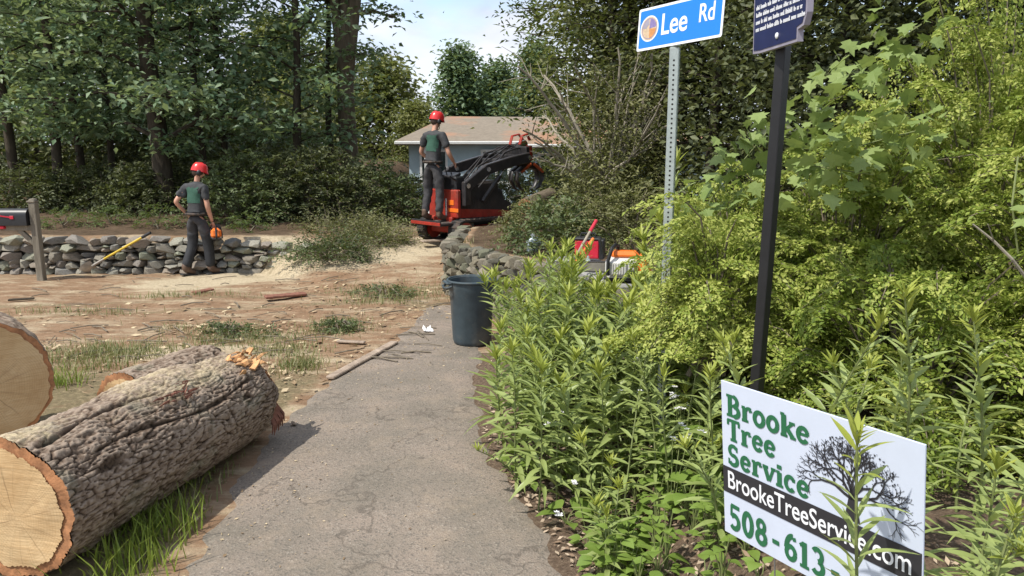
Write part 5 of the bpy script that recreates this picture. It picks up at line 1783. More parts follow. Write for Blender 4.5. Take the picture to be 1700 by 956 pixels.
# printed tree
tm = MB()
rt = random.Random(5)
def limb(x, z, an, ln, w, dep):
    x2, z2 = x + math.cos(an) * ln, z + math.sin(an) * ln
    xm, zm = (x + x2) / 2 + rt.gauss(0, ln * .07), (z + z2) / 2 + rt.gauss(0, ln * .07)
    ribbon(tm, [(x, z), (xm, zm), (x2, z2)], w, lambda q: (q.x, q.z), yf - 0.0001 * (dep % 5))
    if dep > 0:
        for k in range(2 if dep > 2 else 3):
            limb(x2 if k < 2 else xm, z2 if k < 2 else zm, an + rt.uniform(0.25, 0.75) * (-1 if k % 2 else 1), ln * rt.uniform(.62, .85), w * 0.66, dep - 1)
tx, tz = 0.127, zt - 0.247
tm.add([(tx - .022, yf, tz), (tx + .022, yf, tz), (tx + .010, yf, tz + .06), (tx - .010, yf, tz + .06)], [(0, 1, 2, 3)])
for an, ln in ((90, .042), (125, .044), (55, .044), (158, .05), (22, .05), (105, .042), (75, .042)):
    limb(tx, tz + 0.055, R(an), ln, 0.008, 5)
for an_ in range(420):
    a_, r_ = rt.uniform(-0.15, math.pi + 0.15), math.sqrt(rt.random())
    x_, z_ = tx + math.cos(a_) * r_ * 0.128, tz + 0.085 + math.sin(a_) * r_ * 0.122
    if rt.random() < 0.35 + 0.6 * r_:
        q_ = rt.uniform(0.0012, 0.0036)
        tm.add([(x_ - q_, yf - 0.0006, z_), (x_, yf - 0.0006, z_ - q_ * .7), (x_ + q_, yf - 0.0006, z_ + q_ * .3), (x_, yf - 0.0006, z_ + q_)], [(0, 1, 2, 3)])
tm.build('tree_drawing', M['print_black'], ys_)
for sx in (-0.12, 0.12):
    MB().tube([(sx, 0.0035, 0.1), (sx, 0.0035, -1.25)], 0.0022, 6).build('wire_stake', M['wire'], ys_)

# ------------------------------------------------------------------ blue road name sign
ls = thing('street_sign', 'blue road name sign lettered Lee Rd on a perforated galvanized post', 'street sign', (0.875, 4.27, h1(0.875, 4.27)))
gz = ls.location.z
pw = 0.051
mb = MB()
mb.box((0, 0, (2.612 - gz) / 2 - 0.2), (pw, pw, 2.612 - gz + 0.4), Euler((0, 0, R(-20))), 0.004)
mb.build('post', M['galv'], ls)
mb = MB()
q = Euler((0, 0, R(-20))).to_matrix()
for k in range(94):
    z = 0.12 + k * 0.0254
    if z > 2.55 - gz: break
    for nn in (Vector((0, -1, 0)), Vector((-1, 0, 0)), Vector((1, 0, 0))):
        c = q @ (nn * (pw / 2 + 0.0006)) + Vector((0, 0, z))
        n2 = q @ nn
        s = n2.cross(Vector((0, 0, 1)))
        vs = [c + s * 0.0058 * math.cos(a) + Vector((0, 0, 1)) * 0.0058 * math.sin(a) for a in [i * math.pi / 4 for i in range(8)]]
        mb.add(vs, [tuple(range(8))])
mb.build('punched_holes', M['hole'], ls)
bl = bpy.data.objects.new('sign_blade', None); COL.objects.link(bl); bl.parent = ls
Wl, Hl = 0.61, 0.229
Mw = Matrix.Translation((0.8815, 4.2403, 2.7361)) @ (Matrix.Rotation(-0.9746, 4, 'Z') @ Matrix.Rotation(-0.0964, 4, 'X') @ Matrix.Rotation(-0.0254, 4, 'Y'))
bl.matrix_local = Matrix.Translation(-ls.location) @ Mw
def rrect(w, h, r, n=5):
    out = []
    for cx, cz, a0 in ((w / 2 - r, h / 2 - r, 0), (-w / 2 + r, h / 2 - r, 90), (-w / 2 + r, -h / 2 + r, 180), (w / 2 - r, -h / 2 + r, 270)):
        out += [(cx + r * math.cos(R(a0 + 90 * i / n)), cz + r * math.sin(R(a0 + 90 * i / n))) for i in range(n + 1)]
    return out
mb = MB(); mb.prism(rrect(Wl, Hl, 0.012), 0.003); mb.build('border', M['sign_white'], bl)
mb = MB(); mb.prism(rrect(Wl - 0.026, Hl - 0.026, 0.008), 0.0036); mb.build('face', M['sign_blue'], bl)
font_text('Lee', 'lettering', -0.128, -0.0029, -0.046, 0.158, 0.86, M['sign_white'], bl, 0.0022, 0.0003)
font_text('Rd', 'lettering', 0.14, -0.0029, -0.020, 0.130, 0.78, M['sign_white'], bl, 0.0018, 0.0003)
def disc(cx, cz, r, y, a0=0, a1=360, r_in=0.0):
    m_ = MB(); n = 28
    vs = []
    for i in range(n + 1):
        a = R(a0 + (a1 - a0) * i / n)
        vs += [(cx + r_in * math.cos(a), y, cz + r_in * math.sin(a)), (cx + r * math.cos(a), y, cz + r * math.sin(a))]
    m_.add(vs, [(2 * i, 2 * i + 1, 2 * i + 3, 2 * i + 2) for i in range(n)])
    return m_
cx, cz = -0.215, 0.0
disc(cx, cz, 0.070, -0.0021).build('seal', M['sign_white'], bl)
disc(cx, cz, 0.063, -0.0024).build('seal', M['seal_tan'], bl)
disc(cx, cz, 0.052, -0.0027, 5, 85).build('seal_quarter', M['seal_plum'], bl)
disc(cx, cz, 0.052, -0.0027, 275, 355).build('seal_quarter', M['seal_gold'], bl)
disc(cx, cz, 0.052, -0.0027, 95, 175, 0.02).build('seal_quarter', M['sign_edge'], bl)
disc(cx, cz, 0.056, -0.0027, 0, 360, 0.053).build('seal_ring', M['seal_plum'], bl)
mb = MB()
for sz in (-1,):
    mb.box((-0.02, 0.012, -Hl / 2 + 0.01), (0.06, 0.02, 0.03), None, 0.003)
mb.build('bracket', M['galv'], bl)

# ------------------------------------------------------------------ navy marker on a black post
mk = thing('marker_sign', 'navy plaque with rows of small white text on a square black post', 'sign', (1.135, 3.36, h1(1.135, 3.36)))
mz = mk.location.z
tl = Vector((0.0, 0, 0))
p_top, p_bot = at(1304, 40, 3.36), at(1262, 570, 3.36)
dv = (p_top - p_bot)
base = p_bot + dv * ((mz - 0.3 - p_bot.z) / dv.z)
topv = p_top + dv * 0.35
MBp = MB()
cvec = (base + topv) / 2 - mk.location
qq = (topv - base).to_track_quat('Z', 'Y')
MBp.box((0, 0, 0), (0.047, 0.047, (topv - base).length), None, 0.003)
po = MBp.build('post', M['black_post'], mk)
po.rotation_mode = 'QUATERNION'; po.rotation_quaternion = qq @ Quaternion((0, 0, 1), R(38)); po.location = cvec
pq = bpy.data.objects.new('plaque', None); COL.objects.link(pq); pq.parent = mk
Mw = Matrix.Translation((1.093, 3.275, 2.845)) @ (Matrix.Rotation(-1.475, 4, 'Z') @ Matrix.Rotation(0.03, 4, 'X'))
pq.matrix_local = Matrix.Translation(-mk.location) @ Mw
def plaque_outline(w, h, c):
    return [(w / 2, h / 2), (-w / 2, h / 2), (-w / 2, -h / 2), (-w / 2 + c * 1.6, -h / 2 - 0.004), (w / 2 - c * 1.6, -h / 2), (w / 2 - c * 1.6, -h / 2 + c), (w / 2 - c * 0.5, -h / 2 + c * 1.2), (w / 2, -h / 2 + c * 2.2)]
mb = MB(); mb.prism(plaque_outline(0.50, 0.70, 0.045), 0.024); mb.build('plate', M['sign_edge'], pq)
mb = MB(); mb.prism([(x * 0.95, z * 0.965 + 0.0) for x, z in plaque_outline(0.50, 0.70, 0.045)], 0.028); mb.build('face', M['sign_navy'], pq)
mb = MB(); rl = random.Random(3)
rows = [(-0.262, .20, 0.40), (-0.232, .23, .44), (-0.202, .22, .44), (-0.172, .23, .44), (-0.108, .21, .30), (-0.078, .22, .38), (-0.048, .23, .38), (-0.018, .20, .42), (0.03, .2, .42), (0.06, .2, .42), (0.09, .2, .40), (0.12, .2, .42), (0.15, .2, .3), (0.21, .2, .42), (0.24, .2, .38), (0.27, .2, .42)]
for z, x_, ln in rows:
    x = -0.215
    while x < -0.215 + ln:
        w = rl.choice((0.022, 0.034, 0.048, 0.06))
        n = max(2, int(w / 0.0085))
        for k in range(n):
            hh = 0.013 if rl.random() < .7 else 0.019
            kx = x + k * 0.0088
            mb.box((kx, -0.0148, z + hh / 2), (0.0058, 0.0008, hh))
            if rl.random() < .6:
                mb.box((kx + 0.003, -0.0147, z + rl.choice((0.002, 0.0065, 0.011))), (0.0075, 0.0006, 0.0032))
        x += n * 0.0088 + 0.010
mb.build('text_rows', M['sign_white'], pq)
mb = MB(); mb.ball((0.0, -0.016, -0.305), (0.013, 0.006, 0.013)); mb.build('bolt', M['sign_white'], pq, True)

# ================================================================== wheelie-less trash can
g = gnd(779, 578)
tc = thing('trash_can', 'tall grey-blue round plastic trash can without a lid at the end of the drive', 'trash can', (g.x + 0.02, g.y + 0.2, 0.012))
tc.scale = (0.92, 0.92, 0.97)
rib = lambda a, z: 1 + (0.012 * max(0, math.cos(a * 10)) ** 3 if z < 0.60 else 0)
mb = MB(); mb.lathe([(0.0, 0.004), (0.20, 0.0), (0.212, 0.012), (0.222, 0.05), (0.250, 0.57), (0.264, 0.60), (0.268, 0.70), (0.262, 0.704), (0.256, 0.70), (0.246, 0.58), (0.212, 0.05), (0.0, 0.04)], n=72, ribs=rib)
mb.build('body', M['can'], tc, True, 50)
mb = MB()
n = 40
mb.tube([(0.277 * math.cos(2 * math.pi * i / n), 0.277 * math.sin(2 * math.pi * i / n), 0.706) for i in range(n + 1)], 0.014, 8, False)
mb.build('rim', M['can'], tc, True)
for sgn in (-1, 1):
    mb = MB()
    a = R(20) if sgn > 0 else R(200)
    d = Vector((math.cos(a), math.sin(a), 0)); s = Vector((-d.y, d.x, 0))
    pts = [d * 0.262 + s * -0.10 + Vector((0, 0, .66)), d * 0.315 + s * -0.085 + Vector((0, 0, .645)), d * 0.335 + Vector((0, 0, .635)), d * 0.315 + s * 0.085 + Vector((0, 0, .645)), d * 0.262 + s * 0.10 + Vector((0, 0, .66))]
    mb.tube(pts, 0.013, 8)
    mb.box(d * 0.285 + Vector((0, 0, .69)), (0.07, 0.20, 0.02), Euler((0, 0, a)), 0.006)
    mb.build('handle', M['can'], tc, True)

# ================================================================== mailbox
p = gnd(70, 467)
mbx = thing('mailbox', 'black mailbox with a red flag on a weathered square wooden post', 'mailbox', (p.x, p.y, 0))
MB().box((0, 0, 0.60), (0.105, 0.105, 1.26), None, 0.008).build('post', M['post_wood'], mbx)
mb = MB(); mb.box((-0.01, 0, 1.245), (0.125, 0.125, 0.03), None, 0.008); mb.lathe([(0.06, 1.26), (0.052, 1.285), (0.0, 1.295)], n=20); mb.build('post_cap', M['post_wood'], mbx)
MB().box((-0.25, 0, 0.84), (0.56, 0.09, 0.085), None, 0.006).build('arm', M['post_wood'], mbx)
MB().box((-0.16, 0, 0.71), (0.34, 0.06, 0.07), Euler((0, R(45), 0)), 0.006).build('brace', M['post_wood'], mbx)
mb = MB()
prof = [(-0.085, 0.0), (0.085, 0.0), (0.085, 0.11)] + [(0.085 * math.cos(R(a)), 0.11 + 0.085 * math.sin(R(a))) for a in range(15, 180, 15)] + [(-0.085, 0.11)]
prof = [(x * 1.3, z * 1.32) for x, z in prof]
Mx = Matrix.Translation((-0.32, 0, 0.885)) @ Matrix.Rotation(R(90), 4, 'Z')
mb.prism(prof, 0.50, Mx)
mb.build('box', M['black_plastic'], mbx, True, 50)
mb = MB(); mb.prism([(x * 1.05, z * 1.03 - 0.002) for x, z in prof], 0.022, Matrix.Translation((-0.578, 0, 0.885)) @ Matrix.Rotation(R(90), 4, 'Z')); mb.build('door', M['red_plastic'], mbx)
mb = MB(); mb.box((-0.36, -0.118, 1.02), (0.20, 0.006, 0.018), Euler((0, R(8), 0))); mb.box((-0.285, -0.118, 1.01), (0.06, 0.007, 0.05), None, 0.002); mb.build('flag', M['red_plastic'], mbx)
mb = MB(); mb.box((-0.50, -0.05, 0.855), (0.13, 0.1, 0.05), None, 0.01); mb.build('paper_tube', M['red_plastic'], mbx)

# ================================================================== shovel on the wall
p0, p1 = gnd(132, 455), at(250, 386, 12.42)
p0.z += 0.02
sh = thing('shovel', 'shovel with a yellow handle and black grip leaning on the fieldstone wall', 'shovel', p0)
d = (p1 - p0).normalized(); sd = d.cross(Vector((0, 1, 0.6))).normalized(); nn = sd.cross(d)
Ltot = (p1 - p0).length
mb = MB()
for i, (t, w, dp) in enumerate(((0.0, 0.01, 0), (0.05, 0.06, .012), (0.12, 0.092, .02), (0.24, 0.10, .03), (0.29, 0.095, .03))):
    pass
st = [(0.0, 0.012, 0), (0.05, 0.065, .008), (0.13, 0.095, .015), (0.25, 0.10, .02), (0.30, 0.09, .02)]
vs, fs = [], []
for t, w, dp in st:
    for k in (-1, -0.5, 0, 0.5, 1):
        vs.append(d * t + sd * w * k + nn * (0.022 * abs(k) - dp))
for i in range(len(st) - 1):
    for k in range(4):
        fs.append((i * 5 + k, i * 5 + k + 1, i * 5 + k + 6, i * 5 + k + 5))
mb.add(vs, fs); mb.tube([d * 0.27 - nn * 0.02, d * 0.5], [0.024, 0.02], 8)
mb.build('blade', M['steel'], sh, True, 60)
MB().tube([d * 0.48, d * (Ltot - 0.16)], 0.019, 10).build('handle', M['yellow'], sh, True)
MB().tube([d * (Ltot - 0.17), d * Ltot], 0.024, 10).build('grip', M['black_plastic'], sh, True)

# ================================================================== chainsaws
def chainsaw(label, loc, rz, s=1.0, rx=0.0, ry=0.0, body=None):
    cs = thing('chainsaw', label, 'chainsaw', loc)
    cs.rotation_euler = (rx, ry, rz)
    cs.scale = (s, -s, s)
    mb = MB(); mb.box((0.0, 0, 0.10), (0.24, 0.17, 0.15), None, 0.035); mb.box((0.0, 0.0, 0.03), (0.22, 0.15, 0.04), None, 0.01); mb.build('engine_housing', M['saw_white'], cs, True, 35)
    mb = MB(); mb.box((-0.155, 0, 0.115), (0.11, 0.175, 0.17), None, 0.04); mb.build('rear_cover', M['orange'], cs, True, 35)
    mb = MB(); mb.box((-0.02, 0, 0.19), (0.20, 0.12, 0.06), None, 0.025); mb.build('top_cover', M['orange'], cs, True, 35)
    mb = MB(); mb.box((-0.05, 0, 0.022), (0.36, 0.16, 0.03), None, 0.012); mb.build('base', M['black_plastic'], cs)
    mb = MB(); mb.box((0.03, -0.088, 0.10), (0.13, 0.02, 0.10), None, 0.008)
    for k in range(5): mb.box((-0.005 + k * 0.018, -0.1, 0.10), (0.008, 0.008, 0.075), None, 0.001)
    mb.build('starter_grille', M['saw_white'], cs)
    mb = MB(); mb.box((-0.085, -0.086, 0.075), (0.06, 0.022, 0.03), None, 0.006); mb.box((-0.09, -0.086, 0.135), (0.03, 0.022, 0.02), None, 0.004); mb.cyl((-0.055, -0.08, 0.055), (-0.055, -0.1, 0.055), 0.02, n=14); mb.build('caps', M['black_plastic'], cs)
    mb = MB(); mb.tube([(0.10, -0.10, 0.05), (0.10, -0.11, 0.16), (0.075, -0.085, 0.245), (0.05, 0.0, 0.262), (0.03, 0.08, 0.245), (0.05, 0.10, 0.12), (0.06, 0.10, 0.04)], 0.0135, 10); mb.build('front_handle', M['black_plastic'], cs, True)
    mb = MB(); mb.tube([(-0.19, 0, 0.19), (-0.27, 0, 0.20), (-0.35, 0, 0.15), (-0.36, 0, 0.06), (-0.28, 0, 0.03), (-0.18, 0, 0.04)], 0.018, 10); mb.build('rear_handle', M['black_plastic'], cs, True)
    mb = MB(); mb.prism([(0.135, 0.20), (0.155, 0.20), (0.175, 0.30), (0.16, 0.30)], 0.15); mb.build('hand_guard', M['black_plastic'], cs)
    mb = MB(); mb.prism([(0.10, 0.055), (0.50, 0.062), (0.535, 0.088), (0.50, 0.114), (0.10, 0.12)], 0.008, Matrix.Translation((0, 0.055, 0))); mb.build('guide_bar', M['steel'], cs)
    mb = MB(); mb.tube([(0.10, 0.055, 0.05), (0.50, 0.055, 0.056), (0.545, 0.055, 0.088), (0.50, 0.055, 0.12), (0.10, 0.055, 0.126)], 0.006, 6); mb.build('chain', M['black_steel'], cs)
    return cs
p = at(1032, 463, 6.62)
chainsaw('light grey and orange chainsaw resting on the capstones of the wall', (p.x, p.y, CAP_Z), R(172), 1.2)

# red box, long-handled tool, jug, bottle on the wall
p = at(979, 432, 7.75)
rbx = thing('tool_box', 'red plastic box with a black end sitting on the wall behind the long red tool', 'box', (p.x, 7.75, CAP_Z + 0.03), R(-12))
MB().box((-0.02, 0, 0.10), (0.25, 0.18, 0.19), None, 0.015).build('body', M['red_plastic'], rbx)
MB().box((0.125, 0, 0.10), (0.05, 0.185, 0.20), None, 0.01).build('end', M['black_plastic'], rbx)
MB().box((-0.02, 0, 0.205), (0.26, 0.19, 0.022), None, 0.008).build('lid', M['black_plastic'], rbx)
mb = MB(); mb.tube([(-0.10, 0, 0.21), (-0.09, 0, 0.255), (0.05, 0, 0.255), (0.06, 0, 0.21)], 0.009, 8); mb.build('handle', M['black_plastic'], rbx, True)
pa, pb = at(936, 462, 6.75), at(990, 366, 7.2)
lp_ = thing('lopper', 'long-handled lopper with red and orange handles standing against the red box', 'lopper', pa)
d = pb - pa
mb = MB(); mb.tube([d * 0.42, d * 0.86], 0.0135, 10); mb.build('handle', M['twig_pale'], lp_, True)
mb = MB(); mb.tube([d * 0.80, d * 1.0], 0.017, 10); mb.build('grip', M['red_plastic'], lp_, True)
d2 = at(985, 396, 7.0) - pa
mb = MB(); mb.tube([d2 * 0.12, d2 * 1.0], 0.0145, 10); mb.build('handle', M['orange'], lp_, True)
mb = MB(); mb.box(d * 0.06, (0.03, 0.02, 0.07), Euler((0, R(30), 0)), 0.004); mb.tube([d * 0.0, d * 0.18], [0.012, 0.016], 8); mb.build('jaw', M['red_plastic'], lp_)
mb = MB(); mb.tube([d * 0.16, d * 0.45], 0.012, 8); mb.build('shaft', M['black_steel'], lp_)
p = at(884, 410, 9.4)
jg = thing('plastic_jug', 'pale blue-grey plastic jug on the stone wall behind the tallest plant', 'jug', (p.x, 9.4, 0.80), R(20))
mb = MB(); mb.lathe([(0.0, 0.0), (0.068, 0.0), (0.075, 0.01), (0.075, 0.13), (0.06, 0.165), (0.03, 0.185), (0.022, 0.20), (0.0, 0.20)], n=24); mb.build('body', M['jug'], jg, True)
mb = MB(); mb.tube([(0.07, 0, 0.07), (0.105, 0, 0.09), (0.10, 0, 0.15), (0.045, 0, 0.175)], 0.011, 8); mb.build('handle', M['jug'], jg, True)
mb = MB(); mb.cyl((0, 0, 0.195), (0, 0, 0.222), 0.026, n=18); mb.build('cap', M['sign_white'], jg, True)
p = at(976, 443, 7.25)
bt = thing('small_bottle', 'small clear-grey bottle with an orange foot in front of the red box', 'bottle', (p.x, 7.25, CAP_Z))
mb = MB(); mb.lathe([(0.0, 0.0), (0.024, 0.0), (0.024, 0.035)], n=18); mb.build('foot', M['orange'], bt, True)
mb = MB(); mb.lathe([(0.024, 0.035), (0.025, 0.085), (0.012, 0.105), (0.011, 0.125), (0.0, 0.126)], n=18); mb.build('body', M['jug'], bt, True)

# ================================================================== people
def skin_mesh(name, joints, bones, rad, root, parent, mat, sub=2):
    names = list(joints)
    ix = {k: i for i, k in enumerate(names)}
    me = bpy.data.meshes.new(name)
    me.from_pydata([joints[k] for k in names], [(ix[a], ix[b]) for a, b in bones], [])
    o = bpy.data.objects.new(name, me); COL.objects.link(o)
    m = o.modifiers.new('skin', 'SKIN'); m.use_smooth_shade = True; m.branch_smoothing = 0.6
    for i, k in enumerate(names):
        sv = me.skin_vertices[0].data[i]
        rr_ = rad[k]
        sv.radius = rr_ if hasattr(rr_, '__len__') else (rr_, rr_)
        sv.use_root = (k == root)
    s = o.modifiers.new('sub', 'SUBSURF'); s.levels = sub; s.render_levels = sub
    dg = bpy.context.evaluated_depsgraph_get()
    m2 = bpy.data.meshes.new_from_object(o.evaluated_get(dg))
    m2.name = name
    m2.polygons.foreach_set('use_smooth', np.ones(len(m2.polygons), dtype=bool))
    bpy.data.objects.remove(o); bpy.data.meshes.remove(me)
    return m2

def join_meshes(name, meshes):
    bm = bmesh.new()
    for m in meshes:
        bm.from_mesh(m)
    me = bpy.data.meshes.new(name); bm.to_mesh(me); bm.free()
    me.polygons.foreach_set('use_smooth', np.ones(len(me.polygons), dtype=bool))
    return me

def hand_meshes(wrist, d, palm_n, s=1.0, curl=0.5):
    """palm and five separate curled fingers; d = direction of the fingers, palm_n = palm facing"""
    d, palm_n = Vector(d).normalized(), Vector(palm_n)
    palm_n = (palm_n - d * palm_n.dot(d)).normalized()
    sd = d.cross(palm_n)
    out = []
    J = {'a': wrist, 'b': Vector(wrist) + d * 0.045 * s, 'c': Vector(wrist) + d * 0.085 * s}
    out.append(skin_mesh('h', J, [('a', 'b'), ('b', 'c')], {'a': (0.026 * s, 0.02 * s), 'b': (0.036 * s, 0.016 * s), 'c': (0.034 * s, 0.014 * s)}, 'a', None, None, 1))
    for k, (off, ln) in enumerate(((-0.026, .068), (-0.009, .076), (0.009, .071), (0.025, .056))):
        b0 = Vector(wrist) + d * 0.075 * s + sd * off * s
        dirs = [d, (d + palm_n * curl).normalized(), (d * (1 - curl) + palm_n * curl * 1.4).normalized()]
        J = {'0': b0}
        p = b0
        for i, f in enumerate((.45, .32, .23)):
            p = p + dirs[i] * ln * f * s; J[str(i + 1)] = p
        out.append(skin_mesh('f', J, [('0', '1'), ('1', '2'), ('2', '3')], {'0': .0095 * s, '1': .009 * s, '2': .0085 * s, '3': .007 * s}, '0', None, None, 1))
    b0 = Vector(wrist) + d * 0.03 * s - sd * 0.026 * s
    t1 = b0 + (d * .7 - sd * .7 + palm_n * .3).normalized() * 0.035 * s
    t2 = t1 + (d * .9 - sd * .2 + palm_n * .4).normalized() * 0.028 * s
    out.append(skin_mesh('t', {'0': b0, '1': t1, '2': t2}, [('0', '1'), ('1', '2')], {'0': .012 * s, '1': .0105 * s, '2': .0085 * s}, '0', None, None, 1))
    return out

def squeeze(me, c, k, zmin=-9):
    """a torso is flatter front to back than it is wide; cloth has folds"""
    co = np.array([v.co[:] for v in me.vertices]); no = np.array([v.normal[:] for v in me.vertices])
    f = fbm(co * np.array([13, 13, 20.0]), 3, 3) - 0.5
    for v, q in zip(me.vertices, co + no * (f * 0.045)[:, None]):
        v.co = q
    for v in me.vertices:
        if v.co.z > zmin:
            w = min(1, (v.co.z - zmin) / 0.12)
            if abs(v.co.x - c.x) < 0.2:
                v.co.y = c.y + (v.co.y - c.y) * (1 - (1 - k) * w)

def person(label, loc, rz, J, sleeve_print=True, chap=True, name='person'):
    """J: joints in the person's own frame, facing +Y; z up from the soles"""
    root = thing(name, label, 'person', loc, rz)
    V_ = {k: Vector(v) for k, v in J.items() if k != 'curl'}
    ch = V_['chest']; nk = V_['neck']
    V_['shl'] = V_.get('shl', ch + Vector((-0.17, 0, 0.10))); V_['shr'] = V_.get('shr', ch + Vector((0.17, 0, 0.10)))
    hd = V_['head']
    up = (hd - nk).normalized()
    fwd = Vector(J['face']).normalized()
    fwd = (fwd - up * fwd.dot(up)).normalized()
    sid = fwd.cross(up)
    V_['crown'] = hd + up * 0.10
    V_['chin'] = hd - up * 0.075 + fwd * 0.045
    V_['nose'] = hd - up * 0.01 + fwd * 0.098
    for s_, nm in ((-1, 'earl'), (1, 'earr')):
        V_[nm] = hd + sid * 0.078 * s_ - up * 0.005
    body_b = [('pelvis', 'waist'), ('waist', 'chest'), ('chest', 'neck'), ('neck', 'head'), ('head', 'crown'), ('head', 'chin'), ('head', 'nose'), ('head', 'earl'), ('head', 'earr'),
              ('chest', 'shl'), ('shl', 'ell'), ('ell', 'wrl'), ('chest', 'shr'), ('shr', 'elr'), ('elr', 'wrr'),
              ('pelvis', 'hipl'), ('hipl', 'knl'), ('knl', 'anl'), ('pelvis', 'hipr'), ('hipr', 'knr'), ('knr', 'anr')]
    rad = dict(pelvis=.045, waist=.05, chest=.08, neck=.055, head=(.078, .09), crown=.06, chin=.035, nose=.014, earl=.016, earr=.016,
               shl=.045, ell=.042, wrl=.028, shr=.045, elr=.042, wrr=.028, hipl=.045, hipr=.045, knl=.05, knr=.05, anl=.042, anr=.042)
    use = {k: V_[k] for k in rad}
    parts = [skin_mesh('body', use, body_b, rad, 'pelvis', None, None, 2)]
    for w_, e_, pn in (('wrl', 'ell', J.get('palml', (1, 0, 0))), ('wrr', 'elr', J.get('palmr', (-1, 0, 0)))):
        parts += hand_meshes(V_[w_], (V_[w_] - V_[e_]) + Vector((0, 0, -0.02)), pn, 1.0, J.get('curl', 0.5))
    kid(link('body', join_meshes('body', parts), root, M['skin']))
    # shirt
    sl = {k: V_[k] for k in ('pelvis', 'waist', 'chest', 'shl', 'shr')}
    sl['yoke'] = ch.lerp(nk, 0.5) + Vector((0, -0.01, 0)); sl['neck'] = nk - up * 0.03; sl['hem'] = V_['pelvis'] + Vector((0, 0, -0.03))
    sl['pelvis'] = V_['pelvis'].lerp(V_['waist'], 0.4)
    for s_ in ('l', 'r'):
        sl['sl' + s_] = V_['sh' + s_].lerp(V_['el' + s_], 0.72)
    rs = dict(hem=.15, pelvis=.145, waist=.142, chest=.165, yoke=.135, neck=.068, shl=.085, shr=.085, sll=.068, slr=.068)
    shm = (skin_mesh('shirt', sl, [('hem', 'pelvis'), ('pelvis', 'waist'), ('waist', 'chest'), ('chest', 'yoke'), ('yoke', 'neck'), ('yoke', 'shl'), ('shl', 'sll'), ('yoke', 'shr'), ('shr', 'slr')], rs, 'waist', None, None, 2))
    squeeze(shm, ch, 0.78)
    kid(link('shirt', shm, root, M['shirt']))
    pz = ch.z - 0.04
    bm = bmesh.new(); bm.from_mesh(shm)
    bm.normal_update()
    bad = [f for f in bm.faces if not (f.normal.y < -0.45 and abs(f.calc_center_median().z - pz) < 0.13 and abs(f.calc_center_median().x - ch.x) < 0.115)]
    bmesh.ops.delete(bm, geom=bad, context='FACES')
    for v in bm.verts: v.co += Vector((0, -0.006, 0))
    pm = bpy.data.meshes.new('back_print'); bm.to_mesh(pm); bm.free()
    if len(pm.polygons): kid(link('back_print', pm, root, M['shirt_print']))
    # trousers
    tr = {k: V_[k] for k in ('hipl', 'knl', 'hipr', 'knr')}
    tr['pelvis'] = V_['pelvis'] + Vector((0, 0, -0.02)); tr['top'] = V_['pelvis'] + Vector((0, 0, 0.09)); tr['anl'] = V_['knl'].lerp(V_['anl'], 0.93); tr['anr'] = V_['knr'].lerp(V_['anr'], 0.93)
    rt_ = dict(top=.135, pelvis=.14, hipl=.108, hipr=.108, knl=.08, knr=.08, anl=.068, anr=.068)
    trm = (skin_mesh('trousers', tr, [('top', 'pelvis'), ('pelvis', 'hipl'), ('hipl', 'knl'), ('knl', 'anl'), ('pelvis', 'hipr'), ('hipr', 'knr'), ('knr', 'anr')], rt_, 'pelvis', None, None, 2))
    squeeze(trm, V_['pelvis'], 0.82, V_['pelvis'].z - 0.12)
    kid(link('trousers', trm, root, M['trousers']))
    if chap:
        for s_ in ('l', 'r'):
            a, b, c = V_['hip' + s_].lerp(V_['kn' + s_], 0.45), V_['kn' + s_], V_['kn' + s_].lerp(V_['an' + s_], 0.96)
            cm = skin_mesh('chap', {'a': a, 'b': b, 'c': c}, [('a', 'b'), ('b', 'c')], {'a': .10, 'b': .088, 'c': .078}, 'b', None, None, 2)
            kid(link('chap', cm, root, M['chaps']))
    # belt
    mb = MB()
    pv = V_['pelvis'] + Vector((0, 0, 0.03))
    n = 24
    mb.tube([pv + Vector((0.165 * math.cos(2 * math.pi * i / n), 0.135 * math.sin(2 * math.pi * i / n), 0)) for i in range(n + 1)], 0.022, 6, False)
    mb.build('belt', M['rubber'], root, True)
    # boots
    for s_ in ('l', 'r'):
        a = V_['an' + s_]; td = Vector(J.get('toe' + s_, (0, 1, 0))).normalized()
        sole = a + Vector((0, 0, -0.085))
        bt_ = skin_mesh('boot', {'t': a + Vector((0, 0, 0.12)), 'a': a, 'h': sole - td * 0.035 + Vector((0, 0, .045)), 'm': sole + td * 0.09 + Vector((0, 0, .05)), 'e': sole + td * 0.185 + Vector((0, 0, .04))},
                        [('t', 'a'), ('a', 'h'), ('a', 'm'), ('m', 'e')], {'t': .062, 'a': .058, 'h': .05, 'm': .05, 'e': .042}, 'a', None, None, 2)
        bo = kid(link('boot', bt_, root, M['boot']))
        q = td.to_track_quat('Y', 'Z').to_euler()
        mb = MB(); mb.box(sole + td * 0.065 + Vector((0, 0, 0.0)), (0.095, 0.29, 0.03), q, 0.012)
        o = mb.build('sole', M['rubber'], bo)
    # helmet, straps, ear cups, hair, eyes
    Mh = Matrix((sid, fwd, up)).transposed()
    qh = Mh.to_quaternion()
    hm = thing_part('helmet', root)
    c0 = hd + up * 0.055
    mb = MB()
    prof = [(0.118, -0.045), (0.116, 0.0), (0.108, 0.045), (0.088, 0.085), (0.05, 0.11), (0.0, 0.118)]
    nn = 26
    vs, fs = [], []
    for r_, z in prof:
        for k in range(nn):
            a = 2 * math.pi * k / nn
            vs.append(c0 + Mh @ Vector((r_ * 0.93 * math.cos(a), r_ * 1.1 * math.sin(a) + (0.02 if (z < -0.04 and math.sin(a) > .3) else 0), z + (0.012 * math.sin(a) if z < 0 else 0))))
    for i in range(len(prof) - 1):
        for k in range(nn):
            fs.append((i * nn + k, i * nn + (k + 1) % nn, (i + 1) * nn + (k + 1) % nn, (i + 1) * nn + k))
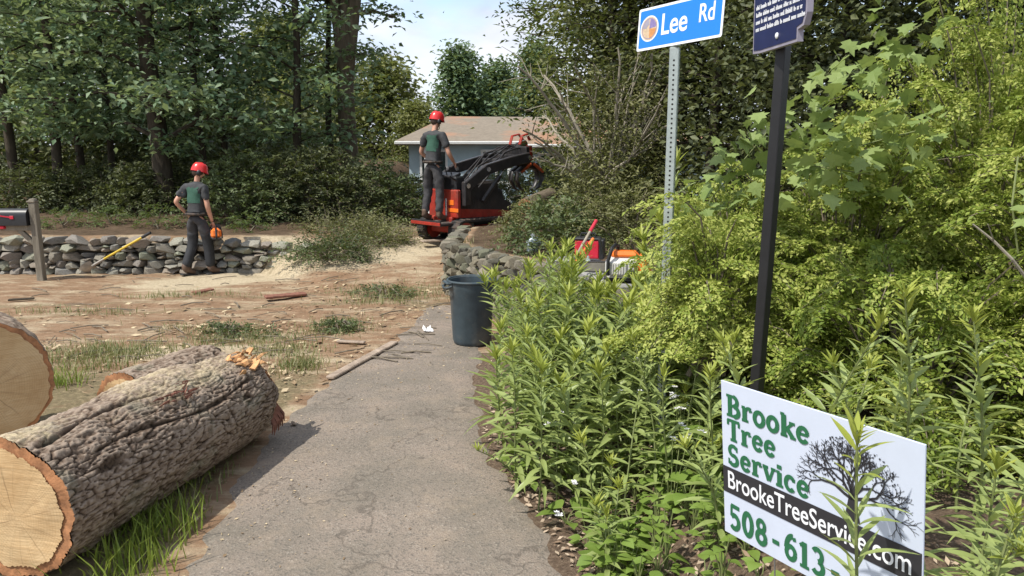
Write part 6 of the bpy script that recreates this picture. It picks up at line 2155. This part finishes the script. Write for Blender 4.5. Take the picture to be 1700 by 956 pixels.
    mb.add(vs, fs); mb.build('shell', M['helmet'], hm, True)
    mb = MB()
    for k in (-1, 1):
        mb.box(c0 + Mh @ Vector((0.045 * k, -0.01, 0.098)), (0.018, 0.12, 0.02), qh.to_euler(), 0.006)
    mb.build('vent', M['black_plastic'], hm)
    for k in (-1, 1):
        mb = MB(); mb.ball(hd + Mh @ Vector((0.097 * k, 0.0, -0.01)), (0.026, 0.036, 0.046), 12, 8, qh.to_euler()); mb.build('ear_cup', M['black_plastic'], hm, True)
    mb = MB(); mb.tube([hd + Mh @ Vector((-0.088, 0.01, -0.03)), hd + Mh @ Vector((-0.05, 0.06, -0.11)), hd + Mh @ Vector((0.0, 0.075, -0.125)), hd + Mh @ Vector((0.05, 0.06, -0.11)), hd + Mh @ Vector((0.088, 0.01, -0.03))], 0.006, 6); mb.build('chin_strap', M['black_plastic'], hm)
    mb = MB(); mb.ball(hd + Mh @ Vector((0, -0.018, 0.0)), (0.088, 0.09, 0.085), 16, 10, qh.to_euler()); mb.build('hair', M['hair'], root, True)
    for k in (-1, 1):
        mb = MB(); mb.ball(hd + Mh @ Vector((0.032 * k, 0.082, 0.012)), (0.014, 0.008, 0.008), 10, 6, qh.to_euler()); mb.build('eye', M['black_plastic'], root)
    mb = MB(); mb.ball(hd + Mh @ Vector((0, 0.076, -0.052)), (0.024, 0.012, 0.006), 10, 6, qh.to_euler()); mb.build('mouth', M['inner_bark'], root)
    return root, V_

def thing_part(name, parent):
    o = bpy.data.objects.new(name, None); COL.objects.link(o); o.parent = parent
    return kid(o)

# walking man: seen from behind, heading away to the right
p = gnd(333, 456)
zg = h1(p.x, p.y)
J1 = dict(pelvis=(0, 0, 0.98), waist=(0, 0.01, 1.12), chest=(0.0, 0.03, 1.34), neck=(0.02, 0.05, 1.55), head=(0.04, 0.09, 1.665), face=(0.75, 0.65, -0.05),
          ell=(-0.27, -0.14, 1.20), wrl=(-0.24, 0.06, 1.01), elr=(0.22, 0.02, 1.13), wrr=(0.20, 0.13, 0.87),
          hipl=(-0.095, 0, 0.93), knl=(-0.12, 0.03, 0.52), anl=(-0.16, -0.16, 0.11), hipr=(0.095, 0, 0.93), knr=(0.12, 0.10, 0.52), anr=(0.13, 0.10, 0.095),
          toel=(0.25, 0.9, -0.12), toer=(0.35, 0.95, 0), palml=(1, .2, 0), palmr=(-.6, .6, 0), curl=0.8)
man1, V1 = person('man in red helmet and dark work clothes walking past the fieldstone wall with a chainsaw', (p.x, p.y, zg + 0.0), R(-18), J1)
Mw = Matrix.Translation(man1.location) @ Matrix.Rotation(R(-18), 4, 'Z')
hp = Mw @ (V1['wrr'] + Vector((0.01, 0.055, -0.075)))
cs2 = chainsaw('chainsaw with an orange cover held low in the walking man\'s right hand', (0, 0, 0), 0, 0.92)
rz_ = R(112)
cs2.rotation_euler = (0, R(10), rz_)
off = Euler((0, R(10), rz_)).to_matrix() @ (Vector((0.05, 0, 0.262)) * 0.92)
cs2.location = hp - off

# ================================================================== tracked stand-on loader
MX, MY = at(778, 392, 13.6).x, 13.7
MZ = h1(MX, MY)
HEAD = R(45)          # heading of the machine's +X axis
ld = thing('skid_loader', 'red and black stand-on tracked loader with a log grapple on its raised arm', 'loader', (MX, MY, MZ), HEAD)
ld.scale = (1.06, 1.06, 1.06)
def part(name, parent=ld):
    return thing_part(name, parent)
def track(y):
    o = MB()
    pts = []
    for a in range(90, 271, 20): pts.append((-0.52 + 0.19 * math.cos(R(a)), 0.20 + 0.19 * math.sin(R(a))))
    for a in range(-90, 91, 20): pts.append((0.52 + 0.17 * math.cos(R(a)), 0.185 + 0.175 * math.sin(R(a))))
    pts.append((0.2, 0.385)); 
    vs, fs = [], []
    n = len(pts)
    for (x, z) in pts:
        c = Vector((0, 0, 0.2)); dx, dz = x - max(-.5, min(.5, x)), z - 0.2
        l_ = max(1e-3, math.hypot(dx, dz)); k = (l_ - 0.035) / l_
        xi, zi = max(-.5, min(.5, x)) + dx * k, 0.2 + dz * k
        vs += [(x, y - .11, z), (x, y + .11, z), (xi, y - .11, zi), (xi, y + .11, zi)]
    for i in range(n):
        j = (i + 1) % n
        fs += [(4 * i, 4 * i + 1, 4 * j + 1, 4 * j), (4 * i + 2, 4 * j + 2, 4 * j + 3, 4 * i + 3), (4 * i, 4 * j, 4 * j + 2, 4 * i + 2), (4 * i + 1, 4 * i + 3, 4 * j + 3, 4 * j + 1)]
    o.add(vs, fs)
    t = o.build('track', M['rubber'], ld)
    # cleats round the belt
    L_ = [math.hypot(pts[(i + 1) % n][0] - pts[i][0], pts[(i + 1) % n][1] - pts[i][1]) for i in range(n)]
    tot = sum(L_)
    lug = None
    for c in range(30):
        s = tot * c / 30; i = 0
        while s > L_[i]: s -= L_[i]; i += 1
        a, b = pts[i], pts[(i + 1) % n]
        f = s / L_[i]
        x, z = a[0] + (b[0] - a[0]) * f, a[1] + (b[1] - a[1]) * f
        an = math.atan2(b[1] - a[1], b[0] - a[0])
        if lug is None:
            lug = MB().box((0, 0, 0), (0.035, 0.225, 0.03), None, 0.006).mesh('cleat'); lug.materials.append(M['rubber'])
        k = bpy.data.objects.new('cleat', lug); COL.objects.link(k); k.parent = t
        k.location = (x, y, z); k.rotation_euler = (0, -an, 0)
    for x, r_ in ((-0.50, .15), (0.50, .14), (-0.2, .08), (0.05, .08), (0.28, .08)):
        MB().cyl((x, y - .10, r_ + 0.045 if r_ < .1 else .2), (x, y + .10, r_ + 0.045 if r_ < .1 else .2), r_, n=18).build('road_wheel', M['red'] if r_ > .1 else M['black_steel'], t, True, 40)
    mb = MB(); mb.box((0.0, y, 0.22), (0.85, 0.12, 0.12), None, 0.02); mb.build('track_frame', M['red'], t)
track(-0.40); track(0.40)
mb = MB(); mb.box((0.02, 0, 0.36), (1.02, 0.54, 0.26), None, 0.02); mb.build('chassis', M['black_steel'], ld)
mb = MB(); mb.box((0.02, 0, 0.74), (0.90, 0.58, 0.50), None, 0.06); mb.box((0.42, 0, 0.60), (0.40, 0.54, 0.44), Euler((0, R(-14), 0)), 0.05); mb.build('engine_hood', M['black_steel'], ld, True, 35)
for s_ in (-1, 1):
    mb = MB(); mb.prism([(-0.52, 0.40), (0.70, 0.36), (0.74, 0.56), (0.34, 0.76), (-0.30, 0.84), (-0.52, 0.80)], 0.03, Matrix.Translation((0, 0.31 * s_, 0)))
    fd = mb.build('side_panel', M['black_steel'], ld)
    mb = MB(); mb.prism([(-0.50, 0.415), (0.70, 0.375), (0.72, 0.46), (0.40, 0.50), (-0.50, 0.56)], 0.036, Matrix.Translation((0, 0.31 * s_, 0))); mb.build('skirt', M['red'], fd)
    mb = MB()
    for k in range(6): mb.box((-0.22 + 0.085 * k, 0.329 * s_, 0.63), (0.055, 0.006, 0.14), None, 0.002)
    mb.build('louvres', M['black_steel'], fd)
mb = MB(); mb.box((-0.53, 0, 0.64), (0.09, 0.74, 0.46), None, 0.02); mb.box((-0.56, 0, 0.30), (0.10, 0.52, 0.26), None, 0.02); rp = mb.build('rear_panel', M['red'], ld)
mb = MB(); mb.box((-0.578, -0.23, 0.66), (0.012, 0.12, 0.08), None, 0.003); mb.box((-0.578, -0.28, 0.54), (0.012, 0.24, 0.06), None, 0.003); mb.build('decal', M['orange'], rp)
mb = MB(); mb.box((-0.578, 0.345, 0.60), (0.014, 0.03, 0.30), None, 0.003); mb.box((-0.578, -0.10, 0.58), (0.014, 0.025, 0.28), None, 0.003); mb.build('reflector', M['saw_white'], rp)
mb = MB(); mb.box((-0.74, 0, 0.325), (0.36, 0.74, 0.04), None, 0.008); mb.box((-0.92, 0, 0.36), (0.02, 0.74, 0.06), None, 0.004)
pfm = mb.build('platform', M['black_steel'], ld)
mb = MB(); mb.box((-0.935, 0, 0.34), (0.014, 0.74, 0.05), None, 0.003); mb.build('edge', M['red'], pfm)
mb = MB()
for k in range(7): mb.box((-0.74, -0.3 + 0.1 * k, 0.349), (0.3, 0.03, 0.012), None, 0.002)
mb.build('tread', M['steel'], pfm)
mb = MB(); mb.box((-0.45, 0, 0.96), (0.22, 0.62, 0.24), None, 0.03); mb.box((-0.46, 0, 1.09), (0.16, 0.52, 0.05), Euler((0, R(-20), 0)), 0.01)
cp = mb.build('control_panel', M['black_plastic'], ld)
mb = MB(); mb.tube([(-0.5, -0.30, 1.0), (-0.66, -0.30, 1.08), (-0.68, 0, 1.10), (-0.66, 0.30, 1.08), (-0.5, 0.30, 1.0)], 0.016, 8); mb.build('grab_bar', M['black_steel'], cp, True)
for y in (-0.12, 0.0, 0.12):
    mb = MB(); mb.tube([(-0.47, y, 1.10), (-0.50, y, 1.20)], 0.009, 6); mb.ball((-0.50, y, 1.21), 0.02, 10, 6); mb.build('lever', M['black_plastic'], cp, True)
# lift arms
for s_ in (-1, 1):
    am = part('lift_arm')
    y = 0.40 * s_
    path = [(-0.40, 0.92), (0.05, 1.18), (0.62, 1.30), (1.02, 1.36)]
    mb = MB()
    for (x0, z0), (x1, z1) in zip(path[:-1], path[1:]):
        l_ = math.hypot(x1 - x0, z1 - z0)
        mb.box(((x0 + x1) / 2, y, (z0 + z1) / 2), (l_ + 0.06, 0.085, 0.17), Euler((0, -math.atan2(z1 - z0, x1 - x0), 0)), 0.012)
    mb.build('boom', M['black_steel'], am)
    mb = MB(); mb.box((-0.40, y, 0.80), (0.16, 0.09, 0.40), None, 0.02); mb.build('upright', M['black_steel'], am)
    mb = MB(); mb.cyl((-0.05, y - 0.0, 0.66), (0.34, y, 1.06), 0.038, n=14); mb.build('cylinder', M['black_steel'], am, True)
    mb = MB(); mb.cyl((0.34, y, 1.06), (0.52, y, 1.25), 0.02, n=12); mb.build('rod', M['chrome'], am, True)
    for x, z in ((-0.40, 0.93), (0.05, 1.18), (1.02, 1.36)):
        mb = MB(); mb.cyl((x, y - 0.055, z), (x, y + 0.055, z), 0.04, n=14); mb.build('pivot', M['chrome'], am, True)
mb = MB(); mb.cyl((0.62, -0.4, 1.30), (0.62, 0.4, 1.30), 0.05, n=14); mb.box((1.0, 0, 1.36), (0.12, 0.8, 0.1), None, 0.015); mb.build('cross_tube', M['black_steel'], ld, True, 35)
mb = MB(); mb.tube([(0.25, 0.02, 1.05), (0.60, 0.0, 1.17), (0.95, 0.0, 1.28)], 0.035, 12); mb.build('tilt_cylinder', M['chrome'], ld, True)
rh = random.Random(8)
for k in range(6):
    y = -0.30 + 0.12 * k
    mb = MB(); mb.tube([(-0.05, y, 0.88), (0.2, y + .03, 1.02 + rh.uniform(0, .2)), (0.55, y, 1.36 + rh.uniform(0, .09)), (0.9, y * .7, 1.50 + rh.uniform(0, .1)), (1.2, y * .4, 1.52), (1.38, y * .3, 1.36)], 0.014, 7); mb.build('hose', M['black_steel'], ld, True)
# grapple head
gpl = part('grapple')
mb = MB(); mb.box((1.12, 0, 1.40), (0.10, 0.62, 0.30), None, 0.015); mb.box((1.22, 0, 1.50), (0.22, 0.16, 0.12), None, 0.02); mb.build('mount_plate', M['black_steel'], gpl)
mb = MB(); mb.tube([(1.10, -0.12, 1.58), (1.16, -0.12, 1.73), (1.30, -0.10, 1.76), (1.40, -0.08, 1.66)], 0.032, 8, True, 0.6); mb.tube([(1.10, 0.12, 1.58), (1.16, 0.12, 1.73), (1.30, 0.10, 1.76), (1.40, 0.08, 1.66)], 0.032, 8, True, 0.6); mb.build('hose_guard', M['red'], gpl, True)
mb = MB(); mb.cyl((1.40, 0, 1.56), (1.40, 0, 1.30), 0.10, 0.12, 16); mb.build('rotator', M['red'], gpl, True, 40)
mb = MB(); mb.cyl((1.18, 0.0, 1.55), (1.36, 0, 1.60), 0.07, n=14); mb.build('motor', M['chrome'], gpl, True, 40)
mb = MB(); mb.box((1.44, 0, 1.22), (0.46, 0.18, 0.11), Euler((0, R(12), 0)), 0.02); mb.build('grapple_frame', M['black_steel'], gpl)
for s_, yy in ((-1, -0.07), (-1, 0.07), (1, 0.0), (1, 0.12)):
    mb = MB()
    bx = 1.44 + 0.20 * s_
    pts = [(bx, yy, 1.20), (bx + 0.15 * s_, yy, 1.10), (bx + 0.17 * s_, yy, 0.96), (bx + 0.08 * s_, yy, 0.82), (bx - 0.04 * s_, yy, 0.76)]
    mb.tube(pts, [0.06, 0.06, 0.055, 0.045, 0.014], 8, True, 0.4)
    mb.build('tine', M['black_steel'], gpl, True)
for s_ in (-1, 1):
    mb = MB(); mb.cyl((1.44 + 0.04 * s_, -0.11, 1.24), (1.44 + 0.28 * s_, -0.11, 1.10), 0.028, n=10); mb.build('grapple_cylinder', M['red_orange'], gpl, True)

# operator on the rear platform
Ml = Matrix.Translation(ld.location) @ Matrix.Rotation(HEAD, 4, 'Z') @ Matrix.Scale(1.06, 4)
op = Ml @ Vector((-0.76, 0.0, 0.357))
J2 = dict(pelvis=(0, 0, 0.98), waist=(0.01, 0.0, 1.12), chest=(0.02, 0.03, 1.36), neck=(0.02, 0.05, 1.57), head=(0.03, 0.085, 1.685), face=(0.35, 0.9, -0.12),
          ell=(-0.31, 0.06, 1.16), wrl=(-0.22, 0.26, 1.02), elr=(0.31, 0.06, 1.14), wrr=(0.24, 0.28, 1.00),
          hipl=(-0.10, 0, 0.93), knl=(-0.15, 0.05, 0.52), anl=(-0.17, -0.03, 0.10), hipr=(0.10, 0, 0.93), knr=(0.12, 0.04, 0.52), anr=(0.12, 0.0, 0.10),
          toel=(-0.1, 1, 0), toer=(0.15, 1, 0), palml=(.6, -.3, -.6), palmr=(-.6, -.3, -.6), curl=0.9)
FACE2 = HEAD - R(90)
man2, V2 = person('man in red helmet and dark clothes standing on the back of the tracked loader', op, FACE2 + R(12), J2, chap=False)

# ================================================================== house
HY = 27.0
e0 = at(655, 234, HY); rd0 = at(742, 193, HY + 3.6); rd1 = at(842, 195, HY + 3.6)
EZ = e0.z
hs = thing('house', 'low blue-grey house with a tan hipped roof behind the tracked loader', 'house', (0.5, HY + 3.6, -0.45))
O = hs.location
ex0, ex1 = e0.x, 8.0
def hroof(name, e, r0_, r1_, y0, y1, ez, parent, mat):
    """hip roof: eave rectangle e=(x0,x1), ridge r0_..r1_"""
    x0, x1 = e
    A = [Vector((x0, y0, ez)), Vector((x1, y0, ez)), Vector((x1, y1, ez)), Vector((x0, y1, ez)), Vector(r0_), Vector(r1_)]
    A = [a - O for a in A]
    lo = [a - Vector((0, 0, 0.14)) for a in A[:4]]
    mb = MB()
    mb.add(A + lo, [(0, 1, 5, 4), (1, 2, 5), (2, 3, 4, 5), (3, 0, 4), (6, 7, 1, 0), (7, 8, 2, 1), (8, 9, 3, 2), (9, 6, 0, 3), (9, 8, 7, 6)])
    return mb.build(name, mat, parent)
rf = hroof('roof', (ex0, ex1), rd0, Vector((4.5, HY + 3.6, rd1.z)), HY, HY + 7.2, EZ, hs, M['shingle'])
rw0 = at(876, 194, HY + 1.2)
hroof('roof', (0.35, 5.2), Vector((2.3, HY - 0.2, rw0.z + 0.02)), Vector((2.9, HY + 3.3, rw0.z + 0.02)), HY - 2.4, HY + 3.4, EZ - 0.10, hs, M['shingle'])
mb = MB(); mb.box(Vector(((ex0 + ex1) / 2, HY - 0.03, EZ - 0.06)) - O, (ex1 - ex0, 0.1, 0.11), None, 0.02); mb.box(Vector((2.75, HY - 2.43, EZ - 0.16)) - O, (4.9, 0.1, 0.11), None, 0.02); mb.build('gutter', M['white_trim'], rf)
wz0 = -0.6
mb = MB(); mb.box(Vector(((ex0 + ex1) / 2, HY + 3.7, (EZ - 0.12 + wz0) / 2)) - O, (ex1 - ex0 - 0.9, 6.84, EZ - 0.12 - wz0)); mb.build('wall', M['house_wall'], hs)
mb = MB(); mb.box(Vector((2.77, HY + 0.3, (EZ - 0.24 + wz0) / 2)) - O, (4.2, 4.4, EZ - 0.24 - wz0)); mb.build('wall', M['house_wall'], hs)
def window(x, y, z, w, h):
    f = thing_part('window', hs)
    f.location = Vector((x, y, z)) - O
    mb = MB()
    for dx in (-w / 2, 0, w / 2): mb.box((dx, -0.03, 0), (0.08, 0.07, h + 0.08))
    for dz in (-h / 2, h / 2): mb.box((0, -0.034, dz), (w + 0.10, 0.07, 0.08))
    mb.build('frame', M['white_trim'], f)
    MB().box((0, 0.0, 0), (w, 0.03, h)).build('pane', M['glass'], f)
window(-2.75, HY + 0.26, 1.35, 0.9, 1.1)
window(-0.55, HY + 0.26, 1.35, 1.0, 1.1)
window(1.35, HY - 1.92, 1.25, 0.9, 1.1)
window(3.2, HY - 1.92, 1.25, 0.9, 1.1)
for x in (-3.0, -0.1):
    mb = MB(); mb.box(Vector((x, HY + 0.12, (EZ - 0.14 + wz0) / 2)) - O, (0.12, 0.12, EZ - 0.14 - wz0)); mb.build('porch_post', M['white_trim'], hs)
